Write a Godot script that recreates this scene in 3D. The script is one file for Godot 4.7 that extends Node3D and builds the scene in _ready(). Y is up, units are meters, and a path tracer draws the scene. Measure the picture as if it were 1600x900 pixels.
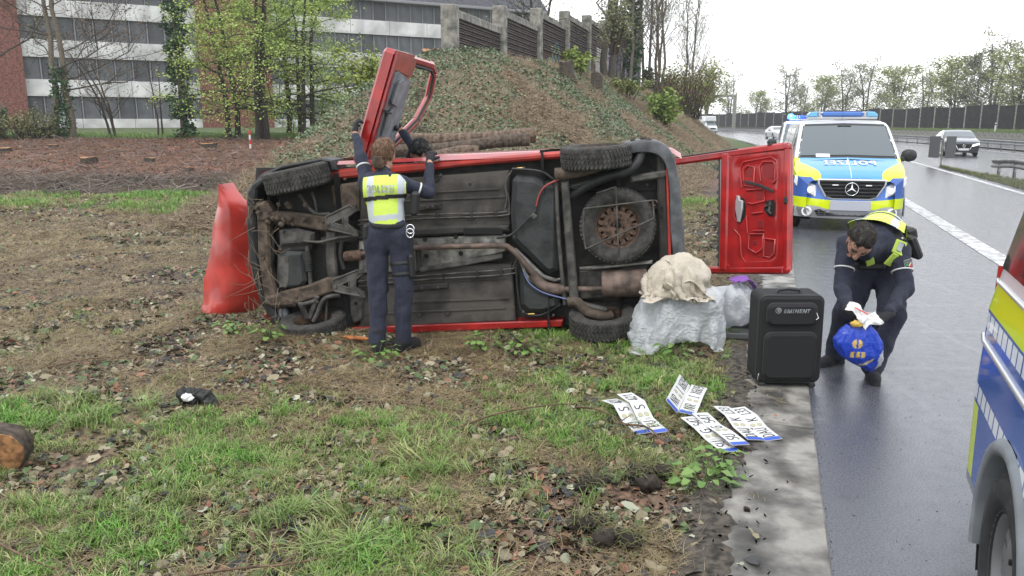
extends Node3D
# A wet motorway shoulder in early spring: a red van lies on its side, police at work around it.

const EYE := Vector3(0, 1.9, 0)
const FOCAL := 1250.0
const PITCH := 0.2043
var RD := Vector2(0.307, -0.952)      # along the road, away from the camera (x, z)
var LD := Vector2(-0.952, -0.307)     # square to it, towards the verge
var rng := RandomNumberGenerator.new()
var N1 := FastNoiseLite.new()
var N2 := FastNoiseLite.new()
var N3 := FastNoiseLite.new()
var N4 := FastNoiseLite.new()
var TX := {}
var M := {}
var names := {}

class MB:
	var P := PackedVector3Array()
	var N := PackedVector3Array()
	var C := PackedColorArray()
	var U := PackedVector2Array()
	var I := PackedInt32Array()
	var col := Color.WHITE
	var xf := Transform3D.IDENTITY
	var uvf = null   # Callable-free uv: "xy", "zy", "xz" planar codes
	var uvs := Vector4(1, 1, 0, 0)
	func _uv(p: Vector3) -> Vector2:
		var a: float = p.x
		var b: float = p.y
		if uvf == "zy":
			a = p.z
		elif uvf == "xz":
			b = p.z
		return Vector2(a * uvs.x + uvs.z, 1.0 - (b * uvs.y + uvs.w))
	func add(vs: PackedVector3Array, t: PackedInt32Array, smooth := true, cols = null, uv = null) -> void:
		var n := vs.size()
		var w := PackedVector3Array()
		w.resize(n)
		for i in n:
			w[i] = xf * vs[i]
		if smooth:
			var base := P.size()
			var nn := PackedVector3Array()
			nn.resize(n)
			for k in range(0, t.size(), 3):
				var c := (w[t[k + 1]] - w[t[k]]).cross(w[t[k + 2]] - w[t[k]])
				nn[t[k]] += c
				nn[t[k + 1]] += c
				nn[t[k + 2]] += c
			for i in n:
				P.append(w[i])
				N.append(nn[i].normalized() if nn[i].length_squared() > 1e-20 else Vector3.UP)
				C.append(col if cols == null else cols[i])
				U.append(uv[i] if uv != null else (_uv(vs[i]) if uvf != null else Vector2.ZERO))
			for k in range(0, t.size(), 3):
				I.append(base + t[k])
				I.append(base + t[k + 2])
				I.append(base + t[k + 1])
		else:
			for k in range(0, t.size(), 3):
				var c2 := (w[t[k + 1]] - w[t[k]]).cross(w[t[k + 2]] - w[t[k]])
				if c2.length_squared() < 1e-22:
					continue
				c2 = c2.normalized()
				var b2 := P.size()
				for j in [0, 2, 1]:
					var q: int = t[k + j]
					P.append(w[q])
					N.append(c2)
					C.append(col if cols == null else cols[q])
					U.append(uv[q] if uv != null else (_uv(vs[q]) if uvf != null else Vector2.ZERO))
				I.append(b2)
				I.append(b2 + 1)
				I.append(b2 + 2)
	func face(pts: Array, mid: Vector3) -> void:
		var v := PackedVector3Array(pts)
		var g := Vector3.ZERO
		for p in v:
			g += p
		g /= v.size()
		var t := PackedInt32Array()
		var flip := (v[1] - v[0]).cross(v[2] - v[0]).dot(g - mid) < 0.0
		for i in range(1, v.size() - 1):
			if flip:
				t.append_array([0, i + 1, i])
			else:
				t.append_array([0, i, i + 1])
		add(v, t, false)
	func quad(a: Vector3, b: Vector3, c: Vector3, d: Vector3) -> void:
		add(PackedVector3Array([a, b, c, d]), PackedInt32Array([0, 1, 2, 0, 2, 3]), false)
	func box(c: Vector3, s: Vector3, bs := Basis.IDENTITY, e := 0.0) -> void:
		var h := s * 0.5
		e = minf(e, minf(h.x, minf(h.y, h.z)) * 0.9)
		if e <= 0.0:
			var q := []
			for k in 8:
				q.append(c + bs * Vector3(h.x * (1 if k & 1 else -1), h.y * (1 if k & 2 else -1), h.z * (1 if k & 4 else -1)))
			for f in [[0, 1, 3, 2], [4, 5, 7, 6], [0, 1, 5, 4], [2, 3, 7, 6], [0, 2, 6, 4], [1, 3, 7, 5]]:
				face([q[f[0]], q[f[1]], q[f[2]], q[f[3]]], c)
			return
		var v := {}
		for k in 8:
			var g := Vector3(1 if k & 1 else -1, 1 if k & 2 else -1, 1 if k & 4 else -1)
			for a in 3:
				var p := Vector3(g.x * (h.x - e), g.y * (h.y - e), g.z * (h.z - e))
				p[a] = g[a] * h[a]
				v[k * 3 + a] = c + bs * p
		for a in 3:
			for s2 in 2:
				var f := []
				for k in 8:
					if ((k >> a) & 1) == s2:
						f.append(k)
				face([v[f[0] * 3 + a], v[f[1] * 3 + a], v[f[3] * 3 + a], v[f[2] * 3 + a]], c)
		for k in 8:
			face([v[k * 3], v[k * 3 + 1], v[k * 3 + 2]], c)
			for a in 3:
				var k2: int = k | (1 << a)
				if k2 != k:
					var x := (a + 1) % 3
					var y := (a + 2) % 3
					face([v[k * 3 + x], v[k * 3 + y], v[k2 * 3 + y], v[k2 * 3 + x]], c)
	func bar(a: Vector3, b: Vector3, w: float, h: float, up := Vector3(0, 0, 1), e := 0.0) -> void:
		var d := b - a
		var z := d.normalized()
		var x := up.cross(z)
		if x.length() < 0.01:
			x = Vector3.RIGHT.cross(z)
		x = x.normalized()
		box((a + b) * 0.5, Vector3(w, h, d.length()), Basis(x, z.cross(x), z), e)
	func grid(rows: Array, closed := false, smooth := true, cols = null, uv = null) -> void:
		var m: int = rows[0].size()
		var v := PackedVector3Array()
		for r in rows:
			v.append_array(PackedVector3Array(r))
		var t := PackedInt32Array()
		var jn := m if closed else m - 1
		for i in rows.size() - 1:
			for j in jn:
				var a := i * m + j
				var b := i * m + (j + 1) % m
				t.append_array([a, b, b + m, a, b + m, a + m])
		add(v, t, smooth, cols, uv)
	func tube(pts: Array, r, sides := 8, caps := true) -> void:
		var n := pts.size()
		var rows := []
		var up := Vector3(0.13, 0.97, 0.21)
		for i in n:
			var d: Vector3 = pts[mini(i + 1, n - 1)] - pts[maxi(i - 1, 0)]
			if d.length_squared() < 1e-12:
				d = Vector3.UP
			d = d.normalized()
			var x := (up - d * up.dot(d))
			if x.length() < 0.05:
				x = Vector3(1, 0, 0.1) - d * d.x
			x = x.normalized()
			up = x
			var y := d.cross(x)
			var rr: float = r[i] if r is Array else r
			var row := []
			for k in sides:
				var a := TAU * k / sides
				row.append(pts[i] + (x * cos(a) + y * sin(a)) * rr)
			rows.append(row)
		grid(rows, true)
		if caps:
			for e in [0, n - 1]:
				face(rows[e], pts[1] if e == 0 else pts[n - 2])
	func lathe(prof: Array, o: Vector3, ax: Vector3, sides := 24, smooth := true) -> void:
		ax = ax.normalized()
		var x := ax.cross(Vector3(0.31, 0.2, 0.93)).normalized()
		var y := ax.cross(x)
		var rows := []
		for q in prof:
			var row := []
			for k in sides:
				var a := TAU * k / sides
				row.append(o + ax * q.y + (x * cos(a) + y * sin(a)) * q.x)
			rows.append(row)
		if smooth:
			grid(rows, true)
		else:
			for i in rows.size() - 1:
				grid([rows[i], rows[i + 1]], true)
	func prism(poly: Array, z0: float, z1: float, e := 0.0) -> void:   # polygon in xy between z0 (back) and z1 (front), front edge bevelled by e
		var p2 := PackedVector2Array(poly)
		if Geometry2D.is_polygon_clockwise(p2):
			p2.reverse()
		var t := Geometry2D.triangulate_polygon(p2)
		var n := p2.size()
		var inner := p2
		if e > 0.0:
			inner = PackedVector2Array()
			for i in n:
				var a := (p2[i] - p2[(i + n - 1) % n]).normalized()
				var b := (p2[(i + 1) % n] - p2[i]).normalized()
				var nn := (Vector2(-a.y, a.x) + Vector2(-b.y, b.x))
				nn = nn.normalized() / maxf(0.4, sqrt(maxf(0.0, (1.0 + a.dot(b)) * 0.5)))
				inner.append(p2[i] + nn * e)
		var f := PackedVector3Array()
		var bk := PackedVector3Array()
		for i in n:
			f.append(Vector3(inner[i].x, inner[i].y, z1))
			bk.append(Vector3(p2[i].x, p2[i].y, z0))
		if t.is_empty():
			t = PackedInt32Array()
			for i in range(1, n - 1):
				t.append_array([0, i, i + 1])
		var tb := PackedInt32Array()
		for k in range(0, t.size(), 3):
			tb.append_array([t[k], t[k + 2], t[k + 1]])
		var ccw := true
		if t.size() >= 3:
			ccw = (inner[t[1]] - inner[t[0]]).cross(inner[t[2]] - inner[t[0]]) > 0.0
		add(f, t if ccw else tb, false)
		add(bk, tb if ccw else t, false)
		for i in n:
			var j := (i + 1) % n
			var za := z1 - e
			quad(bk[i], bk[j], Vector3(p2[j].x, p2[j].y, za), Vector3(p2[i].x, p2[i].y, za))
			if e > 0.0:
				quad(Vector3(p2[i].x, p2[i].y, za), Vector3(p2[j].x, p2[j].y, za), f[j], f[i])
	func blob(c: Vector3, s: Vector3, n: FastNoiseLite, amp: float, seg := 12, b := Basis.IDENTITY) -> void:
		var rows := []
		for i in seg + 1:
			var th := PI * i / seg
			var row := []
			for j in seg * 2:
				var ph := TAU * j / (seg * 2)
				var d := Vector3(sin(th) * cos(ph), cos(th), sin(th) * sin(ph))
				var k := 1.0 + amp * n.get_noise_3dv(d * 60.0 + c * 37.0)
				row.append(c + b * (d * s * k))
			rows.append(row)
		grid(rows, true)
	func mesh() -> ArrayMesh:
		var a := []
		a.resize(Mesh.ARRAY_MAX)
		a[Mesh.ARRAY_VERTEX] = P
		a[Mesh.ARRAY_NORMAL] = N
		a[Mesh.ARRAY_COLOR] = C
		a[Mesh.ARRAY_TEX_UV] = U
		a[Mesh.ARRAY_INDEX] = I
		var m := ArrayMesh.new()
		m.add_surface_from_arrays(Mesh.PRIMITIVE_TRIANGLES, a)
		return m

# ---------- naming ----------
func numbered(called: String) -> String:
	var k: int = names.get(called, 0)
	names[called] = k + 1
	return called if k == 0 else "%s_%03d" % [called, k]

func tag(o: Node, label: String, category: String, group := "", kind := "") -> Node:
	if label:
		o.set_meta("label", label)
	if category:
		o.set_meta("category", category)
	if group:
		o.set_meta("group", group)
	if kind:
		o.set_meta("kind", kind)
	return o

func thing(called: String, label: String, category: String, at := Vector3.ZERO, turn := 0.0, group := "") -> Node3D:
	var o := Node3D.new()
	o.name = numbered(called)
	add_child(o)
	o.position = at
	o.rotation.y = turn
	tag(o, label, category, group)
	return o

func obj(called: String, m, mat: Material, parent: Node = self) -> MeshInstance3D:
	var o := MeshInstance3D.new()
	if parent == self:
		o.name = numbered(called)
	else:
		var k := 0
		var nm := called
		while parent.has_node(nm):
			k += 1
			nm = "%s_%03d" % [called, k]
		o.name = nm
	o.mesh = m.mesh() if m is MB else m
	o.material_override = mat
	o.cast_shadow = GeometryInstance3D.SHADOW_CASTING_SETTING_ON
	parent.add_child(o, true)
	return o

func struct(called: String, m, mat: Material) -> MeshInstance3D:
	var o := obj(called, m, mat)
	o.set_meta("kind", "structure")
	return o

func dup(src: Node3D, label: String, group := "") -> Node3D:
	var base := str(src.name)
	var cut := base.rfind("_")
	if cut > 0 and base.substr(cut + 1).is_valid_int():
		base = base.substr(0, cut)
	var o: Node3D = src.duplicate()
	o.name = numbered(base)
	add_child(o)
	o.set_meta("label", label)
	if group:
		o.set_meta("group", group)
	return o

# ---------- materials ----------
func lin(r: float, g: float, b: float) -> Color:
	return Color(r, g, b)

func ntex(key: String, freq: float, lo: float, hi: float, normal := false, bump := 4.0, size := 512, type := 3, oct := 5) -> Texture2D:
	if TX.has(key):
		return TX[key]
	var n := FastNoiseLite.new()
	n.seed = 11 + TX.size()
	n.noise_type = type as FastNoiseLite.NoiseType
	n.frequency = freq
	n.fractal_octaves = oct
	var t := NoiseTexture2D.new()
	t.width = size
	t.height = size
	t.seamless = true
	t.noise = n
	t.as_normal_map = normal
	t.bump_strength = bump
	if not normal:
		var g := Gradient.new()
		g.offsets = PackedFloat32Array([0.2, 0.8])
		g.colors = PackedColorArray([Color(lo, lo, lo), Color(hi, hi, hi)])
		t.color_ramp = g
	TX[key] = t
	return t

func mat(key: String, c: Color, rough: float, metal := 0.0, o := {}) -> StandardMaterial3D:
	var m := StandardMaterial3D.new()
	m.resource_name = key
	m.albedo_color = c.linear_to_srgb()
	m.roughness = rough
	m.metallic = metal
	if o.has("tex"):
		m.albedo_texture = o.tex
		m.uv1_triplanar = true
		m.uv1_world_triplanar = o.get("world", false)
		var s: float = o.get("sc", 1.0)
		m.uv1_scale = Vector3(s, s, s)
	if o.has("nrm"):
		m.normal_enabled = true
		m.normal_texture = o.nrm
		m.normal_scale = o.get("ns", 1.0)
		if not o.has("tex"):
			m.uv1_triplanar = true
			m.uv1_world_triplanar = o.get("world", false)
			var s2: float = o.get("sc", 1.0)
			m.uv1_scale = Vector3(s2, s2, s2)
	if o.has("rt"):
		m.roughness_texture = o.rt
		m.roughness = o.get("rs", 1.0)
	if o.has("coat"):
		m.clearcoat_enabled = true
		m.clearcoat = o.coat
		m.clearcoat_roughness = 0.06
	if o.has("rim"):
		m.rim_enabled = true
		m.rim = o.rim
		m.rim_tint = 0.6
	if o.has("vc"):
		m.vertex_color_use_as_albedo = true
	if o.has("back"):
		m.backlight_enabled = true
		m.backlight = o.back
	if o.has("em"):
		m.emission_enabled = true
		m.emission = o.em
		m.emission_energy_multiplier = o.get("ee", 1.0)
	M[key] = m
	return m

func glass(key: String, c: Color, a: float) -> StandardMaterial3D:
	var m := mat(key, c, 0.04)
	m.albedo_color.a = a
	m.transparency = BaseMaterial3D.TRANSPARENCY_ALPHA
	m.metallic_specular = 0.6
	return m

func make_materials() -> void:
	var mott := ntex("mott", 0.012, 0.62, 1.0)
	var fine := ntex("fine", 0.06, 0.55, 1.0)
	var soft := ntex("soft", 0.006, 0.8, 1.0)
	var dirt := ntex("dirt", 0.006, 0.6, 1.05, false, 4, 1024, 3, 7)
	var fn := ntex("fine_n", 0.05, 0, 1, true, 5.0)
	var cn := ntex("cloth_n", 0.02, 0, 1, true, 7.0)
	var bark_n := ntex("bark_n", 0.03, 0, 1, true, 9.0)
	var rr := ntex("rough_map", 0.012, 0.45, 1.0)
	mat("ground", Color.WHITE, 0.95, 0, {"vc": 1, "tex": ntex("soil", 0.05, 0.45, 1.15), "sc": 0.7, "nrm": fn, "ns": 1.6})
	mat("litter", Color.WHITE, 0.75, 0, {"vc": 1, "back": Color(0.2, 0.2, 0.12)})
	mat("blade", Color.WHITE, 0.6, 0, {"vc": 1, "back": Color(0.35, 0.4, 0.15)})
	mat("asphalt", lin(0.1, 0.105, 0.125), 1.0, 0, {"tex": ntex("tar", 0.11, 0.7, 1.15, false, 4, 1024), "sc": 0.9, "world": true, "nrm": ntex("tar_n", 0.22, 0, 1, true, 6.0, 1024), "ns": 0.17, "rt": ntex("wet", 0.01, 0.05, 0.3, false, 4, 1024, 3, 6), "rs": 0.9})
	mat("concrete", lin(0.27, 0.255, 0.23), 0.8, 0, {"tex": ntex("conc", 0.0045, 0.5, 1.1, false, 4, 1024, 3, 7), "sc": 0.8, "world": true, "nrm": fn, "ns": 0.5, "rt": rr, "rs": 0.8})
	mat("paint_line", lin(0.62, 0.63, 0.64), 0.5, 0, {"tex": mott, "sc": 1.0, "world": true})
	mat("post_concrete", lin(0.3, 0.29, 0.25), 0.85, 0, {"tex": dirt, "sc": 0.6, "nrm": fn, "ns": 0.4})
	mat("noise_panel", Color.WHITE, 0.85, 0, {"vc": 1, "tex": mott, "sc": 0.7})
	mat("fence_panel", lin(0.03, 0.024, 0.025), 0.85, 0, {"tex": dirt, "sc": 0.25})
	mat("white_wall", lin(0.66, 0.66, 0.65), 0.8, 0, {"tex": soft, "sc": 0.15})
	mat("brick_wall", lin(0.22, 0.085, 0.062), 0.9, 0, {"tex": ntex("brick", 0.03, 0.6, 1.1), "sc": 0.4})
	mat("blind", lin(0.14, 0.147, 0.157), 0.55, 0, {"tex": soft, "sc": 0.4})
	mat("blind_dark", lin(0.085, 0.09, 0.097), 0.5, 0, {"tex": soft, "sc": 0.4})
	mat("frame_grey", lin(0.2, 0.2, 0.21), 0.6)
	mat("slate", lin(0.07, 0.072, 0.085), 0.7, 0, {"tex": mott, "sc": 0.6})
	mat("steel", lin(0.36, 0.36, 0.36), 0.5, 0.7, {"tex": mott, "sc": 0.8})
	mat("sign_grey", lin(0.08, 0.085, 0.085), 0.7)
	mat("white_paint", lin(0.62, 0.63, 0.64), 0.3, 0, {"coat": 0.8})
	mat("white_plain", lin(0.6, 0.6, 0.6), 0.5)
	mat("red_sign", lin(0.55, 0.03, 0.03), 0.5)
	mat("black_plain", lin(0.02, 0.02, 0.02), 0.6)
	mat("bark", Color.WHITE, 0.95, 0, {"vc": 1, "tex": ntex("barkc", 0.03, 0.5, 1.1), "sc": 1.2, "nrm": bark_n, "ns": 1.0})
	mat("leaf", Color.WHITE, 0.6, 0, {"vc": 1, "back": Color(0.4, 0.45, 0.2)})
	mat("ivy", Color.WHITE, 0.45, 0, {"vc": 1, "back": Color(0.15, 0.2, 0.08)})
	mat("cut_wood", lin(0.46, 0.23, 0.1), 0.85, 0, {"tex": ntex("wood", 0.02, 0.55, 1.1), "sc": 2.5})
	# vehicles
	mat("red_paint", lin(0.4, 0.012, 0.012), 0.3, 0.0, {"coat": 0.8, "tex": soft, "sc": 1.5})
	mat("red_dusty", lin(0.5, 0.042, 0.03), 0.33, 0.0, {"coat": 0.6, "tex": soft, "sc": 1.3})
	mat("red_inner", lin(0.42, 0.012, 0.012), 0.32, 0.0, {"coat": 0.6, "tex": soft, "sc": 2.0})
	mat("under", lin(0.036, 0.034, 0.031), 0.75, 0, {"tex": ntex("under_t", 0.005, 0.65, 1.3, false, 4, 1024, 3, 8), "sc": 0.9, "nrm": fn, "ns": 0.4})
	mat("under_dust", lin(0.08, 0.072, 0.063), 0.8, 0, {"tex": ntex("dust_t", 0.005, 0.65, 1.15, false, 4, 1024, 3, 8), "sc": 0.8, "nrm": fn, "ns": 0.3})
	mat("under_grey", lin(0.11, 0.104, 0.095), 0.6, 0.2, {"tex": dirt, "sc": 1.6, "nrm": fn, "ns": 0.3})
	mat("under_tan", lin(0.12, 0.09, 0.067), 0.85, 0, {"tex": dirt, "sc": 2.0, "nrm": fn, "ns": 0.6})
	mat("heat_shield", lin(0.34, 0.33, 0.31), 0.45, 0.75, {"tex": dirt, "sc": 1.4, "nrm": cn, "ns": 0.3})
	mat("rust", lin(0.13, 0.08, 0.056), 0.85, 0.1, {"tex": ntex("rust_t", 0.03, 0.45, 1.3), "sc": 2.0, "nrm": fn, "ns": 0.5})
	mat("muffler_metal", lin(0.2, 0.145, 0.12), 0.7, 0.3, {"tex": dirt, "sc": 1.7, "nrm": fn, "ns": 0.3})
	mat("tank_plastic", lin(0.032, 0.035, 0.036), 0.6, 0, {"tex": ntex("tank_t", 0.008, 0.7, 1.35, false, 4, 512, 3, 7), "sc": 1.2, "nrm": fn, "ns": 0.3})
	mat("tyre", lin(0.028, 0.028, 0.028), 0.8, 0, {"tex": dirt, "sc": 2.0, "nrm": fn, "ns": 0.4})
	mat("tyre_dusty", lin(0.065, 0.062, 0.057), 0.9, 0, {"tex": dirt, "sc": 2.5, "nrm": fn, "ns": 0.5})
	mat("grey_plastic", lin(0.12, 0.127, 0.137), 0.55, 0, {"tex": mott, "sc": 1.3, "nrm": fn, "ns": 0.15})
	mat("dark_plastic", lin(0.03, 0.031, 0.033), 0.55, 0, {"tex": mott, "sc": 2.0})
	mat("trim_grey", lin(0.24, 0.26, 0.28), 0.6, 0, {"tex": soft, "sc": 2.0, "nrm": fn, "ns": 0.15})
	mat("void", lin(0.008, 0.008, 0.008), 0.9)
	mat("copper_line", lin(0.3, 0.05, 0.04), 0.5)
	mat("blue_line", lin(0.12, 0.15, 0.3), 0.5)
	mat("brass", lin(0.5, 0.33, 0.1), 0.4, 0.8)
	mat("silver_paint", lin(0.45, 0.46, 0.47), 0.35, 0.5, {"coat": 0.6})
	mat("rim_grey", lin(0.17, 0.17, 0.17), 0.45, 0.3)
	mat("chrome", lin(0.75, 0.76, 0.77), 0.15, 1.0)
	mat("lamp_glass", lin(0.8, 0.82, 0.84), 0.15, 0.0, {"coat": 1.0})
	mat("lamp_lit", lin(0.9, 0.9, 0.9), 0.2, 0, {"em": Color(1, 0.98, 0.95), "ee": 1.1})
	mat("lamp_red", lin(0.35, 0.01, 0.01), 0.2, 0, {"coat": 1.0})
	mat("blue_lens", lin(0.02, 0.12, 0.42), 0.15, 0, {"coat": 1.0})
	mat("blue_lens_pale", lin(0.1, 0.36, 0.6), 0.12, 0, {"coat": 1.0})
	mat("blue_lit", lin(0.1, 0.3, 0.9), 0.2, 0, {"em": Color(0.25, 0.55, 1.0), "ee": 2.5})
	mat("window_dark", lin(0.016, 0.019, 0.02), 0.05, 0, {"coat": 1.0})
	mat("window_pale", lin(0.05, 0.07, 0.075), 0.08, 0, {"coat": 1.0})
	mat("navy_paint", lin(0.012, 0.016, 0.024), 0.2, 0.3, {"coat": 1.0})
	mat("plate_blank", lin(0.42, 0.44, 0.5), 0.5)
	glass("pane", lin(0.75, 0.85, 0.85), 0.16)
	# soft goods
	mat("suit_fabric", lin(0.01, 0.01, 0.011), 0.85, 0, {"nrm": ntex("weave_n", 0.16, 0, 1, true, 5.0), "sc": 6.0, "ns": 0.5, "rim": 0.05})
	mat("suit_piping", lin(0.03, 0.03, 0.032), 0.5)
	mat("blanket", lin(0.58, 0.52, 0.43), 0.95, 0, {"tex": ntex("fleece", 0.08, 0.82, 1.03), "sc": 2.5, "nrm": cn, "ns": 0.6, "rim": 0.4})
	var pl := mat("plastic_sheet", lin(0.74, 0.77, 0.8), 0.3, 0, {"nrm": ntex("crinkle_n", 0.03, 0, 1, true, 9.0, 512, 3, 6), "ns": 2.4, "sc": 2.4, "back": Color(0.7, 0.72, 0.75)})
	pl.albedo_color.a = 0.76
	pl.transparency = BaseMaterial3D.TRANSPARENCY_ALPHA
	mat("purple", lin(0.2, 0.06, 0.35), 0.5, 0, {"nrm": cn, "ns": 0.6, "sc": 2.0})
	mat("uniform", Color.WHITE, 0.85, 0, {"vc": 1, "tex": ntex("navy_t", 0.05, 0.75, 1.1), "sc": 2.0, "nrm": cn, "ns": 0.55, "rim": 0.08})
	mat("black_gear", lin(0.012, 0.012, 0.013), 0.6, 0, {"nrm": fn, "ns": 0.3, "sc": 4.0})
	mat("vest_lime", lin(0.5, 0.66, 0.1), 0.7, 0, {"tex": soft, "sc": 3.0, "nrm": cn, "ns": 0.4})
	mat("reflective", lin(0.5, 0.53, 0.55), 0.35, 0.2, {"tex": mott, "sc": 3.0})
	mat("hair", Color.WHITE, 0.5, 0, {"vc": 1, "nrm": ntex("hair_n", 0.09, 0, 1, true, 8.0), "ns": 0.8, "sc": 4.0})
	mat("bag_blue", Color.WHITE, 0.32, 0, {"vc": 1, "nrm": cn, "ns": 0.9, "sc": 3.0, "back": Color(0.1, 0.15, 0.4)})
	mat("paper", lin(0.75, 0.75, 0.74), 0.6, 0, {"nrm": cn, "ns": 0.3, "sc": 2.0})
	mat("yellow_print", lin(0.6, 0.4, 0.08), 0.5)
	mat("vc_plain", Color.WHITE, 0.5, 0, {"vc": 1})
	mat("orange_wood", lin(0.55, 0.2, 0.06), 0.8, 0, {"tex": mott, "sc": 3.0})

# ---------- places ----------
func bend(s: float) -> float:
	return 0.0 if s < 38.0 else 0.00135 * (s - 38.0) * (s - 38.0)

func rp(s: float, m: float, y := 0.0) -> Vector3:
	var q := RD * s + LD * (m + bend(s))
	return Vector3(q.x, y, q.y)

func rail_m(s: float) -> float:
	return lerpf(-15.5, -12.0, smoothstep(60.0, 125.0, s))

func hgt(x: float, z: float) -> float:
	var s := x * RD.x + z * RD.y
	var n := x * LD.x + z * LD.y
	var m := n - bend(s)
	if m < 0.12:
		if m > -32.0:
			return -0.09
		return lerpf(-0.09, 0.75, smoothstep(-33.0, -34.0, m))
	var y := 0.035 * N2.get_noise_2d(x * 18.0, z * 18.0) + 0.05 * N2.get_noise_2d(x * 4.0, z * 4.0)
	y *= smoothstep(0.1, 0.9, m)
	var dep := -z
	var k := smoothstep(0.5, 4.0, m)
	y += k * (0.12 * smoothstep(12, 19, dep) + 0.98 * smoothstep(18, 43, dep) + 0.3 * smoothstep(43, 75, dep)) * smoothstep(2.0, -10.0, x - 0.25 * dep + 2.0)
	# the embankment that carries the noise wall
	var d := mound_far(s, n)
	if d < 1.2:
		var f := clampf(1.1 - d, 0.0, 1.0)
		f = smoothstep(0.0, 1.0, f) * 0.55 + f * 0.45
		f *= smoothstep(122.0, 85.0, s)
		y = maxf(y, y * 0.4 + 3.75 * f + f * (0.22 * N2.get_noise_2d(x * 9.0, z * 9.0) + 0.22 * N2.get_noise_2d(x * 3.0 + 90.0, z * 3.0)))
	return y

func on(x: float, z: float, lift := 0.0) -> Vector3:
	return Vector3(x, hgt(x, z) + lift, z)

func mound_at(x: float, z: float) -> float:   # 0 off the embankment, 1 on its crest
	var s := x * RD.x + z * RD.y
	var n := x * LD.x + z * LD.y
	return clampf(1.1 - mound_far(s, n), 0.0, 1.0) * smoothstep(122.0, 85.0, s)

func mound_far(s: float, n: float) -> float:   # 0 on the crest of the embankment, 1 at its foot
	var bd := bend(s)
	var crest := 9.0 + 0.4 * bd
	var foot := 2.4 + bd
	var dn := 0.0
	if n < crest:
		dn = (crest - n) / maxf(crest - foot, 2.0)
	elif n > crest + 0.7:
		dn = (n - crest - 0.7) / 2.9
	var ds := maxf(0.0, (24.0 - s) / 11.5)
	return sqrt(dn * dn + ds * ds)

func green_at(x: float, z: float) -> float:   # how much living grass grows here
	var g := 0.32 + 0.5 * N1.get_noise_2d(x * 10.0, z * 10.0) + 0.7 * N1.get_noise_2d(x * 34.0, z * 34.0) + 0.5 * N1.get_noise_2d(x * 105.0, z * 105.0)
	var dep := -z
	g += 0.5 * smoothstep(-1.3, -2.3, x) * smoothstep(5.6, 5.0, dep) * smoothstep(4.0, 4.6, dep)
	g += 0.14 * smoothstep(4.6, 3.6, dep) * smoothstep(0.6, -0.2, x)
	var dj := dep + 2.2 * N1.get_noise_2d(x * 20.0, 44.0) + 1.2 * N1.get_noise_2d(x * 60.0, z * 60.0)
	g += (0.95 + 0.9 * N1.get_noise_2d(x * 26.0, z * 26.0)) * smoothstep(15.5, 17.0, dj) * smoothstep(20.8, 19.5, dj) * smoothstep(-3.0, -5.0, x)
	g -= 0.75 * smoothstep(8.0, 10.0, dep) * smoothstep(17.0, 15.0, dep)
	g -= 0.9 * smoothstep(20.0, 22.0, dep) * smoothstep(40.0, 38.0, dep)
	g -= 0.5 * smoothstep(5.4, 6.2, dep) * smoothstep(0.0, -0.8, x)
	var n := x * LD.x + z * LD.y
	g += 0.22 * smoothstep(2.4, 1.6, n) * smoothstep(0.12, 0.4, n)
	g -= 0.8 * smoothstep(1.15, 0.5, Vector2(x - 0.55, (z + 3.55) * 1.1).length())
	g -= 0.5 * smoothstep(0.28, 0.1, n)
	g += 0.5 * smoothstep(41.0, 43.0, dep)
	return clampf(g, 0.0, 1.0)

func chip_at(x: float, z: float) -> float:    # how much the ground is covered by reddish wood chips
	var dep := -z
	var c := 0.25 + 0.4 * N1.get_noise_2d(x * 7.0 + 300.0, z * 7.0) + 0.6 * N1.get_noise_2d(x * 40.0 + 300.0, z * 40.0)
	c += 0.8 * smoothstep(1.25, 0.4, Vector2(x - 0.6, (z + 3.6) * 1.1).length())
	c += 0.75 * smoothstep(23.0, 26.0, dep) * smoothstep(42.0, 39.0, dep)
	c += 0.3 * smoothstep(1.1, 0.3, Vector2(x + 1.5, z + 5.5).length())
	var n := x * LD.x + z * LD.y
	c += 0.35 * smoothstep(0.5, 0.15, n)
	return clampf(c, 0.0, 1.0)

func pick(u: float, v: float, depth: float) -> Vector3:   # a point so many metres off along the view axis
	var a := (u - 800.0) / FOCAL
	var b := (450.0 - v) / FOCAL
	return EYE + depth * Vector3(a, b * cos(PITCH) - sin(PITCH), -(cos(PITCH) + b * sin(PITCH)))

# ---------- the setting ----------
func axis(cuts: Array) -> PackedFloat32Array:   # [start, step, end, step, end ...]
	var r := PackedFloat32Array()
	var x: float = cuts[0]
	for k in range(1, cuts.size(), 2):
		var n := int(round(absf(cuts[k + 1] - x) / cuts[k]))
		for i in n:
			r.append(lerpf(x, cuts[k + 1], float(i) / n))
		x = cuts[k + 1]
	r.append(x)
	return r

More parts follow.
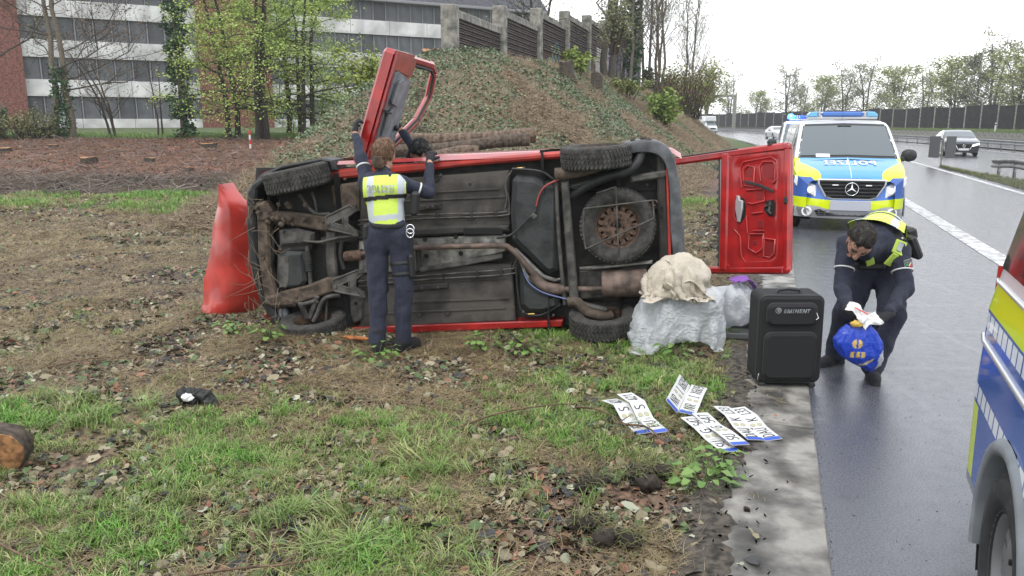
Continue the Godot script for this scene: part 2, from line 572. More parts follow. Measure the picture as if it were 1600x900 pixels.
func ground_color(x: float, z: float, y: float) -> Color:
	var n := x * LD.x + z * LD.y
	var c := lin(0.095, 0.074, 0.052)
	var dry := clampf(0.5 + N1.get_noise_2d(x * 12.0 + 50.0, z * 12.0), 0, 1)
	c = c.lerp(lin(0.22, 0.165, 0.1), dry * 0.5)
	c = c.lerp(lin(0.27, 0.15, 0.1), chip_at(x, z) * 0.75)
	c = c.lerp(lin(0.1, 0.17, 0.04), green_at(x, z) * 0.62)
	var mo := mound_at(x, z)
	if mo > 0.02:
		c = c.lerp(lin(0.25, 0.19, 0.125), smoothstep(0.0, 0.15, mo))
	var dark := smoothstep(0.28, 0.6, N1.get_noise_2d(x * 22.0 - 80.0, z * 22.0) + 0.08)
	c = c.lerp(lin(0.035, 0.03, 0.026), dark * 0.7)
	# the dark churned strip behind the clearing's edge and the muddy end of the verge
	var strip := smoothstep(19.5, 20.5, -z) * smoothstep(25.0, 23.0, -z) * smoothstep(-4.0, -6.0, x)
	c = c.lerp(lin(0.08, 0.068, 0.066), strip * 0.9)
	var mud := smoothstep(11.5, 12.5, -z) * smoothstep(18.0, 16.0, -z) * smoothstep(1.0, 2.0, x) * smoothstep(2.6, 1.8, n)
	c = c.lerp(lin(0.05, 0.046, 0.042), mud * 0.85)
	c = c.lerp(lin(0.04, 0.035, 0.03), smoothstep(0.32, 0.1, n) * 0.6)
	c = c.lerp(lin(0.25, 0.125, 0.09), 0.8 * smoothstep(24.0, 26.0, -z) * smoothstep(41.5, 39.5, -z) * smoothstep(0.06, 0.0, mo))
	if -z > 41.0 and mo < 0.02 or n < -20.0:
		c = c.lerp(lin(0.1, 0.16, 0.045), 0.7)
	return c

func build_ground() -> void:
	var xs := axis([-260.0, 8.0, -32.0, 0.7, -12.0, 0.15, 6.5, 0.5, 22.0, 4.0, 340.0])
	var zs := axis([40.0, 3.0, -1.2, 0.12, -12.0, 0.25, -26.0, 0.6, -76.0, 4.0, -460.0])
	var v := PackedVector3Array()
	var c := PackedColorArray()
	for z in zs:
		for x in xs:
			var y := hgt(x, z)
			v.append(Vector3(x, y, z))
			c.append(ground_color(x, z, y))
	var m := xs.size()
	var t := PackedInt32Array()
	for i in zs.size() - 1:
		for j in m - 1:
			var a := i * m + j
			t.append_array([a, a + 1, a + m + 1, a, a + m + 1, a + m])
	var b := MB.new()
	b.add(v, t, true, c)
	struct("ground", b, M.ground)

func strip(m0, m1, s0: float, s1: float, step: float, y: float) -> MB:
	var b := MB.new()
	var rows := []
	var n := int((s1 - s0) / step)
	for i in n + 1:
		var s := lerpf(s0, s1, float(i) / n)
		rows.append([rp(s, m0, y), rp(s, m1, y)])
	b.grid(rows)
	return b

func build_roads() -> void:
	var b := MB.new()
	var rows := []
	for s in axis([-14.0, 1.0, 40.0, 4.0, 330.0]):
		var row := []
		for m in [-0.35, -1.0, -2.0, -3.0, -4.0, -5.0, -6.6, -8.0, -10.0, -12.0, 0.0]:
			row.append(rp(s, m if m < 0.0 else rail_m(s) - 0.6, 0.0))
		rows.append(row)
	b.grid(rows)
	struct("road", b, M.asphalt)
	b = MB.new()
	rows = []
	for s in axis([-14.0, 5.0, 330.0]):
		rows.append([rp(s, rail_m(s) - 1.8, 0.0), rp(s, -30.5, 0.0)])
	b.grid(rows)
	struct("far_carriageway", b, M.asphalt)
	struct("verge_edge_strip", strip(-0.3, 0.0, 15.4, 330.0, 2.0, 0.006), M.concrete)
	struct("road_marking", strip(-3.3, -3.0, -10.0, 41.0, 3.0, 0.005), M.paint_line)
	struct("road_marking", strip(-6.62, -6.42, -10.0, 60.0, 3.0, 0.005), M.paint_line)
	b = MB.new()
	rows = []
	for s in axis([10.0, 4.0, 300.0]):
		rows.append([rp(s, rail_m(s) + 0.7, 0.005), rp(s, rail_m(s) + 0.9, 0.005)])
	b.grid(rows)
	struct("road_marking", b, M.paint_line)
	b = MB.new()
	rows = []
	for s in axis([-4.0, 0.04, 15.4]):
		var w := -0.05 + 0.11 * N2.get_noise_2d(s * 13.0, 4.0) + 0.06 * N1.get_noise_2d(s * 160.0, 9.0) + 0.05 * rng.randfn() * 0.4
		rows.append([rp(s, 0.34, 0.0), rp(s, 0.16 - w * 0.5, 0.028), rp(s, 0.02 - w, 0.02), rp(s, -0.02 - w * 1.3, 0.005)])
	b.col = lin(0.1, 0.085, 0.07)
	b.grid(rows)
	struct("mud_edge", b, M.ground)
	# concrete gutter slabs along the shoulder, each cast piece its own
	var holder := Node3D.new()
	holder.name = numbered("concrete_gutter")
	add_child(holder)
	holder.set_meta("kind", "structure")
	var s := -4.0
	var lens := [2.9, 2.05, 1.15, 1.02, 2.0, 2.0, 2.0, 2.0, 2.0, 2.0, 2.0, 2.0]
	for k in lens.size():
		var l: float = lens[k]
		var sl := MB.new()
		var dy := 0.006 * sin(k * 2.3)
		var mid := rp(s + l * 0.5, -0.1, -0.05 + dy)
		var ax := Vector3(RD.x, 0, RD.y)
		sl.box(mid, Vector3(0.5, 0.13, l - 0.04), Basis(Vector3(-LD.x, 0, -LD.y), Vector3.UP, -ax) * Basis(Vector3.UP, 0.002 * sin(k * 5.1)), 0.008)
		obj("slab", sl, M.concrete, holder)
		s += l

func ground_island() -> void:
	# the grass wedge between the slip road and the main carriageway
	var b := MB.new()
	var rows := []
	for s in axis([-14.0, 1.0, 40.0]):
		var w := 2.3 * smoothstep(40.5, 18.0, s)
		var row := []
		for k in 7:
			var f := k / 6.0
			var m := -6.9 - w * f
			var p := rp(s, m, 0.008 + 0.07 * sin(PI * f) * minf(1.0, w) * (1.0 + 0.5 * N2.get_noise_2d(s * 30.0, m * 30.0)))
			row.append(p)
		rows.append(row)
	var cols := PackedColorArray()
	for r in rows:
		for p in r:
			cols.append(lin(0.1, 0.09, 0.06).lerp(lin(0.08, 0.11, 0.035), clampf(0.5 + N1.get_noise_2d(p.x * 40.0, p.z * 40.0), 0, 1)))
	b.grid(rows, false, true, cols)
	struct("grass_island", b, M.ground)

func guard_rail(called: String, label: String, pts: Array, y: float, posts: float) -> void:
	var t := thing(called, label, "guard rail")
	var b := MB.new()
	var rows := []
	for i in pts.size():
		var p: Vector3 = pts[i]
		var d: Vector3 = (pts[mini(i + 1, pts.size() - 1)] - pts[maxi(i - 1, 0)]).normalized()
		var nn := Vector3(d.z, 0, -d.x)
		var row := []
		for q in [[0.0, 0.31], [0.04, 0.29], [0.05, 0.23], [0.0, 0.18], [-0.01, 0.155], [0.0, 0.13], [0.05, 0.08], [0.04, 0.02], [0.0, 0.0]]:
			row.append(p + nn * q[0] + Vector3.UP * (q[1] + y))
		rows.append(row)
	b.grid(rows)
	obj("beam", b, M.steel, t)
	var acc := 0.0
	var post := MB.new()
	post.box(Vector3(0, (y + 0.1) * 0.5, 0), Vector3(0.06, y + 0.3, 0.1))
	var pm := post.mesh()
	for i in pts.size() - 1:
		var a: Vector3 = pts[i]
		var c: Vector3 = pts[i + 1]
		var l := a.distance_to(c)
		while acc < l:
			var o := obj("post", pm, M.steel, t)
			o.position = a.lerp(c, acc / l)
			acc += posts
		acc -= l

func build_rails() -> void:
	var pts := []
	for s in axis([8.0, 3.0, 170.0]):
		pts.append(rp(s, rail_m(s)))
	guard_rail("guard_rail", "long steel guard rail in the middle of the motorway behind the dark sedan", pts, 0.42, 2.6)
	pts = []
	for s in axis([3.0, 1.0, 34.0]):
		pts.append(rp(s, -7.75, -0.12 * smoothstep(31.0, 34.0, s)))
	guard_rail("guard_rail", "weathered low guard rail ending in the grass wedge at the right edge", pts, 0.38, 2.0)
	# low retaining wall, grass bank and dark noise fence on the far side
	var b := MB.new()
	var rows := []
	for s in axis([0.0, 5.0, 330.0]):
		rows.append([rp(s, -30.6, -0.1), rp(s, -30.6, 0.72), rp(s, -30.95, 0.72), rp(s, -30.95, -0.1)])
	b.grid(rows, false, false)
	tag(obj("retaining_wall", b, M.post_concrete), "low grey brown concrete wall along the foot of the far grass bank", "wall")
	b = MB.new()
	rows = []
	var cols := PackedColorArray()
	for s in axis([0.0, 4.0, 330.0]):
		var row := []
		for m in [-30.96, -32.0, -33.5, -36.0, -40.0]:
			row.append(rp(s, m, 0.68 + 0.1 * N2.get_noise_2d(s * 9.0, m * 20.0) + (0.0 if m > -31.0 else 0.16)))
			cols.append(lin(0.1, 0.19, 0.04).lerp(lin(0.13, 0.14, 0.06), clampf(0.4 + N1.get_noise_2d(s * 6.0, m * 9.0), 0, 1)))
		rows.append(row)
	b.grid(rows, false, true, cols)
	struct("grass_bank", b, M.ground)
	var t := thing("noise_fence", "long dark brown noise fence with pale posts beyond the motorway", "fence")
	var sp := []
	var s := 40.0
	while s < 300.0:
		sp.append(s)
		s += 4.0
	for i in sp.size() - 1:
		var a := rp(sp[i], -35.0 + 6.0 * smoothstep(100, 220, sp[i]), 0.8)
		var c := rp(sp[i + 1], -35.0 + 6.0 * smoothstep(100, 220, sp[i + 1]), 0.8)
		var hh := 3.2 + 0.12 * sin(i * 1.7)
		var pb := MB.new()
		var d := (c - a)
		pb.bar(a + Vector3.UP * hh * 0.5, c + Vector3.UP * hh * 0.5, 0.1, hh, Vector3.UP)
		for q in 12:
			var e := a.lerp(c, (q + 0.5) / 12.0)
			pb.box(e + Vector3(0.0, hh * 0.5, 0.0) + Vector3(-0.07, 0, 0.05), Vector3(0.1, hh - 0.06, 0.1), Basis(Vector3.UP, 0.4))
		obj("panel", pb, M.fence_panel, t)
		var po := MB.new()
		po.box(a + Vector3(-0.08, hh * 0.5 + 0.1, 0.1), Vector3(0.22, hh + 0.2, 0.22), Basis(Vector3.UP, 0.4), 0.02)
		obj("post", po, M.post_concrete, t)

func build_noise_wall() -> void:
	var t := thing("noise_wall", "stepped noise wall of brown ribbed panels between concrete posts on the embankment", "wall")
	var dir := Vector3(RD.x, 0, RD.y)
	var out := Vector3(-LD.x, 0, -LD.y)     # towards the road
	var s0 := 25.1
	var bs := Basis(dir, Vector3.UP, out)
	var tops := [5.5, 6.1, 6.65, 7.15, 7.55, 7.85, 8.1, 8.3, 8.4]
	var post_s := []
	for k in 9:
		post_s.append(s0 + 5.0 * k)
	for k in 9:
		var p := rp(post_s[k], 10.2)
		var m: float = -bend(post_s[k])
		p += Vector3(LD.x, 0, LD.y) * m * 0.6
		var g := hgt(p.x, p.z) - 0.9
		var pb := MB.new()
		var h: float = tops[k] + 0.1 - g
		pb.box(p + Vector3.UP * (g + h * 0.5 - p.y), Vector3(0.4, h, 0.5), bs, 0.03)
		obj("post", pb, M.post_concrete, t)
		if k == 8:
			break
		var p2 := rp(post_s[k + 1], 10.2) + Vector3(LD.x, 0, LD.y) * -bend(post_s[k + 1]) * 0.6
		var g2 := hgt(p2.x, p2.z) - 0.9
		var a := p + dir * 0.2
		var c := p2 - dir * 0.2
		var ta: float = tops[k] - 0.02
		var tc: float = tops[k] - 0.1
		var bb := MB.new()
		bb.bar(Vector3(a.x, ta - 0.12, a.z), Vector3(c.x, tc - 0.12, c.z), 0.3, 0.26, Vector3.UP, 0.02)
		obj("coping_beam", bb, M.post_concrete, t)
		# ribbed panel in two fields
		for f in 2:
			var r := MB.new()
			var lo := (g + g2) * 0.5
			var rr := RandomNumberGenerator.new()
			rr.seed = 40 + k * 2 + f
			var nslat := 15
			for q in nslat:
				var fr0 := (f * nslat + q) / float(nslat * 2)
				var fr1 := (f * nslat + q + 0.72) / float(nslat * 2)
				var plain := f == 0 and k >= 1 and q > 3 or (k >= 2 and f == 1 and q < 4)
				if plain:
					fr1 = (f * nslat + q + 0.98) / float(nslat * 2)
				var deep := 0.05 if plain else (0.11 if q % 2 == 0 else 0.09)
				var seg := 16
				for e in seg:
					var u0 := e / float(seg)
					var u1 := (e + 1.0) / seg
					var y0 := lerpf(lo, lerpf(ta, tc, u0) - 0.28, fr0)
					var y1 := lerpf(lo, lerpf(ta, tc, u0) - 0.28, fr1)
					var z0 := lerpf(lo, lerpf(ta, tc, u1) - 0.28, fr0)
					var z1 := lerpf(lo, lerpf(ta, tc, u1) - 0.28, fr1)
					var cc := lin(0.085, 0.06, 0.05) * rr.randf_range(0.85, 1.12)
					if plain:
						cc = lin(0.095, 0.05, 0.038)
					var um := (u0 + u1) * 0.5
					var yy := (fr0 + fr1) * 0.5
					if k == 2 and absf(um - 0.62) < 0.22 * sqrt(maxf(0, 1 - pow((yy - 0.5) / 0.3, 2))) and sin(um * 50.0 + yy * 31.0) > -0.4:
						cc = lin(0.09, 0.3, 0.33) if sin(yy * 40.0 + um * 20.0) > 0.2 else lin(0.35, 0.33, 0.12)
					if (k == 5 or k == 6 or k == 7) and yy < 0.75 and yy > 0.28 and sin(um * 21.0 + k * 3.0) + 0.5 * sin(um * 47.0 + yy * 23.0) > -0.55:
						cc = lin(0.4, 0.41, 0.52)
					if k == 4 and absf(um - 0.65) < 0.14 and yy > 0.2 and yy < 0.75:
						cc = lin(0.5, 0.48, 0.45)
					r.col = Color(cc.r, cc.g, cc.b)
					var pa := a.lerp(c, u0)
					var pc := a.lerp(c, u1)
					r.quad(Vector3(pa.x, y0, pa.z) + out * deep, Vector3(pc.x, z0, pc.z) + out * deep, Vector3(pc.x, z1, pc.z) + out * (deep - 0.02), Vector3(pa.x, y1, pa.z) + out * (deep - 0.02))
					r.quad(Vector3(pa.x, y1, pa.z) + out * (deep - 0.02), Vector3(pc.x, z1, pc.z) + out * (deep - 0.02), Vector3(pc.x, z1, pc.z) - out * 0.02, Vector3(pa.x, y1, pa.z) - out * 0.02)
					r.quad(Vector3(pa.x, y0, pa.z) + out * deep, Vector3(pc.x, z0, pc.z) + out * deep, Vector3(pc.x, z0, pc.z) - out * 0.02, Vector3(pa.x, y0, pa.z) - out * 0.02)
			r.col = lin(0.04, 0.03, 0.026)
			var tm := (ta + tc) * 0.5 - 0.28
			if f == 0:
				r.bar(Vector3(a.x, (lo + tm) * 0.5, a.z), Vector3(c.x, (lo + tm) * 0.5, c.z), 0.06, tm - lo, Vector3.UP)
			obj("panel", r, M.noise_panel, t)

func build_building() -> void:
	var o := Vector3(-41.5, 1.2, -70.0)
	var d := Vector3(0.87, 0, -0.5).normalized()
	var out := Vector3(-0.5, 0, -0.87).normalized() * -1.0
	var bs := Basis(d, Vector3.UP, out)
	var t := thing("office_building", "white banded office building with rows of grey blinds and a dark slate roof", "building")
	t.transform = Transform3D(bs, o)
	# local: x along the front, y up, z towards the camera
	var parts := [[0.0, 14.4], [20.6, 52.0]]
	var bands := [[-1.5, 1.0], [2.9, 4.3], [6.15, 7.6], [9.5, 10.9]]
	var gaps := [[1.0, 2.9], [4.3, 6.15], [7.6, 9.5], [10.9, 12.7]]
	var core := MB.new()
	core.box(Vector3(26, 6, -7.2), Vector3(51.9, 15.0, 13.6))
	obj("wall", core, M.blind_dark, t)
	var win := MB.new()
	win.box(Vector3(0, 0, 0), Vector3(1.22, 1.0, 0.06), Basis.IDENTITY, 0.01)
	for q in 17:
		win.bar(Vector3(-0.58, -0.47 + q * 0.058, 0.036), Vector3(0.58, -0.47 + q * 0.058, 0.036), 0.012, 0.03, Vector3(0, 0.5, 1))
	var wm := win.mesh()
	var mul := MB.new()
	mul.box(Vector3.ZERO, Vector3(0.1, 1.0, 0.16))
	var mm := mul.mesh()
	for pr in parts:
		for bnd in bands:
			var w := MB.new()
			var x: float = pr[0]
			while x < pr[1] - 0.1:
				var x2 := minf(x + 4.2, pr[1])
				w.box(Vector3((x + x2) * 0.5, (bnd[0] + bnd[1]) * 0.5, 0.0), Vector3(x2 - x - 0.03, bnd[1] - bnd[0], 0.3), Basis.IDENTITY, 0.01)
				x = x2
			obj("parapet_band", w, M.white_wall, t)
		var gi := 0
		for g in gaps:
			var nn := int((pr[1] - pr[0]) / 1.36)
			var h: float = g[1] - g[0]
			for i in nn:
				var x3: float = pr[0] + (i + 0.5) * (pr[1] - pr[0]) / nn
				var wi := obj("window", wm, M.blind if (i * 7 + gi * 3) % 5 != 0 else M.blind_dark, t)
				wi.position = Vector3(x3, (g[0] + g[1]) * 0.5, -0.22)
				wi.scale = Vector3(1, h, 1)
				if i > 0:
					var mu := obj("mullion", mm, M.frame_grey, t)
					mu.position = Vector3(pr[0] + i * (pr[1] - pr[0]) / nn, (g[0] + g[1]) * 0.5, -0.15)
					mu.scale = Vector3(1, h, 1)
			gi += 1
	for br in [[-14.0, 0.2], [14.2, 20.8]]:
		var w2 := MB.new()
		w2.box(Vector3((br[0] + br[1]) * 0.5, 6.0, -1.0), Vector3(br[1] - br[0], 15.0, 2.9), Basis.IDENTITY, 0.02)
		obj("brick_tower", w2, M.brick_wall, t)
	var e := MB.new()
	e.box(Vector3(26, 12.85, 0.25), Vector3(52.6, 0.28, 1.0), Basis.IDENTITY, 0.04)
	obj("eaves", e, M.frame_grey, t)
	var rf := MB.new()
	for k in 16:
		var y0 := 13.0 + k * 0.42
		var z0 := 0.7 - k * 0.42
		rf.box(Vector3(26, y0 + 0.2, z0 - 0.28), Vector3(52.6, 0.07, 0.64), Basis(Vector3.RIGHT, 0.72))
	rf.prism([Vector2(0.0, 12.95), Vector2(0.4, 13.0), Vector2(-6.9, 19.7), Vector2(-14.0, 13.0)], 0, 0.1)
	var gbl := MB.new()
	gbl.xf = Transform3D(Basis(Vector3(0, 0, 1), Vector3.UP, Vector3(1, 0, 0)), Vector3.ZERO)
	gbl.prism([Vector2(0.3, 13.0), Vector2(-6.9, 19.6), Vector2(-14.0, 13.0)], 0.1, 51.9)
	obj("roof", gbl, M.slate, t)
	var rs := MB.new()
	for k in 17:
		rs.bar(Vector3(-0.3, 13.02 + k * 0.385, 0.5 - k * 0.42), Vector3(52.3, 13.02 + k * 0.385, 0.5 - k * 0.42), 0.5, 0.05, Vector3(0, 1, 1.1))
	obj("roof_courses", rs, M.slate, t)

func sign_board(called: String, label: String, at: Vector3, size: Vector2, top: float, m: Material) -> Node3D:
	var t := thing(called, label, "sign", at)
	var b := MB.new()
	b.box(Vector3(0, top - size.y * 0.5, 0.04), Vector3(size.x, size.y, 0.03), Basis.IDENTITY, 0.008)
	obj("board", b, m, t)
	b = MB.new()
	b.tube([Vector3(0, -0.1, 0), Vector3(0, top, 0)], 0.04, 8)
	obj("post", b, M.steel, t)
	return t

func text_mesh(s: String, h: float, deep := 0.004, bold := true, serif := false) -> TextMesh:
	var tm := TextMesh.new()
	var f := SystemFont.new()
	f.font_names = PackedStringArray(["Droid Serif" if serif else "Droid Sans"])
	f.font_weight = 700 if bold else 400
	tm.font = f
	tm.text = s
	tm.font_size = 64
	tm.pixel_size = h / 46.0
	tm.depth = deep
	tm.curve_step = 2.0
	return tm

func build_signs() -> void:
	# round limit sign with a lorry plate beneath, in front of the far fence
	var p := rp(96.0, -31.6, 0.8)
	var t := thing("speed_limit_sign", "round red and white limit sign above a square lorry plate before the fence", "sign", p, -0.6)
	var b := MB.new()
	b.tube([Vector3(0, 0, 0), Vector3(0, 3.0, 0)], 0.05)
	obj("post", b, M.steel, t)
	b = MB.new()
	b.lathe([Vector2(0.0, 0.0), Vector2(0.44, 0.0), Vector2(0.44, 0.03), Vector2(0, 0.03)], Vector3(0, 2.7, 0.06), Vector3(0, 0, 1), 28, false)
	obj("red_disc", b, M.red_sign, t)
	b = MB.new()
	b.lathe([Vector2(0.0, 0.0), Vector2(0.33, 0.0), Vector2(0.33, 0.008), Vector2(0, 0.008)], Vector3(0, 2.7, 0.091), Vector3(0, 0, 1), 28, false)
	obj("white_disc", b, M.white_plain, t)
	var n := obj("number", text_mesh("100", 0.26), M.black_plain, t)
	n.position = Vector3(0, 2.7, 0.102)
	b = MB.new()
	b.box(Vector3(0, 1.75, 0.08), Vector3(0.82, 0.8, 0.03), Basis.IDENTITY, 0.01)
	obj("plate", b, M.white_plain, t)
	b = MB.new()
	b.box(Vector3(-0.08, 1.9, 0.1), Vector3(0.36, 0.2, 0.008))
	b.box(Vector3(0.19, 1.86, 0.1), Vector3(0.13, 0.13, 0.008))
	b.box(Vector3(0, 1.6, 0.1), Vector3(0.5, 0.06, 0.008))
	b.box(Vector3(0, 1.5, 0.1), Vector3(0.5, 0.05, 0.008))
	obj("lorry_symbol", b, M.black_plain, t)
	sign_board("notice_board", "plain white notice board on posts far down the bank by the fence", rp(222.0, -24.6, 0.9), Vector2(1.6, 2.6), 3.0, M.white_plain).rotation.y = -0.2
	# gantry over the carriageway
	var g := thing("sign_gantry", "grey overhead sign gantry half hidden behind roadside trees", "gantry", rp(196.0, -24.5, 0.0))
	b = MB.new()
	b.box(Vector3(0, 4.0, 0), Vector3(0.7, 8.4, 0.7), Basis.IDENTITY, 0.05)
	obj("column", b, M.post_concrete, g)
	b = MB.new()
	b.box(Vector3(-11.0, 7.9, 0), Vector3(22.6, 0.5, 0.5), Basis.IDENTITY, 0.04)
	obj("beam", b, M.post_concrete, g)
	b = MB.new()
	b.box(Vector3(-8.6, 8.6, 0.4), Vector3(7.6, 4.2, 0.2), Basis.IDENTITY, 0.04)
	obj("board", b, M.sign_grey, g)
	# grey marker boards on the tip of the grass wedge, seen from behind
	var p2 := Vector3(19.2, 0.0, -36.2)
	t = thing("marker_board", "pair of grey marker boards on a post at the tip of the grass wedge", "marker board", p2, -0.4)
	b = MB.new()
	b.tube([Vector3(0, -0.1, 0), Vector3(0, 1.35, 0)], 0.04)
	obj("post", b, M.post_concrete, t)
	for sgn in [-1, 1]:
		b = MB.new()
		b.box(Vector3(0.32 * sgn, 0.82, 0.02 * sgn), Vector3(0.46, 0.95, 0.05), Basis(Vector3.UP, 0.5 * sgn), 0.015)
		obj("board", b, M.sign_grey, t)
	# delineator posts
	var k := 0
	for q in [[83.0, -31.6, 0.82, "white delineator post on the far grass bank right of the dark sedan"], [109.0, -31.5, 0.82, "white delineator post on the far grass bank left of the dark sedan"], [118.0, 0.6, 0.0, "white delineator post at the verge near the motorhome"]]:
		var pp := rp(q[0], q[1], q[2])
		t = thing("delineator_post", q[3], "delineator", pp, -0.3, "roadside delineator posts")
		b = MB.new()
		b.box(Vector3(0, 0.5, 0), Vector3(0.16, 1.05, 0.12), Basis.IDENTITY, 0.03)
		obj("body", b, M.white_plain, t)
		b = MB.new()
		b.box(Vector3(0, 0.82, 0.0), Vector3(0.165, 0.18, 0.125), Basis(Vector3.BACK, 0.0), 0.01)
		obj("black_band", b, M.black_plain, t)
		k += 1
	# stakes by the trees on the left
	var q1 := on(-23.0, -42.0)
	b = MB.new()
	b.tube([Vector3(0, -0.1, 0), Vector3(0.03, 1.2, 0), Vector3(0.0, 2.5, 0)], 0.035, 7)
	var st := tag(obj("stake", b, M.white_plain), "tall thin pale stake before the twin trunked tree", "stake")
	st.position = q1
	t = thing("marking_stake", "short red and white stake at the foot of the green tree", "stake", on(-10.95, -34.0))
	for i in 4:
		b = MB.new()
		b.tube([Vector3(0, i * 0.19, 0), Vector3(0, i * 0.19 + 0.188, 0)], 0.045, 8)
		obj("segment", b, M.red_sign if i % 2 else M.white_plain, t)

# ---------- trees and plants ----------
func limb(b: MB, pts: Array, r0: float, r1: float, sides: int) -> void:
	var rad := []
	for i in pts.size():
		rad.append(lerpf(r0, r1, i / float(pts.size() - 1)))
	b.tube(pts, rad, sides, false)

func branch(b: MB, tips: Array, p: Vector3, d: Vector3, l: float, r: float, depth: int, o: Dictionary, rg: RandomNumberGenerator) -> void:
	var pts := [p]
	var q := p
	var dd := d
	var n := 4 if depth > 1 else 3
	for i in n:
		dd = (dd + Vector3(rg.randf_range(-1, 1), rg.randf_range(-1, 1), rg.randf_range(-1, 1)) * o.get("wob", 0.16) + Vector3.UP * o.get("up", 0.05)).normalized()
		q = q + dd * l / n
		pts.append(q)
	limb(b, pts, r, r * (0.55 if depth > 0 else 0.3), 7 if depth > 2 else (5 if depth > 1 else 3))
	if depth <= 1:
		for i in range(1, pts.size()):
			tips.append(pts[i])
	if depth == 0:
		return
	var kids: int = o.get("kids", 4)
	for k in kids:
		var f := rg.randf_range(0.3, 1.0) if k > 0 else 1.0
		var idx := clampi(int(f * n), 0, n - 1)
		var at: Vector3 = pts[idx].lerp(pts[idx + 1], f * n - idx if k > 0 else 1.0)
		var side := Vector3(rg.randf_range(-1, 1), rg.randf_range(-0.4, 0.7), rg.randf_range(-1, 1)).normalized()
		var nd: Vector3 = (dd * o.get("along", 0.8) + side * o.get("spread", 0.8)).normalized()
		branch(b, tips, at, nd, l * rg.randf_range(0.5, 0.8) * (0.85 if k else 1.0), r * (0.5 if k else 0.62) * rg.randf_range(0.8, 1.1), depth - 1, o, rg)

func leaf_cloud(tips: Array, count: int, size: float, c0: Color, c1: Color, scatter: float, rg: RandomNumberGenerator, flat := 0.3) -> MB:
	var b := MB.new()
	var v := PackedVector3Array()
	var c := PackedColorArray()
	var t := PackedInt32Array()
	for i in count:
		var p: Vector3 = tips[rg.randi() % tips.size()] + Vector3(rg.randfn(), rg.randfn() * (1.0 - flat), rg.randfn()) * scatter
		var s := size * rg.randf_range(0.6, 1.3)
		var x := Vector3(rg.randf_range(-1, 1), rg.randf_range(-0.5, 0.5), rg.randf_range(-1, 1)).normalized()
		var y := x.cross(Vector3(rg.randf_range(-1, 1), rg.randf_range(-1, 1), rg.randf_range(-1, 1))).normalized()
		var k := v.size()
		v.append(p - x * s)
		v.append(p + y * s * 0.55)
		v.append(p + x * s)
		v.append(p - y * s * 0.55)
		var cc := c0.lerp(c1, rg.randf())
		for j in 4:
			c.append(cc)
		t.append_array([k, k + 1, k + 2, k, k + 2, k + 3])
	b.add(v, t, false, c)
	return b

# kind: o has h (height), r (trunk radius), depth, kids, leaf count/colours
func tree(called: String, label: String, at: Vector3, o: Dictionary, group := "") -> Node3D:
	var t := thing(called, label, o.get("cat", "tree"), at, 0.0, group)
	var rg := RandomNumberGenerator.new()
	rg.seed = o.get("seed", 1)
	var b := MB.new()
	b.col = o.get("bark", lin(0.12, 0.105, 0.08))
	var tw := MB.new()
	tw.col = o.get("twig", b.col)
	var tips := []
	for k in o.get("stems", 1):
		var base: Vector3 = Vector3(rg.randf_range(-1, 1), 0, rg.randf_range(-1, 1)) * o.get("foot", 0.0)
		if o.has("pair"):
			base = Vector3((k - 0.5) * o.pair, 0, 0)
		var lean: Vector3 = o.get("lean", Vector3.ZERO) + Vector3(rg.randf_range(-1, 1), 0, rg.randf_range(-1, 1)) * o.get("flare", 0.06)
		var h: float = o.h * rg.randf_range(0.85, 1.05)
		var pts := []
		var n := 9
		for i in n + 1:
			var f := i / float(n)
			pts.append(base + lean * h * f * f + Vector3(rg.randfn() * 0.006, f, rg.randfn() * 0.006) * h - Vector3.UP * 0.3 * (1.0 - f))
		var rad := []
		for i in n + 1:
			rad.append(o.r * (1.25 if i == 0 else 1.0) * lerpf(1.0, o.get("tip", 0.25), i / float(n)))
		b.tube(pts, rad, 9, false)
		var lo: float = o.get("bare", 0.35)
		for j in o.get("limbs", 12):
			var f2: float = lo + (1.0 - lo) * (j + rg.randf()) / o.get("limbs", 12)
			var idx := clampi(int(f2 * n), 0, n - 1)
			var p: Vector3 = pts[idx].lerp(pts[idx + 1], f2 * n - idx)
			var a := rg.randf() * TAU
			var rise: float = o.get("rise", 0.5) + rg.randf_range(-0.25, 0.25)
			var dir := Vector3(cos(a), rise, sin(a)).normalized()
			branch(tw, tips, p, dir, o.get("limb", 0.35) * h * (1.15 - 0.75 * f2) * rg.randf_range(0.7, 1.1), o.r * o.get("lr", 0.36) * (1.15 - 0.8 * f2), o.get("depth", 2), o, rg)
	obj("trunk", b, M.bark, t)
	if tw.P.size() > 0:
		obj("limbs", tw, M.bark, t)
	if o.get("leaves", 0) > 0 and tips.size() > 0:
		obj("crown", leaf_cloud(tips, o.leaves, o.get("size", 0.12), o.c0, o.c1, o.get("scatter", 0.3), rg, o.get("flat", 0.3)), M.leaf, t)
	if o.has("ivy"):
		var iv := []
		for i in 260:
			var y := rg.randf() * float(o.ivy)
			var a2 := rg.randf() * TAU
			var rr: float = o.r * 1.25 + rg.randf() * o.get("ivyr", 0.18)
			iv.append(Vector3(cos(a2) * rr, y, sin(a2) * rr) + o.get("lean", Vector3.ZERO) * o.h * pow(y / o.h, 2))
		obj("ivy", leaf_cloud(iv, o.get("ivyn", 3500), o.get("ivys", 0.09), lin(0.02, 0.06, 0.02), lin(0.06, 0.12, 0.04), 0.1, rg, 0.0), M.ivy, t)
	return t

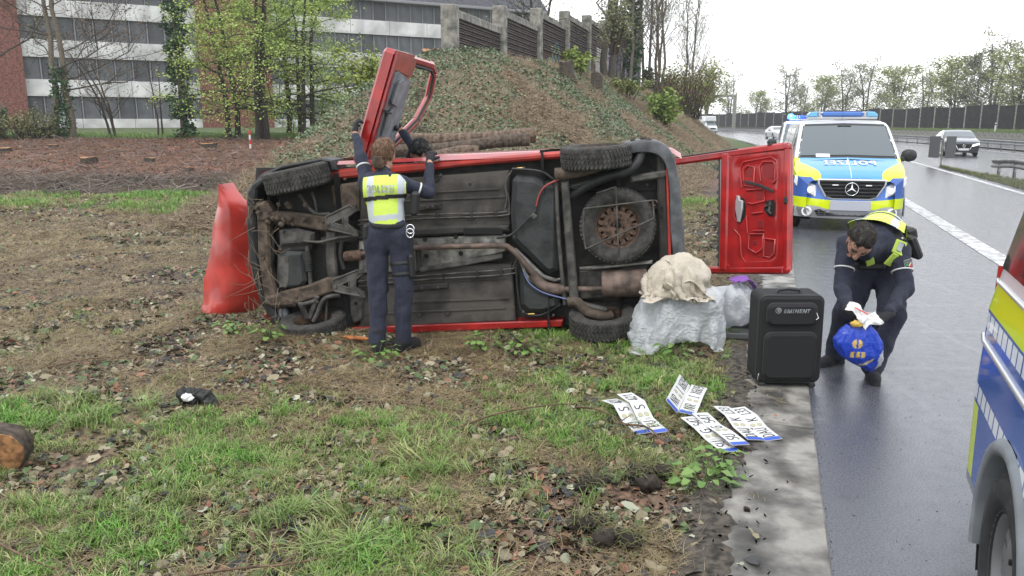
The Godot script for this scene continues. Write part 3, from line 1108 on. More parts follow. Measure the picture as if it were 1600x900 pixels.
func bush(called: String, label: String, at: Vector3, r: Vector3, n: int, size: float, c0: Color, c1: Color, seed_: int, stems := 14, group := "", cat := "bush") -> Node3D:
	var t := thing(called, label, cat, at, 0.0, group)
	var rg := RandomNumberGenerator.new()
	rg.seed = seed_
	var b := MB.new()
	b.col = lin(0.1, 0.075, 0.055)
	var tips := []
	for i in stems:
		var a := rg.randf() * TAU
		var e := Vector3(cos(a) * r.x * rg.randf_range(0.2, 1), r.y * rg.randf_range(0.55, 1.0), sin(a) * r.z * rg.randf_range(0.2, 1))
		var mid := e * 0.5 + Vector3(rg.randfn(), 0.6, rg.randfn()) * r.y * 0.12
		var pts := [Vector3(e.x * 0.45, -0.15, e.z * 0.45), mid + Vector3(e.x, 0, e.z) * 0.2, e]
		limb(b, pts, 0.02 + 0.008 * r.y, 0.005, 4)
		for k in 6:
			var f := rg.randf_range(0.05, 1.0)
			var p := (mid + Vector3(e.x, 0, e.z) * 0.2) * (1 - f) + e * f - Vector3.UP * r.y * 0.3 * (1 - f)
			var q := p + Vector3(rg.randfn(), rg.randf() * 1.2, rg.randfn()) * r.y * 0.16
			limb(b, [p, (p + q) * 0.5 + Vector3(0, 0.03, 0), q], 0.008, 0.003, 3)
			tips.append(q)
			tips.append(p)
	obj("stems", b, M.bark, t)
	if n > 0:
		obj("foliage", leaf_cloud(tips, n, size, c0, c1, r.y * 0.11, rg), M.leaf, t)
	return t

func build_trees() -> void:
	var green0 := lin(0.24, 0.35, 0.06)
	var green1 := lin(0.43, 0.53, 0.15)
	# the left background
	tree("bare_tree", "tall slim bare tree at the far left before the brick wall", on(-25.8, -41.0), {"h": 11.0, "r": 0.2, "seed": 3, "limbs": 13, "bare": 0.3, "depth": 2, "kids": 4, "limb": 0.28, "bark": lin(0.13, 0.115, 0.085), "leaves": 2600, "c0": lin(0.14, 0.16, 0.07), "c1": lin(0.2, 0.2, 0.1), "size": 0.07, "ivy": 1.6, "ivyn": 700}, "bare trees before the office building")
	tree("twin_tree", "big bare tree with two straight trunks and low spreading limbs", on(-22.6, -41.2), {"h": 12.0, "r": 0.17, "seed": 9, "stems": 2, "pair": 0.5, "lr": 0.26, "flare": 0.004, "limbs": 13, "bare": 0.2, "depth": 3, "kids": 5, "limb": 0.34, "rise": 0.35, "bark": lin(0.22, 0.19, 0.14), "twig": lin(0.11, 0.09, 0.075), "leaves": 5500, "c0": lin(0.14, 0.1, 0.06), "c1": lin(0.22, 0.13, 0.08), "size": 0.06, "scatter": 0.15, "ivy": 3.5, "ivyn": 1500}, "bare trees before the office building")
	tree("small_tree", "small bare many stemmed tree leaning out before the white wall", on(-20.4, -41.5), {"h": 4.2, "r": 0.075, "seed": 12, "stems": 3, "foot": 0.2, "flare": 0.35, "limbs": 7, "bare": 0.25, "depth": 2, "kids": 4, "limb": 0.38, "bark": lin(0.08, 0.065, 0.05), "leaves": 420, "c0": lin(0.15, 0.12, 0.07), "c1": lin(0.24, 0.17, 0.1), "size": 0.06}, "small bare trees before the office building")
	tree("small_tree", "thin bare young tree between the small tree and the ivy trunk", on(-18.2, -42.3), {"h": 3.8, "r": 0.055, "seed": 15, "stems": 2, "foot": 0.12, "flare": 0.2, "limbs": 6, "depth": 2, "kids": 4, "limb": 0.36, "bark": lin(0.09, 0.07, 0.055)}, "small bare trees before the office building")
	tree("ivy_tree", "straight tree trunk wrapped in dark ivy all the way up", on(-16.75, -41.6), {"h": 11.0, "r": 0.2, "seed": 21, "limbs": 7, "bare": 0.55, "depth": 2, "limb": 0.25, "bark": lin(0.13, 0.11, 0.08), "ivy": 10.5, "ivyn": 5200, "ivyr": 0.3, "ivys": 0.1})
	var spots := [[-13.9, -41.0, 7.6, 31, -0.08], [-12.3, -40.0, 8.8, 33, 0.02], [-10.4, -41.5, 8.6, 36, 0.05], [-11.6, -43.5, 8.0, 38, -0.02]]
	var lab := ["leftmost fresh green tree, right beside the ivy covered trunk", "fresh green tree standing over the red and white stake", "rightmost fresh green tree with boughs reaching over the white bands", "fresh green tree farthest back in its clump, before the brick strip"]
	for i in 4:
		var q = spots[i]
		tree("green_tree", lab[i], on(q[0], q[1]), {"h": q[2], "r": 0.15, "seed": q[3], "lean": Vector3(q[4], 0, 0), "stems": 2 if i != 1 else 3, "foot": 0.4, "flare": 0.1, "limbs": 12, "bare": 0.16, "depth": 2, "kids": 4, "limb": 0.34, "rise": 0.12, "up": -0.01, "bark": lin(0.06, 0.052, 0.04), "leaves": 9500, "c0": green0, "c1": green1, "size": 0.06, "scatter": 0.22, "flat": 0.6}, "fresh green trees before the building")
	for i in 9:
		var x := -27.5 + i * 1.05 + 0.5 * sin(i * 3.0)
		if i > 4:
			x = -8.6 + (i - 5) * 1.1
		var z := -40.4 - 0.8 * sin(i * 2.1)
		var where: String = ["at the far left edge", "under the slim bare tree", "left of the twin trunked tree", "behind the pale stake", "right of the twin trunked tree", "at the left foot of the mound", "left of the open car door", "behind the open car door", "on the shoulder of the mound"][i]
		bush("bush", "tangled olive brown bush %s" % where, on(x, z), Vector3(1.1, 1.4 if i < 5 else 0.8, 0.9), 1300 if i < 5 else 1500, 0.055, lin(0.14, 0.15, 0.06), lin(0.26, 0.27, 0.12) if i < 5 else lin(0.3, 0.37, 0.1), 50 + i, 30, "tangled bushes at the edge of the clearing")
	# behind and beside the noise wall
	tree("bare_tree", "bare tree leaning over the noise wall with thick forked boughs", on(5.4, -44.5), {"h": 11.0, "r": 0.2, "seed": 71, "stems": 2, "lean": Vector3(0.12, 0, 0), "foot": 0.5, "flare": 0.2, "limbs": 8, "bare": 0.25, "depth": 3, "kids": 3, "limb": 0.35, "bark": lin(0.1, 0.085, 0.07)}, "bare trees by the noise wall")
	tree("bare_tree", "bare tree behind the noise wall above its stepped top", on(1.5, -42.0), {"h": 8.0, "r": 0.13, "seed": 74, "stems": 2, "foot": 0.5, "flare": 0.15, "limbs": 9, "bare": 0.3, "depth": 3, "kids": 3, "limb": 0.32, "leaves": 900, "c0": lin(0.13, 0.14, 0.06), "c1": lin(0.24, 0.24, 0.12), "size": 0.06, "bark": lin(0.1, 0.085, 0.07)}, "bare trees by the noise wall")
	var wl := ["tall whippy tree with ivy at its foot right of the noise wall", "tall whippy tree, second right of the noise wall", "tall whippy tree, third right of the noise wall", "tall whippy tree nearest to the gantry"]
	var ws := [[8.0, -55.0, 10.5], [9.6, -58.0, 12.0], [12.2, -66.0, 12.5], [16.0, -74.0, 11.0]]
	for i in 4:
		var q2 = ws[i]
		tree("whippy_tree", wl[i], on(q2[0], q2[1]), {"h": q2[2], "r": 0.12, "seed": 81 + i, "stems": 3, "foot": 0.7, "flare": 0.12, "limbs": 20, "bare": 0.2, "depth": 2, "kids": 5, "limb": 0.3, "lr": 0.25, "rise": 1.4, "spread": 0.55, "bark": lin(0.2, 0.17, 0.135), "leaves": 1100, "c0": lin(0.13, 0.15, 0.06), "c1": lin(0.25, 0.24, 0.12), "size": 0.08, "ivy": 6.0 if i == 0 else 1.5, "ivyn": 2000 if i == 0 else 500, "ivyr": 0.4 if i == 0 else 0.15, "ivys": 0.13}, "tall whippy trees right of the noise wall")
	bush("bush", "large yellow green bush at the right end of the embankment", on(13.0, -60.0), Vector3(2.2, 3.8, 2.2), 5200, 0.11, lin(0.17, 0.2, 0.05), lin(0.3, 0.34, 0.1), 91, 30)
	bush("bush", "reddish brown thicket of bare stems above the slope", on(11.5, -56.0), Vector3(3.2, 3.4, 2.4), 1500, 0.07, lin(0.16, 0.09, 0.06), lin(0.24, 0.15, 0.1), 92, 60)
	bush("bush", "light green laurel bush low on the right slope", on(6.6, -36.0), Vector3(0.75, 1.5, 0.75), 1300, 0.1, lin(0.1, 0.17, 0.03), lin(0.24, 0.3, 0.07), 93, 14)
	bush("bush", "bright green bush at the foot of the ribbed noise panels", on(2.6, -33.5), Vector3(0.7, 0.9, 0.6), 1100, 0.09, lin(0.12, 0.18, 0.03), lin(0.26, 0.32, 0.07), 94, 14)
	bush("bush", "pale green bush on the slope below the graffiti panel", on(4.9, -36.5), Vector3(1.3, 0.8, 0.9), 1300, 0.08, lin(0.12, 0.15, 0.04), lin(0.24, 0.25, 0.09), 95, 14)
	bush("bush", "yellow green bush on the left slope behind the car door", on(-3.9, -24.0), Vector3(1.4, 1.5, 1.0), 2000, 0.065, lin(0.15, 0.2, 0.03), lin(0.28, 0.33, 0.07), 96, 18)
	# creeper hanging over the wall
	bush("creeper", "creeper trailing down over the noise wall posts", on(4.9, -39.6) + Vector3.UP * 1.6, Vector3(0.8, 2.4, 0.4), 1500, 0.07, lin(0.12, 0.14, 0.06), lin(0.22, 0.22, 0.11), 97, 22, "", "creeper")
	bush("creeper", "bright ivy climbing the dark fence near the right edge", rp(88.5, -34.8, 0.8), Vector3(0.7, 2.9, 0.3), 1500, 0.14, lin(0.1, 0.16, 0.04), lin(0.2, 0.28, 0.08), 98, 12, "", "creeper")
	# the row beyond the far fence
	var protos := []
	var kinds := [
		{"h": 9.0, "r": 0.2, "seed": 101, "stems": 2, "foot": 0.8, "flare": 0.15, "limbs": 12, "bare": 0.2, "depth": 2, "kids": 5, "limb": 0.36, "leaves": 1800, "c0": lin(0.16, 0.17, 0.08), "c1": lin(0.28, 0.27, 0.14), "size": 0.13, "scatter": 0.35},
		{"h": 11.5, "r": 0.25, "seed": 104, "stems": 4, "foot": 0.5, "flare": 0.2, "limbs": 8, "bare": 0.3, "depth": 3, "kids": 3, "limb": 0.3, "rise": 1.2, "spread": 0.6},
		{"h": 6.5, "r": 0.16, "seed": 107, "stems": 3, "foot": 1.2, "flare": 0.2, "limbs": 10, "bare": 0.1, "depth": 2, "kids": 4, "limb": 0.4, "leaves": 4200, "c0": lin(0.18, 0.21, 0.07), "c1": lin(0.33, 0.34, 0.13), "size": 0.14, "scatter": 0.4},
		{"h": 9.5, "r": 0.22, "seed": 110, "stems": 1, "limbs": 22, "bare": 0.15, "depth": 2, "kids": 4, "limb": 0.3, "rise": 0.6, "leaves": 3800, "c0": lin(0.1, 0.12, 0.07), "c1": lin(0.2, 0.2, 0.12), "size": 0.13, "scatter": 0.3},
	]
	var kl := ["thin hazy tree with early green", "tall bare forked tree", "low round yellow green tree", "dense dark conical tree"]
	var kn := ["hazy_tree", "forked_tree", "round_tree", "dark_tree"]
	var row := [[74, 2], [80, 0], [86, 2], [93, 0], [99, 1], [104, 2], [111, 3], [118, 0], [124, 2], [131, 0], [137, 3], [143, 2], [150, 0], [157, 2], [165, 0], [174, 0], [183, 2], [192, 0], [202, 0], [213, 2], [224, 0], [236, 1], [248, 0], [262, 0], [276, 2], [292, 0]]
	for k in 4:
		protos.append(null)
	for i in row.size():
		var s: float = row[i][0]
		var k: int = row[i][1]
		var m := -40.0 + 6.0 * smoothstep(100, 220, s) - 3.0 * absf(sin(i * 2.7))
		var p := rp(s, m, 0.6)
		var ones := ["first", "second", "third", "fourth", "fifth", "sixth", "seventh", "eighth", "ninth", "tenth", "eleventh", "twelfth", "thirteenth", "fourteenth", "fifteenth", "sixteenth", "seventeenth", "eighteenth", "nineteenth"]
		var ord: String = ones[i] if i < 19 else ("twentieth" if i == 19 else "twenty " + ones[i - 20])
		var lb := "%s behind the far fence, %s from the right" % [kl[k], ord]
		if protos[k] == null:
			protos[k] = tree(kn[k], lb, p, kinds[k], "trees beyond the far fence")
		else:
			var c := dup(protos[k], lb, "trees beyond the far fence")
			c.position = p
			c.rotation.y = i * 1.9
			c.scale = Vector3.ONE * (1.0 + 0.5 * absf(sin(i * 1.3)))

# ---------- litter, grass, leaves: what nobody could count ----------
func scatter(called: String, m: Mesh, mt: Material, list: Array, label: String, cat: String) -> void:
	var mm := MultiMesh.new()
	mm.transform_format = MultiMesh.TRANSFORM_3D
	mm.use_colors = true
	mm.mesh = m
	mm.instance_count = list.size() / 2
	for i in list.size() / 2:
		mm.set_instance_transform(i, list[i * 2])
		mm.set_instance_color(i, list[i * 2 + 1])
	var o := MultiMeshInstance3D.new()
	o.name = numbered(called)
	o.multimesh = mm
	o.material_override = mt
	add_child(o)
	tag(o, label, cat, "", "stuff")

func tuft_mesh(n: int, h: float, w: float, spread: float, sd: int) -> ArrayMesh:
	var rg := RandomNumberGenerator.new()
	rg.seed = sd
	var b := MB.new()
	for i in n:
		var a := rg.randf() * TAU
		var d := Vector3(cos(a), 0, sin(a))
		var o := Vector3(rg.randfn(), 0, rg.randfn()) * spread * 0.3
		var l := h * rg.randf_range(0.5, 1.15)
		var out := rg.randf_range(0.25, 1.0) * spread * 1.3
		var side := Vector3(-d.z, 0, d.x) * w * 0.5
		var tone := rg.randf_range(0.75, 1.2)
		b.col = Color(tone, tone, tone * rg.randf_range(0.8, 1.1))
		var p1 := o + d * out * 0.3 + Vector3.UP * l * 0.55
		var p2 := o + d * out * 0.75 + Vector3.UP * l * 0.85
		var p3 := o + d * out * 1.25 + Vector3.UP * l * rg.randf_range(0.6, 1.0)
		b.grid([[o - side, o + side], [p1 - side * 0.9, p1 + side * 0.9], [p2 - side * 0.6, p2 + side * 0.6], [p3 - side * 0.1, p3 + side * 0.1]])
	return b.mesh()

func leaf_mesh(sd: int) -> ArrayMesh:
	var rg := RandomNumberGenerator.new()
	rg.seed = sd
	var b := MB.new()
	var n := 9
	var v := PackedVector3Array([Vector3(0, 0.1 * rg.randf(), 0)])
	for i in n:
		var a := TAU * i / n
		var r := 0.5 * (1.0 + 0.25 * cos(a * (3 if sd % 2 else 1)) + 0.12 * rg.randfn())
		v.append(Vector3(cos(a) * r, 0.16 * absf(sin(a)) * rg.randf_range(0.3, 1.6) + 0.1 * cos(a * 2.0), sin(a) * r * 0.72))
	var t := PackedInt32Array()
	for i in n:
		t.append_array([0, 1 + (i + 1) % n, 1 + i])
	b.add(v, t, false)
	return b.mesh()

func rand_basis(rg: RandomNumberGenerator, tilt: float) -> Basis:
	return Basis(Vector3.UP, rg.randf() * TAU) * Basis(Vector3(1, 0, 0), rg.randfn() * tilt) * Basis(Vector3(0, 0, 1), rg.randfn() * tilt)

func build_litter() -> void:
	var rg := RandomNumberGenerator.new()
	rg.seed = 5
	var grass := [[], [], []]
	var straw := []
	var leaves := [[], [], []]
	var chips := []
	var twigs := []
	var clods := []
	# denser towards the camera; random spots over the part of the verge in view
	var bands := [[-1.4, -4.6, 1.0], [-4.6, -8.5, 0.62], [-8.5, -14.0, 0.2], [-14.0, -24.0, 0.09], [-24.0, -43.5, 0.035]]
	for bd in bands:
		var za: float = bd[0]
		var zb: float = bd[1]
		var area := 0.0
		var xl := zb * 0.72 - 2.6
		var xr := 3.2 if zb > -9.0 else 5.0
		var cnt := int(absf(za - zb) * (xr - xl) * 3400.0 * float(bd[2]))
		for i in cnt:
			var z := rg.randf_range(zb, za)
			var x := rg.randf_range(xl, xr)
			var n := x * LD.x + z * LD.y
			var edge := n < 0.17 + 0.1 * N1.get_noise_2d(z * 80.0, 3.0)
			if n < -0.33 or edge and (rg.randf() > 0.06 * smoothstep(-0.3, 0.2, n) or rg.randf() < 0.5 and z < -8.0) or x < z * 0.70 - 2.3:
				continue
			if mound_at(x, z) > 0.12:
				continue
			var gr := green_at(x, z)
			var ch := chip_at(x, z)
			var far := smoothstep(-8.0, -20.0, z)
			var k := 1.0 + far * 1.1
			var red := z < -25.0
			var murk := z < -19.9 and z > -25.0 and x < -5.0
			if red:
				ch = 1.0
			var u := rg.randf()
			var p := on(x, z, -0.004)
			if edge:
				p.y = 0.022
				u = lerpf(0.3, 1.0, u)
				gr = 0.0
			var tint = rg.randf_range(0.7, 1.25)
			if murk:
				tint = Color(0.42, 0.38, 0.42) * tint
			var ty := 0.6 * N1.get_noise_2d(x * 13.0 + 40.0, z * 13.0 + 70.0) + 0.8 * N1.get_noise_2d(x * 48.0 + 40.0, z * 48.0 + 70.0) + 0.22 * smoothstep(-6.5, -9.0, z) * smoothstep(-0.5, -2.0, x)
			if ty < -0.42 and rg.randf() < 0.75 and not (u < gr * 0.34):
				continue
			if u < gr * 0.34:
				var lush := clampf(gr + rg.randf_range(-0.35, 0.2), 0, 1)
				var c := lin(0.25, 0.235, 0.1).lerp(lin(0.14, 0.33, 0.045), lush)
				if rg.randf() < 0.15:
					c = lin(0.4, 0.4, 0.19)
				var sc := k * rg.randf_range(0.55, 1.1) * (0.6 + 0.65 * gr)
				grass[rg.randi() % 3].append_array([Transform3D(rand_basis(rg, 0.25).scaled(Vector3(sc, sc * 0.85, sc)), p), c * tint])
			elif u < 0.6 - 0.15 * ch:
				if rg.randf() < clampf(0.3 + ty * 2.6, 0.08, 0.92):
					var c2 := lin(0.38, 0.3, 0.165).lerp(lin(0.2, 0.145, 0.09), rg.randf())
					var sc2 := k * rg.randf_range(0.5, 1.0)
					straw.append_array([Transform3D(rand_basis(rg, 0.5).scaled(Vector3(sc2 * 1.3, sc2 * 0.5, sc2 * 1.3)), p), c2 * tint * (Color(0.75, 0.5, 0.5) if red else Color.WHITE)])
				else:
					var c3 := lin(0.13, 0.086, 0.056)
					var w := rg.randf()
					if w < 0.3:
						c3 = lin(0.25, 0.215, 0.14)
					elif w < 0.52:
						c3 = lin(0.09, 0.135, 0.055)
					elif w < 0.68:
						c3 = lin(0.045, 0.044, 0.045)
					elif w < 0.72:
						c3 = lin(0.37, 0.38, 0.28)
					elif w < 0.8:
						c3 = lin(0.24, 0.115, 0.07)
					var s3 := (0.014 + 0.062 * pow(rg.randf(), 2.2)) * (1.0 + far * 0.8)
					if rg.randf() < 0.08:
						s3 *= 1.3
					leaves[rg.randi() % 3].append_array([Transform3D(rand_basis(rg, 0.45) * Basis.from_scale(Vector3(s3, s3, s3)), p + Vector3.UP * rg.randf_range(0.004, 0.02)), c3 * tint * (Color(1.3, 0.8, 0.75) if red else Color.WHITE)])
			elif u < 0.64 + 0.3 * ch:
				var c4 := lin(0.33, 0.185, 0.11).lerp(lin(0.5, 0.35, 0.22), rg.randf() * rg.randf())
				var l := rg.randf_range(0.008, 0.028) * (1.0 + far)
				chips.append_array([Transform3D(rand_basis(rg, 0.5) * Basis.from_scale(Vector3(l, l * 0.18, l * 0.42)), p + Vector3.UP * rg.randf_range(0.003, 0.014)), c4 * tint * (Color(0.85, 0.75, 0.75) if red else Color.WHITE)])
			elif u > 0.972:
				var l2 := rg.randf_range(0.08, 0.34) * k
				twigs.append_array([Transform3D(rand_basis(rg, 0.14) * Basis.from_scale(Vector3(l2, l2 * 0.6, l2)), p + Vector3.UP * 0.012), lin(0.1, 0.072, 0.05) * tint])
			elif u > 0.955:
				var s5 := rg.randf_range(0.012, 0.045) * k
				clods.append_array([Transform3D(rand_basis(rg, 0.6) * Basis.from_scale(Vector3(s5, s5 * 0.6, s5)), p), lin(0.04, 0.032, 0.026) * tint])
	for i in 3:
		scatter("grass", tuft_mesh(9, 0.075, 0.0045, 0.05, 200 + i), M.blade, grass[i], "green grass tufts growing through the litter of the verge", "grass")
		scatter("fallen_leaves", leaf_mesh(210 + i), M.litter, leaves[i], "brown, black and green fallen leaves strewn over the verge", "leaves")
	scatter("dry_grass", tuft_mesh(11, 0.06, 0.003, 0.11, 220), M.blade, straw, "flattened straw coloured dry grass on the verge", "dry grass")
	var cb := MB.new()
	cb.prism([Vector2(-0.5, -0.2), Vector2(-0.2, -0.5), Vector2(0.45, -0.32), Vector2(0.5, 0.1), Vector2(0.1, 0.5), Vector2(-0.42, 0.3)], -0.5, 0.5, 0.0)
	for i in cb.P.size():
		cb.P[i] = Vector3(cb.P[i].x, cb.P[i].z + 0.6 * cb.P[i].x * cb.P[i].y, cb.P[i].y)
		cb.N[i] = Vector3(cb.N[i].x, cb.N[i].z, cb.N[i].y)
	scatter("wood_chips", cb.mesh(), M.litter, chips, "reddish wood chips scattered over the ground", "wood chips")
	var tb := MB.new()
	tb.tube([Vector3(-0.5, 0, 0), Vector3(-0.15, 0.03, 0.06), Vector3(0.2, 0.01, 0.02), Vector3(0.5, 0.05, -0.05)], [0.012, 0.011, 0.009, 0.004], 4)
	tb.tube([Vector3(-0.1, 0.025, 0.05), Vector3(0.1, 0.06, 0.22)], [0.007, 0.003], 3)
	scatter("twigs", tb.mesh(), M.litter, twigs, "thin broken twigs lying over the verge", "twigs")
	var db := MB.new()
	db.blob(Vector3.ZERO, Vector3(0.5, 0.5, 0.5), N2, 0.6, 5)
	scatter("earth_clods", db.mesh(), M.ground, clods, "small dark clods of earth on the verge", "earth")
	# taller tufts of grass
	var tall := []
	for q in [[-0.55, -4.35, 1.6], [-0.42, -4.2, 1.4], [-0.95, -3.45, 1.7], [-0.75, -3.3, 1.5], [-1.15, -3.6, 1.2], [-2.9, -4.9, 1.5], [-2.5, -5.0, 1.3], [-3.1, -5.2, 1.3], [0.75, -4.0, 1.0], [0.2, -3.75, 1.1], [-0.2, -3.2, 1.3], [-1.3, -4.1, 1.0], [-0.05, -3.9, 0.9], [1.0, -4.1, 1.0], [0.95, -6.4, 0.8], [0.4, -6.7, 0.8], [1.25, -6.1, 0.9], [-1.75, -3.6, 1.1], [0.5, -6.6, 0.9], [-0.6, -5.0, 0.9], [0.0, -5.6, 0.8], [0.2, -5.8, 0.9]]:
		for j in 8:
			var x: float = q[0] + rg.randfn() * 0.14
			var z: float = q[1] + rg.randfn() * 0.12
			var s: float = q[2] * rg.randf_range(0.5, 0.85)
			tall.append_array([Transform3D(rand_basis(rg, 0.3).scaled(Vector3(s, s * 0.7, s)), on(x, z)), lin(0.17, 0.28, 0.065).lerp(lin(0.36, 0.36, 0.17), rg.randf() * rg.randf()) * rg.randf_range(0.75, 1.2)])
	scatter("tall_grass", tuft_mesh(26, 0.14, 0.0045, 0.09, 230), M.blade, tall, "taller fresh green grass tufts in the foreground", "grass")
	# ground ivy and dead stems over the embankment
	var ivy := [[], []]
	var dead := []
	var brown := []
	for i in 340000:
		var z := rg.randf_range(-70.0, -12.5)
		if rg.randf() < smoothstep(-34.0, -70.0, z) * 0.75:
			continue
		var x := rg.randf_range(-13.0, 6.0 + maxf(0.0, -z - 20.0) * 0.25)
		var mo := mound_at(x, z)
		if mo < 0.015:
			continue
		var p := on(x, z)
		var nn := N1.get_noise_2d(x * 7.0 + 700.0, z * 7.0) * 1.5 + 0.6 * N1.get_noise_2d(x * 25.0, z * 25.0 + 90.0)
		var right := smoothstep(0.0, 5.0, x - 0.1 * (-z - 20.0))
		var left := smoothstep(-3.0, -8.0, x)
		var low := smoothstep(0.3, 0.05, mo)
		if nn > -0.18 + right * 0.5 + left * 0.55 + low * 0.2 and rg.randf() < 0.92:
			var c := lin(0.055, 0.1, 0.04).lerp(lin(0.22, 0.28, 0.16), rg.randf() * rg.randf())
			if rg.randf() < 0.08:
				c = lin(0.2, 0.22, 0.1)
			var s := rg.randf_range(0.03, 0.085)
			ivy[i % 2].append_array([Transform3D(rand_basis(rg, 0.6) * Basis.from_scale(Vector3(s, s, s)), p + Vector3.UP * rg.randf_range(0.02, 0.22)), c])
		elif rg.randf() < 0.6:
			var l := rg.randf_range(0.2, 0.7)
			dead.append_array([Transform3D(rand_basis(rg, 0.5) * Basis.from_scale(Vector3(l, l, l)), p + Vector3.UP * 0.04), lin(0.34, 0.27, 0.18).lerp(lin(0.17, 0.125, 0.085), rg.randf())])
		else:
			var s2 := rg.randf_range(0.06, 0.12)
			brown.append_array([Transform3D(rand_basis(rg, 0.5) * Basis.from_scale(Vector3(s2, s2, s2)), p + Vector3.UP * rg.randf_range(0.0, 0.06)), lin(0.22, 0.15, 0.095).lerp(lin(0.36, 0.28, 0.17), rg.randf())])
	for i in 2:
		scatter("ground_ivy", leaf_mesh(240 + i), M.ivy, ivy[i], "dark green ivy carpeting the embankment", "ivy")
	scatter("dead_stems", tb.mesh(), M.litter, dead, "dry brown stems tangled over the embankment", "brushwood")
	scatter("dead_leaves", leaf_mesh(244), M.litter, brown, "dry brown leaves on the slope of the embankment", "leaves")
	# brushwood at the near left edge of the clearing and under the trees
	var br := []
	for i in 5200:
		var x := rg.randf_range(-27.0, -6.0)
		var z := rg.randf_range(-42.5, -19.6)
		if z < -26.0 and rg.randf() < 0.72:
			continue
		var l := rg.randf_range(0.3, 1.0)
		br.append_array([Transform3D(rand_basis(rg, 0.3) * Basis.from_scale(Vector3(l, l, l)), on(x, z, 0.05)), lin(0.18, 0.14, 0.125).lerp(lin(0.3, 0.24, 0.2), rg.randf()) * (0.55 if br.size() % 6 < 4 and br.size() > 0 else 1.0)])
	scatter("brushwood", tb.mesh(), M.litter, br, "grey brown brushwood strewn over the clearing", "brushwood")
	# grass on the wedge between the roads and along the far verge
	var grit := []
	for i in 1300:
		var q3 := rp(rg.randf_range(0.5, 26.0), -0.36 - 2.4 * pow(rg.randf(), 4.0), 0.001)
		var s3 := rg.randf_range(0.0015, 0.0045)
		grit.append_array([Transform3D(rand_basis(rg, 0.6) * Basis.from_scale(Vector3(s3 * 1.6, s3 * 0.6, s3)), q3), lin(0.13, 0.125, 0.12).lerp(lin(0.34, 0.32, 0.28), rg.randf())])
	scatter("grit", cb.mesh(), M.litter, grit, "small stones and grit along the edge of the wet road", "grit")
	var isl := []
	for i in 5200:
		var gx := rg.randf_range(-29.0, -11.0)
		var gz := rg.randf_range(-46.0, -41.3)
		var gs := rg.randf_range(1.5, 3.2)
		isl.append_array([Transform3D(rand_basis(rg, 0.2).scaled(Vector3(gs, gs, gs)), on(gx, gz)), lin(0.13, 0.27, 0.05).lerp(lin(0.24, 0.3, 0.1), rg.randf())])
	for i in 1700:
		var s := rg.randf_range(6.0, 39.0)
		var w := 2.3 * smoothstep(40.5, 18.0, s)
		var q := rp(s, -6.9 - w * rg.randf(), 0.02)
		var c := lin(0.2, 0.17, 0.09).lerp(lin(0.1, 0.17, 0.04), rg.randf())
		var sc := rg.randf_range(0.6, 1.3)
		isl.append_array([Transform3D(rand_basis(rg, 0.2).scaled(Vector3(sc, sc * 1.1, sc)), q), c])
	for i in 9000:
		var q2 := rp(rg.randf_range(50.0, 220.0), rg.randf_range(-34.5, -31.0), 0.75)
		var sc2 := rg.randf_range(2.0, 4.5)
		isl.append_array([Transform3D(rand_basis(rg, 0.2).scaled(Vector3(sc2, sc2, sc2)), q2), lin(0.1, 0.2, 0.04).lerp(lin(0.2, 0.22, 0.08), rg.randf())])
	scatter("verge_grass", tuft_mesh(10, 0.09, 0.006, 0.07, 250), M.blade, isl, "rough grass on the wedge and bank along the motorway", "grass")

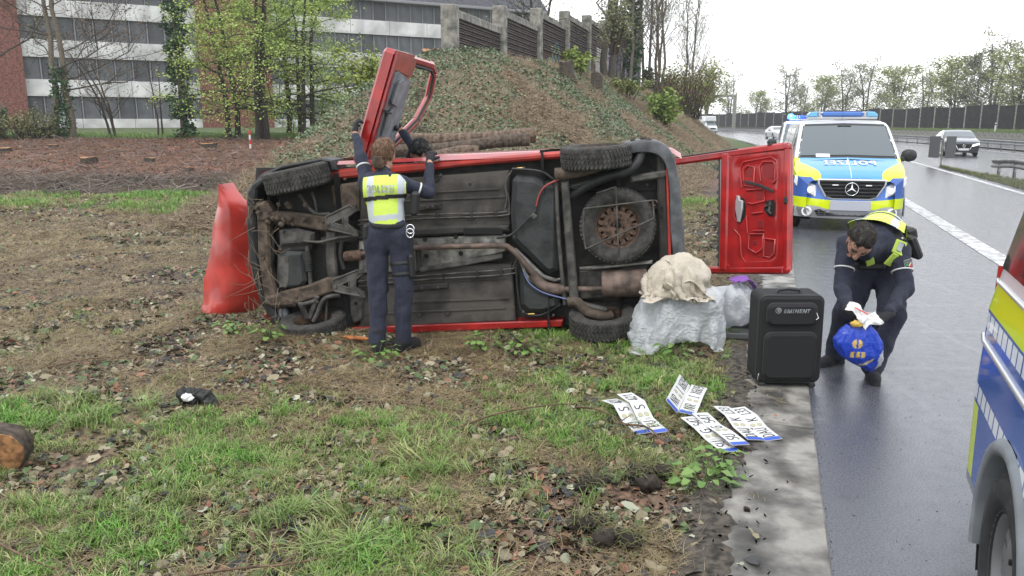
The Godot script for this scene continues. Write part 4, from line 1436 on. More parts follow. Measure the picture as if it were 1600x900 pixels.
# ---------- vehicles ----------
class Shell:
	var top := []
	var wid := []
	var y0 := 0.3
	var belt := 1.05
	var lean := 0.17
	var rnd := 0.08
	func cur(c: Array, z: float) -> float:
		if z <= c[0][0]:
			return c[0][1]
		for i in c.size() - 1:
			if z <= c[i + 1][0]:
				var f: float = (z - c[i][0]) / (c[i + 1][0] - c[i][0])
				return lerpf(c[i][1], c[i + 1][1], f)
		return c[c.size() - 1][1]
	func pt(z: float, a: float, side: float) -> Vector3:
		var yt := cur(top, z)
		var w := cur(wid, z)
		var yb := minf(belt, yt - rnd * 1.3)
		var f := clampf((yt - belt) / 0.8, 0.0, 1.0)
		var wi := w * 0.985 - lean * f
		var h := [Vector2(w * 0.94, y0), Vector2(w * 0.995, y0 + 0.12), Vector2(w, lerpf(y0, yb, 0.55)), Vector2(w * 0.985, yb), Vector2(wi, yt - rnd), Vector2(wi - rnd * 0.4, yt - rnd * 0.35), Vector2(wi - rnd * 1.3, yt), Vector2(0, yt + 0.02)]
		var u := clampf(a, 0.0, 1.0) * 7.0
		var i := mini(int(u), 6)
		var q: Vector2 = h[i].lerp(h[i + 1], u - i)
		return Vector3(q.x * side, q.y, z)
	func off(z: float, a: float, side: float, o: float) -> Vector3:
		if o == 0.0:
			return pt(z, a, side)
		var e := 0.01
		var n := (pt(z + e, a, side) - pt(z - e, a, side)).cross(pt(z, minf(a + e, 1.0), side) - pt(z, a - e, side)).normalized()
		var p := pt(z, a, side)
		if n.dot(Vector3(p.x, (p.y - 0.8) * 0.7, 0.0)) < 0.0:
			n = -n
		return p + n * o
	func patch(b: MB, z0: float, z1: float, nz: int, a0: float, a1: float, na: int, side: float, o := 0.0, skip := [], z0b = null, z1b = null) -> void:
		# a bent sheet following the body; skip holds circles [z, y, r] left open; z0b, z1b slant the ends towards a1
		var v := PackedVector3Array()
		for i in nz + 1:
			for j in na + 1:
				var g := j / float(na)
				var za: float = z0 if z0b == null else lerpf(z0, z0b, g)
				var zb: float = z1 if z1b == null else lerpf(z1, z1b, g)
				v.append(off(lerpf(za, zb, i / float(nz)), lerpf(a0, a1, g), side, o))
		var t := PackedInt32Array()
		for i in nz:
			for j in na:
				var k := i * (na + 1) + j
				var c := (v[k] + v[k + na + 2]) * 0.5
				var cut := false
				for s in skip:
					if Vector2(c.z - s[0], c.y - s[1]).length() < s[2]:
						cut = true
				if cut:
					continue
				t.append_array([k, k + 1, k + na + 2, k, k + na + 2, k + na + 1])
		b.add(v, t)

func wheel(parent: Node3D, at: Vector3, ax: Vector3, r: float, w: float, tyre_mat: Material, rim_mat: Material, blocks := false, rim_r := 0.62) -> Node3D:
	# ax points out of the car; the wheel has a tyre, a rim with spokes between its holes, and a hub
	ax = ax.normalized()
	var o := Node3D.new()
	var k := 0
	o.name = "wheel"
	while parent.has_node(str(o.name)):
		k += 1
		o.name = "wheel_%03d" % k
	parent.add_child(o)
	o.position = at
	var h := w * 0.5
	var b := MB.new()
	b.lathe([Vector2(r * rim_r, -h * 0.8), Vector2(r * 0.8, -h * 1.02), Vector2(r * 0.93, -h), Vector2(r * 0.985, -h * 0.8), Vector2(r, -h * 0.5), Vector2(r, h * 0.5), Vector2(r * 0.985, h * 0.8), Vector2(r * 0.93, h), Vector2(r * 0.8, h * 1.02), Vector2(r * rim_r, h * 0.8), Vector2(r * rim_r, -h * 0.8)], Vector3.ZERO, ax, 40)
	if blocks:
		var x := ax.cross(Vector3(0.31, 0.2, 0.93)).normalized()
		var y := ax.cross(x)
		for i in 52:
			var a := TAU * i / 52.0
			for q in 4:
				var f := (q - 1.5) / 1.5
				var aa := a + absf(f) * 0.055 + (0.03 if q % 2 else 0.0)
				var d := x * cos(aa) + y * sin(aa)
				var tg := -x * sin(aa) + y * cos(aa)
				var bs := Basis(tg, ax, d)
				bs = bs * Basis(Vector3(0, 0, 1), 0.5 * signf(f))
				b.box(d * (r + 0.002 - 0.004 * absf(f)) + ax * f * h * 0.66, Vector3(r * 0.075, h * 0.38, 0.014), bs)
	obj("tyre", b, tyre_mat, o)
	var rm := MB.new()
	var rr := r * rim_r
	rm.lathe([Vector2(rr * 1.03, -h * 0.75), Vector2(rr * 0.96, -h * 0.7), Vector2(rr * 0.9, -h * 0.2), Vector2(rr * 0.9, h * 0.35), Vector2(rr * 0.97, h * 0.72), Vector2(rr * 1.05, h * 0.84), Vector2(rr * 1.03, h * 0.7)], Vector3.ZERO, ax, 36)
	rm.lathe([Vector2(rr * 0.92, h * 0.3), Vector2(rr * 0.84, h * 0.42), Vector2(rr * 0.83, h * 0.3)], Vector3.ZERO, ax, 36)
	rm.lathe([Vector2(rr * 0.66, h * 0.3), Vector2(rr * 0.65, h * 0.5), Vector2(rr * 0.45, h * 0.62), Vector2(rr * 0.3, h * 0.45), Vector2(rr * 0.14, h * 0.42), Vector2(rr * 0.14, h * 0.2)], Vector3.ZERO, ax, 36)
	var xx := ax.cross(Vector3(0.31, 0.2, 0.93)).normalized()
	var yy := ax.cross(xx)
	for i in 15:
		var a2 := TAU * i / 15.0
		var d2 := xx * cos(a2) + yy * sin(a2)
		var t2 := -xx * sin(a2) + yy * cos(a2)
		rm.box(d2 * rr * 0.75 + ax * h * 0.42, Vector3(rr * 0.215, rr * 0.26, h * 0.16), Basis(t2, d2, ax))
	obj("rim", rm, rim_mat, o)
	var hb := MB.new()
	hb.lathe([Vector2(rr * 0.88, h * 0.1), Vector2(0, h * 0.1)], Vector3.ZERO, ax, 20)
	hb.lathe([Vector2(rr * 0.13, h * 0.1), Vector2(rr * 0.12, h * 0.46), Vector2(0.0, h * 0.48)], Vector3.ZERO, ax, 14)
	for i in 4:
		var a3 := TAU * (i + 0.5) / 4.0
		hb.lathe([Vector2(0.012, h * 0.4), Vector2(0.011, h * 0.56), Vector2(0, h * 0.58)], (xx * cos(a3) + yy * sin(a3)) * rr * 0.27, ax, 6)
	obj("hub", hb, M.void, o)
	return o

func arch_ring(b: MB, zc: float, yc: float, r: float, x: float, side: float, w: float) -> void:
	var rows := []
	for i in 25:
		var a := lerpf(-0.25, PI + 0.25, i / 24.0)
		var c := Vector3(0, sin(a), cos(a))
		var m := Vector3(0, yc, zc)
		rows.append([m + c * (r - 0.02) + Vector3((x - 0.12) * side, 0, 0), m + c * (r - 0.02) + Vector3((x + 0.006) * side, 0, 0), m + c * (r + 0.006) + Vector3((x + 0.018) * side, 0, 0), m + c * (r + w) + Vector3((x + 0.014) * side, 0, 0), m + c * (r + w + 0.012) + Vector3((x - 0.004) * side, 0, 0)])
	b.grid(rows)

func well(b: MB, zc: float, yc: float, r: float, x: float, side: float) -> void:
	var rows := []
	for i in 17:
		var a := lerpf(-0.5, PI + 0.5, i / 16.0)
		var c := Vector3(0, yc + sin(a) * r, zc + cos(a) * r)
		rows.append([c + Vector3(x * side, 0, 0), c + Vector3((x - 0.36) * side, 0, 0), Vector3((x - 0.36) * side, yc, zc)])
	b.grid(rows)

func livery_side() -> ImageTexture:
	# flat print on the van's flank: lime, white blocks, blue
	var w := 1400
	var h := 480
	var im := Image.create(w, h, false, Image.FORMAT_RGB8)
	var white := Color(0.8, 0.81, 0.82)
	var blue := Color(0.2, 0.36, 0.66)
	var lime := Color(0.83, 0.9, 0.08)
	var grey := Color(0.5, 0.51, 0.52)
	im.fill(white)
	var sx := w / 5.2
	var sy := h / 1.8
	for q in [[-2.6, 2.6, 0.42, 1.12, blue], [-2.6, 2.6, 1.13, 1.255, lime], [-2.6, 2.6, 1.045, 1.13, blue], [-1.1, 1.1, 0.42, 0.735, lime], [-2.6, -2.22, 0.42, 0.735, lime], [1.72, 2.6, 0.95, 1.4, lime], [2.0, 2.6, 0.42, 0.6, lime], [2.0, 2.6, 0.6, 0.95, blue], [-2.6, 2.6, 0.0, 0.42, grey]]:
		im.fill_rect(Rect2i(int((q[0] + 2.6) * sx), int((1.98 - q[3]) * sy), int((q[1] - q[0]) * sx) + 1, int((q[3] - q[2]) * sy) + 1), q[4])
	for k in 46:
		var z := -2.55 + k * 0.095
		if z < 1.75:
			im.fill_rect(Rect2i(int((z + 2.6) * sx), int((1.98 - 1.118) * sy), int(0.08 * sx), int(0.066 * sy)), Color(0.9, 0.91, 0.93))
			im.fill_rect(Rect2i(int((z + 2.6) * sx), int((1.98 - 0.812) * sy), int(0.08 * sx), int(0.066 * sy)), Color(0.9, 0.91, 0.93))
	return ImageTexture.create_from_image(im)

func livery_front() -> ImageTexture:
	var im := Image.create(400, 400, false, Image.FORMAT_RGB8)
	im.fill(Color(0.2, 0.42, 0.76))
	for x in 400:
		var fx := absf(x - 200) / 200.0
		var lo := 0.40 + 0.05 * smoothstep(0.35, 0.6, fx)
		var hi := 0.555 + 0.06 * fx * fx
		im.fill_rect(Rect2i(x, int((1.2 - hi) * 333), 1, int((hi - lo) * 333)), Color(0.83, 0.9, 0.08))
		im.fill_rect(Rect2i(x, int((1.2 - lo) * 333), 1, 400), Color(0.66, 0.67, 0.68))
	return ImageTexture.create_from_image(im)

func livery_bonnet() -> ImageTexture:
	var im := Image.create(512, 256, false, Image.FORMAT_RGB8)   # x -1..1, z 1.6..2.6
	im.fill(Color(0.26, 0.56, 0.78))
	for j in 256:
		var z := 1.6 + j / 256.0
		var edge := lerpf(0.93, 0.5, smoothstep(1.7, 2.5, z))
		var k := int(edge * 256)
		im.fill_rect(Rect2i(0, 255 - j, 256 - k, 1), Color(0.83, 0.9, 0.08))
		im.fill_rect(Rect2i(256 + k, 255 - j, 256 - k, 1), Color(0.83, 0.9, 0.08))
	im.fill_rect(Rect2i(254, 0, 3, 256), Color(0.75, 0.82, 0.88))
	return ImageTexture.create_from_image(im)

func tex_mat(key: String, t: Texture2D, rough := 0.25) -> StandardMaterial3D:
	var m := StandardMaterial3D.new()
	m.resource_name = key
	m.albedo_texture = t
	m.roughness = rough
	m.clearcoat_enabled = true
	m.clearcoat = 0.7
	m.clearcoat_roughness = 0.05
	m.texture_repeat = false
	M[key] = m
	return m

func police_van() -> Node3D:
	var t := thing("police_van", "", "police van")
	var sh := Shell.new()
	sh.top = [[-2.57, 1.3], [-2.55, 1.68], [-2.49, 1.83], [-2.3, 1.9], [0.2, 1.93], [0.62, 1.91], [0.86, 1.86], [1.3, 1.565], [1.74, 1.265], [1.82, 1.225], [2.1, 1.14], [2.35, 1.05], [2.5, 0.97], [2.57, 0.9]]
	sh.wid = [[-2.57, 0.86], [-2.5, 0.925], [-2.35, 0.958], [1.6, 0.965], [2.0, 0.955], [2.3, 0.91], [2.48, 0.82], [2.57, 0.72]]
	sh.y0 = 0.26
	sh.belt = 1.14
	sh.lean = 0.15
	var side_m := tex_mat("livery_side", livery_side())
	var front_m := tex_mat("livery_front", livery_front())
	var bon_m := tex_mat("livery_bonnet", livery_bonnet())
	var rear_z := -1.55
	var fr_z := 1.66
	var cuts := [[rear_z, 0.36, 0.43], [fr_z, 0.36, 0.43]]
	for sd in [-1.0, 1.0]:
		var b := MB.new()
		b.uvf = "zy"
		b.uvs = Vector4(1.0 / 5.2, 1.0 / 1.8, 0.5, -0.18 / 1.8)
		sh.patch(b, -2.57, 2.57, 130, 0.0, 6.0 / 7.0, 30, sd, 0.0, cuts)
		obj("body_side", b, side_m, t)
		b = MB.new()
		arch_ring(b, rear_z, 0.36, 0.42, 0.962, sd, 0.03)
		arch_ring(b, fr_z, 0.36, 0.42, 0.962, sd, 0.03)
		b.box(Vector3(0.95 * sd, 0.3, 0.05), Vector3(0.04, 0.12, 2.3), Basis.IDENTITY, 0.012)
		obj("arch_trim", b, M.trim_grey, t)
		b = MB.new()
		well(b, rear_z, 0.36, 0.425, 0.95, sd)
		well(b, fr_z, 0.36, 0.425, 0.95, sd)
		obj("wheel_well", b, M.void, t)
		for wn in [[1.25, 0.35, 1.32, 0.75], [0.25, -1.05, 0.25, -1.05], [-1.15, -2.36, -1.15, -2.33]]:
			b = MB.new()
			sh.patch(b, wn[0], wn[1], 14, 3.25 / 7.0, 3.9 / 7.0, 5, sd, 0.005, [], wn[2] - (0.0 if wn[0] < 1.0 else 0.62), wn[3])
			obj("side_window", b, M.window_dark, t)
		b = MB.new()
		for q in [[0.378, 1.2, 0.012], [0.452, 0.4, 0.009]]:
			var l := []
			for k in 30:
				l.append(sh.off(lerpf(-2.42, q[1], k / 29.0), q[0], sd, 0.004))
			b.tube(l, q[2], 8)
		obj("rub_rail", b, M.silver_paint, t)
		b = MB.new()
		b.bar(Vector3(0.965 * sd, 0.4, 0.32), Vector3(0.965 * sd, 1.1, 0.32), 0.012, 0.012)
		b.bar(Vector3(0.965 * sd, 0.4, -1.02), Vector3(0.965 * sd, 1.1, -1.02), 0.012, 0.012)
		obj("door_gap", b, M.void, t)
		b = MB.new()
		b.bar(Vector3(0.98 * sd, 1.06, 0.42), Vector3(0.98 * sd, 1.06, 0.62), 0.03, 0.03, Vector3.UP, 0.01)
		obj("door_handle", b, M.dark_plastic, t)
		b = MB.new()
		b.blob(Vector3(1.12 * sd, 1.3, 1.25), Vector3(0.14, 0.115, 0.075), N2, 0.1, 10)
		b.bar(Vector3(0.93 * sd, 1.22, 1.3), Vector3(1.05 * sd, 1.24, 1.27), 0.07, 0.09, Vector3.UP, 0.02)
		obj("mirror", b, M.dark_plastic, t)
		# headlight turned round the corner
		var hl := Node3D.new()
		hl.name = "headlight" if sd < 0 else "headlight_001"
		t.add_child(hl)
		hl.transform = Transform3D(Basis(Vector3.UP, 0.62 * sd), Vector3(0.75 * sd, 0.0, 2.405))
		var poly := []
		for q in [[-0.235, 0.6], [-0.215, 0.8], [-0.05, 0.87], [0.2, 0.97], [0.22, 0.85], [0.08, 0.68]]:
			poly.append(Vector2(q[0] * sd, q[1]))
		b = MB.new()
		b.prism(poly, -0.2, 0.03, 0.02)
		obj("lens", b, M.lamp_glass, hl)
		b = MB.new()
		b.lathe([Vector2(0.0, 0.0), Vector2(0.06, 0.0), Vector2(0.07, 0.012), Vector2(0.05, 0.02), Vector2(0, 0.008)], Vector3(0.0 * sd, 0.77, 0.03), Vector3(0, 0, 1), 18)
		b.lathe([Vector2(0.0, 0.0), Vector2(0.045, 0.0), Vector2(0.05, 0.012), Vector2(0.03, 0.016), Vector2(0, 0.006)], Vector3(-0.13 * sd, 0.73, 0.03), Vector3(0, 0, 1), 18)
		obj("bulb", b, M.lamp_lit, hl)
		b = MB.new()
		b.bar(Vector3(-0.2 * sd, 0.64, 0.036), Vector3(0.06 * sd, 0.72, 0.036), 0.012, 0.016)
		obj("divider", b, M.silver_paint, hl)
		b = MB.new()
		b.lathe([Vector2(0.09, -0.02), Vector2(0.085, 0.02), Vector2(0.06, 0.025), Vector2(0.055, 0.0), Vector2(0, 0.0)], Vector3(0.7 * sd, 0.345, 2.535), Vector3(0.35 * sd, 0, 1), 22)
		obj("fog_lamp", b, M.lamp_glass, t)
		b = MB.new()
		b.prism([Vector2(-0.05, 0.8), Vector2(0.05, 0.8), Vector2(0.04, 1.3), Vector2(-0.04, 1.3)], -0.05, 0.0, 0.012)
		var tl := obj("tail_light", b, M.lamp_red, t)
		tl.transform = Transform3D(Basis(Vector3.UP, PI - 0.7 * sd), Vector3(0.885 * sd, 0, -2.5))
		b = MB.new()
		b.box(Vector3(0.33 * sd, 1.225, 1.86), Vector3(0.62, 0.014, 0.018), Basis(Vector3.FORWARD, 0.05 * sd))
		obj("wiper", b, M.black_plain, t)
		for z in [rear_z, fr_z]:
			wheel(t, Vector3(0.85 * sd, 0.345, z), Vector3(sd, 0, 0), 0.345, 0.215, M.tyre, M.rim_grey, true)
	var b2 := MB.new()
	for sd in [-1.0, 1.0]:
		sh.patch(b2, -2.57, 0.84, 40, 6.0 / 7.0, 1.0, 4, sd)
	obj("roof", b2, M.white_paint, t)
	b2 = MB.new()
	b2.uvf = "xz"
	b2.uvs = Vector4(0.5, 1.0, 0.5, -1.6)
	for sd in [-1.0, 1.0]:
		sh.patch(b2, 1.76, 2.57, 24, 6.0 / 7.0, 1.0, 8, sd)
	obj("bonnet", b2, bon_m, t)
	b2 = MB.new()
	for sd in [-1.0, 1.0]:
		sh.patch(b2, 0.84, 1.77, 20, 5.6 / 7.0, 1.0, 4, sd)
	obj("windscreen_frame", b2, M.black_plain, t)
	b2 = MB.new()
	for sd in [-1.0, 1.0]:
		sh.patch(b2, 0.92, 1.7, 20, 5.98 / 7.0, 1.0, 8, sd, 0.006)
	obj("windscreen", b2, M.window_pale, t)
	b2 = MB.new()
	b2.box(Vector3(-0.42, 1.3, 1.72), Vector3(0.24, 0.006, 0.1), Basis(Vector3.RIGHT, 0.6))
	obj("dashboard_sheet", b2, M.paper, t)
	b2 = MB.new()
	b2.box(Vector3(0.0, 1.84, 0.93), Vector3(0.24, 0.03, 0.08), Basis(Vector3.RIGHT, 0.59), 0.01)
	obj("sensor_box", b2, M.dark_plastic, t)
	# front panel
	b2 = MB.new()
	b2.uvf = "xy"
	b2.uvs = Vector4(0.5, 1.0 / 1.2, 0.5, 0.0)
	var rows := []
	for j in 15:
		var y := lerpf(0.24, 0.93, j / 14.0)
		var row := []
		for i in 33:
			var x := -1.0 + i / 16.0
			var w := lerpf(0.82, 0.72, smoothstep(0.3, 0.93, y)) + 0.08
			row.append(Vector3(x * w, y, 2.655 - 0.30 * pow(absf(x), 3.0) - 0.07 * smoothstep(0.5, 0.93, y) - 0.06 * smoothstep(0.4, 0.24, y)))
		rows.append(row)
	b2.grid(rows)
	obj("front_panel", b2, front_m, t)
	b2 = MB.new()
	b2.uvf = "xy"
	b2.uvs = Vector4(0.5, 1.0 / 1.2, 0.5, 0.0)
	rows = []
	for j in 3:
		var row2 := []
		for i in 33:
			var x2 := -1.0 + i / 16.0
			row2.append(Vector3(x2 * 0.8, [0.93, 0.95, 0.945][j], [2.585 - 0.3 * pow(absf(x2), 3.0), 2.54 - 0.3 * pow(absf(x2), 3.0), 2.3][j]))
		rows.append(row2)
	b2.grid(rows)
	obj("panel_lip", b2, front_m, t)
	b2 = MB.new()
	b2.prism([Vector2(-0.56, 0.93), Vector2(-0.55, 0.84), Vector2(-0.42, 0.62), Vector2(-0.3, 0.575), Vector2(0.3, 0.575), Vector2(0.42, 0.62), Vector2(0.55, 0.84), Vector2(0.56, 0.93)], 2.4, 2.655, 0.015)
	obj("grille_surround", b2, M.white_paint, t)
	b2 = MB.new()
	b2.prism([Vector2(-0.53, 0.912), Vector2(-0.52, 0.84), Vector2(-0.4, 0.635), Vector2(-0.3, 0.6), Vector2(0.3, 0.6), Vector2(0.4, 0.635), Vector2(0.52, 0.84), Vector2(0.53, 0.912)], 2.41, 2.662, 0.0)
	obj("grille", b2, M.void, t)
	for k in 5:
		var y3 := 0.89 - k * 0.062
		var w3 := 0.52 if y3 > 0.83 else lerpf(0.40, 0.5, (y3 - 0.63) / 0.2)
		b2 = MB.new()
		b2.box(Vector3(0, y3, 2.668), Vector3(w3 * 2.0, 0.03, 0.02), Basis(Vector3.RIGHT, 0.4), 0.006)
		obj("grille_slat", b2, M.dark_plastic, t)
	var em := MB.new()
	var c := Vector3(0, 0.765, 2.69)
	em.lathe([Vector2(0.098, 0.0), Vector2(0.102, 0.016), Vector2(0.112, 0.016), Vector2(0.116, 0.0)], c, Vector3(0, 0, 1), 36)
	for k in 3:
		var a := PI * 0.5 + TAU * k / 3.0
		var d := Vector3(cos(a), sin(a), 0)
		var s := Vector3(-d.y, d.x, 0)
		em.face([c + d * 0.1 + Vector3(0, 0, 0.006), c + s * 0.02 + Vector3(0, 0, 0.006), c + Vector3(0, 0, 0.02)], c - Vector3(0, 0, 1))
		em.face([c + d * 0.1 + Vector3(0, 0, 0.006), c - s * 0.02 + Vector3(0, 0, 0.006), c + Vector3(0, 0, 0.02)], c - Vector3(0, 0, 1))
	obj("emblem", em, M.chrome, t)
	for sx in [-1.0, 1.0]:
		b2 = MB.new()
		b2.box(Vector3(0.27 * sx, 0.83, 2.685), Vector3(0.1, 0.02, 0.015), Basis.IDENTITY, 0.004)
		obj("strobe_lamp", b2, M.lamp_glass, t)
	b2 = MB.new()
	b2.box(Vector3(0, 0.475, 2.672), Vector3(0.66, 0.175, 0.02), Basis.IDENTITY, 0.006)
	obj("plate", b2, M.plate_blank, t)
	b2 = MB.new()
	b2.prism([Vector2(-0.58, 0.37), Vector2(-0.5, 0.40), Vector2(0.5, 0.40), Vector2(0.58, 0.37), Vector2(0.52, 0.28), Vector2(-0.52, 0.28)], 2.4, 2.615, 0.01)
	obj("lower_grille", b2, M.void, t)
	b2 = MB.new()
	for k in 11:
		b2.box(Vector3(-0.5 + k * 0.1, 0.34, 2.62), Vector3(0.012, 0.11, 0.012))
	for k in 3:
		b2.box(Vector3(0, 0.3 + k * 0.037, 2.622), Vector3(1.06, 0.009, 0.012))
	obj("lower_grille_bars", b2, M.grey_plastic, t)
	b2 = MB.new()
	b2.box(Vector3(0, 0.5, 0), Vector3(1.7, 0.45, 4.7), Basis.IDENTITY, 0.05)
	obj("chassis", b2, M.void, t)
	# rear
	b2 = MB.new()
	rows = []
	for j in 9:
		var y4 := lerpf(0.3, 1.8, j / 8.0)
		var row4 := []
		for i in 9:
			var x4 := -1.0 + i / 4.0
			row4.append(Vector3(x4 * (0.87 - 0.13 * smoothstep(1.1, 1.8, y4)), y4, -2.575 - 0.02 * (1 - x4 * x4)))
		rows.append(row4)
	b2.grid(rows)
	obj("rear_door", b2, M.white_paint, t)
	b2 = MB.new()
	b2.box(Vector3(0, 1.45, -2.595), Vector3(1.3, 0.5, 0.02), Basis.IDENTITY, 0.008)
	obj("rear_window", b2, M.window_dark, t)
	b2 = MB.new()
	b2.box(Vector3(0, 0.42, -2.58), Vector3(1.8, 0.24, 0.14), Basis.IDENTITY, 0.05)
	obj("rear_bumper", b2, M.silver_paint, t)
	b2 = MB.new()
	b2.box(Vector3(0, 1.05, -2.6), Vector3(1.3, 0.2, 0.008))
	obj("rear_stripe", b2, M.vest_lime, t)
	# roof light bar
	var lb := Node3D.new()
	lb.name = "light_bar"
	t.add_child(lb)
	lb.position = Vector3(0, 1.95, 0.35)
	b2 = MB.new()
	b2.box(Vector3(0, 0.03, 0), Vector3(1.28, 0.05, 0.3), Basis.IDENTITY, 0.015)
	obj("base", b2, M.silver_paint, lb)
	b2 = MB.new()
	b2.box(Vector3(0, 0.105, 0), Vector3(0.76, 0.1, 0.3), Basis.IDENTITY, 0.03)
	obj("middle_cover", b2, M.blue_lens, lb)
	for sx in [-1.0, 1.0]:
		b2 = MB.new()
		b2.prism([Vector2(0.45 * sx, 0.05), Vector2(0.45 * sx, 0.158), Vector2(0.585 * sx, 0.15), Vector2(0.64 * sx, 0.1), Vector2(0.645 * sx, 0.05)], -0.15, 0.15, 0.02)
		obj("blue_lens", b2, M.blue_lens_pale, lb)
		b2 = MB.new()
		b2.box(Vector3(0.415 * sx, 0.105, 0), Vector3(0.055, 0.1, 0.28), Basis.IDENTITY, 0.012)
		obj("spacer", b2, M.silver_paint, lb)
		b2 = MB.new()
		b2.lathe([Vector2(0, 0), Vector2(0.03, 0.0), Vector2(0.02, 0.05), Vector2(0, 0.06)], Vector3(0.53 * sx, 0.06, 0.0), Vector3.UP, 10)
		obj("reflector", b2, M.chrome, lb)
	b2 = MB.new()
	b2.tube([Vector3(0, 1.95, 0.62), Vector3(0, 2.12, 0.55)], 0.004, 5)
	obj("aerial", b2, M.black_plain, t)
	var word := obj("bonnet_lettering", text_mesh("POLIZEI", 0.2, 0.002), M.white_plain, t)
	word.transform = Transform3D(Basis(Vector3.RIGHT, -PI * 0.5 + 0.33) * Basis.from_scale(Vector3(-0.86, 1, 1)), Vector3(0.02, 1.188, 2.03))
	return t

func place(o: Node3D, at: Vector3, turn: float) -> void:
	o.position = at
	o.rotation.y = turn

func simple_car(called: String, label: String, at: Vector3, turn: float, paint: Material, tops: Array, wids: Array, wz: Array, lit: bool) -> Node3D:
	var t := thing(called, label, "car", at, turn)
	var sh := Shell.new()
	sh.top = tops
	sh.wid = wids
	sh.y0 = 0.22
	sh.belt = 0.9
	sh.lean = 0.24
	sh.rnd = 0.07
	var z0: float = tops[0][0]
	var z1: float = tops[tops.size() - 1][0]
	var cuts := [[wz[0], 0.33, 0.37], [wz[1], 0.33, 0.37]]
	var b := MB.new()
	for sd in [-1.0, 1.0]:
		sh.patch(b, z0, z1, 90, 0.0, 1.0, 24, sd, 0.0, cuts)
	for e in [[z0, -1.0], [z1, 1.0]]:
		var rows := []
		for k in 7:
			var row := []
			for i in 9:
				var x := -1.0 + i / 4.0
				var p := sh.pt(e[0], k / 7.0 * 0.95, 1.0)
				row.append(Vector3(p.x * x, p.y, e[0] + e[1] * 0.1 * (1.0 - x * x)))
			rows.append(row)
		b.grid(rows)
	obj("body", b, paint, t)
	b = MB.new()
	for sd in [-1.0, 1.0]:
		sh.patch(b, wz[2], wz[3], 12, 5.9 / 7.0, 1.0, 4, sd, 0.008)
	obj("windscreen", b, M.window_pale, t)
	for sd in [-1.0, 1.0]:
		b = MB.new()
		sh.patch(b, wz[2] - 0.2, wz[4], 14, 3.3 / 7.0, 3.85 / 7.0, 4, sd, 0.008)
		obj("side_window", b, M.window_dark, t)
		b = MB.new()
		b.blob(Vector3(0.98 * sd, 0.98, wz[2] - 0.35), Vector3(0.1, 0.075, 0.07), N2, 0.05, 8)
		obj("mirror", b, M.dark_plastic, t)
		for k in 2:
			wheel(t, Vector3(0.8 * sd, 0.33, wz[k]), Vector3(sd, 0, 0), 0.33, 0.2, M.tyre, M.silver_paint)
		b = MB.new()
		b.prism([Vector2(-0.2 * sd, 0.6), Vector2(0.2 * sd, 0.7), Vector2(0.18 * sd, 0.78), Vector2(-0.2 * sd, 0.7)], -0.1, 0.05, 0.02)
		var hl := obj("headlight", b, M.lamp_lit if lit else M.lamp_glass, t)
		hl.transform = Transform3D(Basis(Vector3.UP, 0.45 * sd), Vector3(0.62 * sd, -0.04, z1 + 0.01))
	b = MB.new()
	for sd in [-1.0, 1.0]:
		well(b, wz[0], 0.33, 0.37, 0.87, sd)
		well(b, wz[1], 0.33, 0.37, 0.87, sd)
	obj("wheel_well", b, M.void, t)
	b = MB.new()
	b.prism([Vector2(-0.42, 0.68), Vector2(0.42, 0.68), Vector2(0.3, 0.42), Vector2(-0.3, 0.42)], z1 - 0.1, z1 + 0.115, 0.01)
	obj("grille", b, M.void, t)
	b = MB.new()
	b.box(Vector3(0, 0.4, z1 + 0.125), Vector3(0.52, 0.11, 0.02))
	obj("plate", b, M.white_plain, t)
	b = MB.new()
	b.lathe([Vector2(0.07, 0), Vector2(0.075, 0.012), Vector2(0.055, 0.012), Vector2(0.05, 0)], Vector3(0, 0.58, z1 + 0.118), Vector3(0, 0, 1), 16)
	b.bar(Vector3(-0.3, 0.4, z1 + 0.118), Vector3(-0.44, 0.68, z1 + 0.1), 0.02, 0.02)
	b.bar(Vector3(0.3, 0.4, z1 + 0.118), Vector3(0.44, 0.68, z1 + 0.1), 0.02, 0.02)
	obj("grille_trim", b, M.chrome, t)
	return t

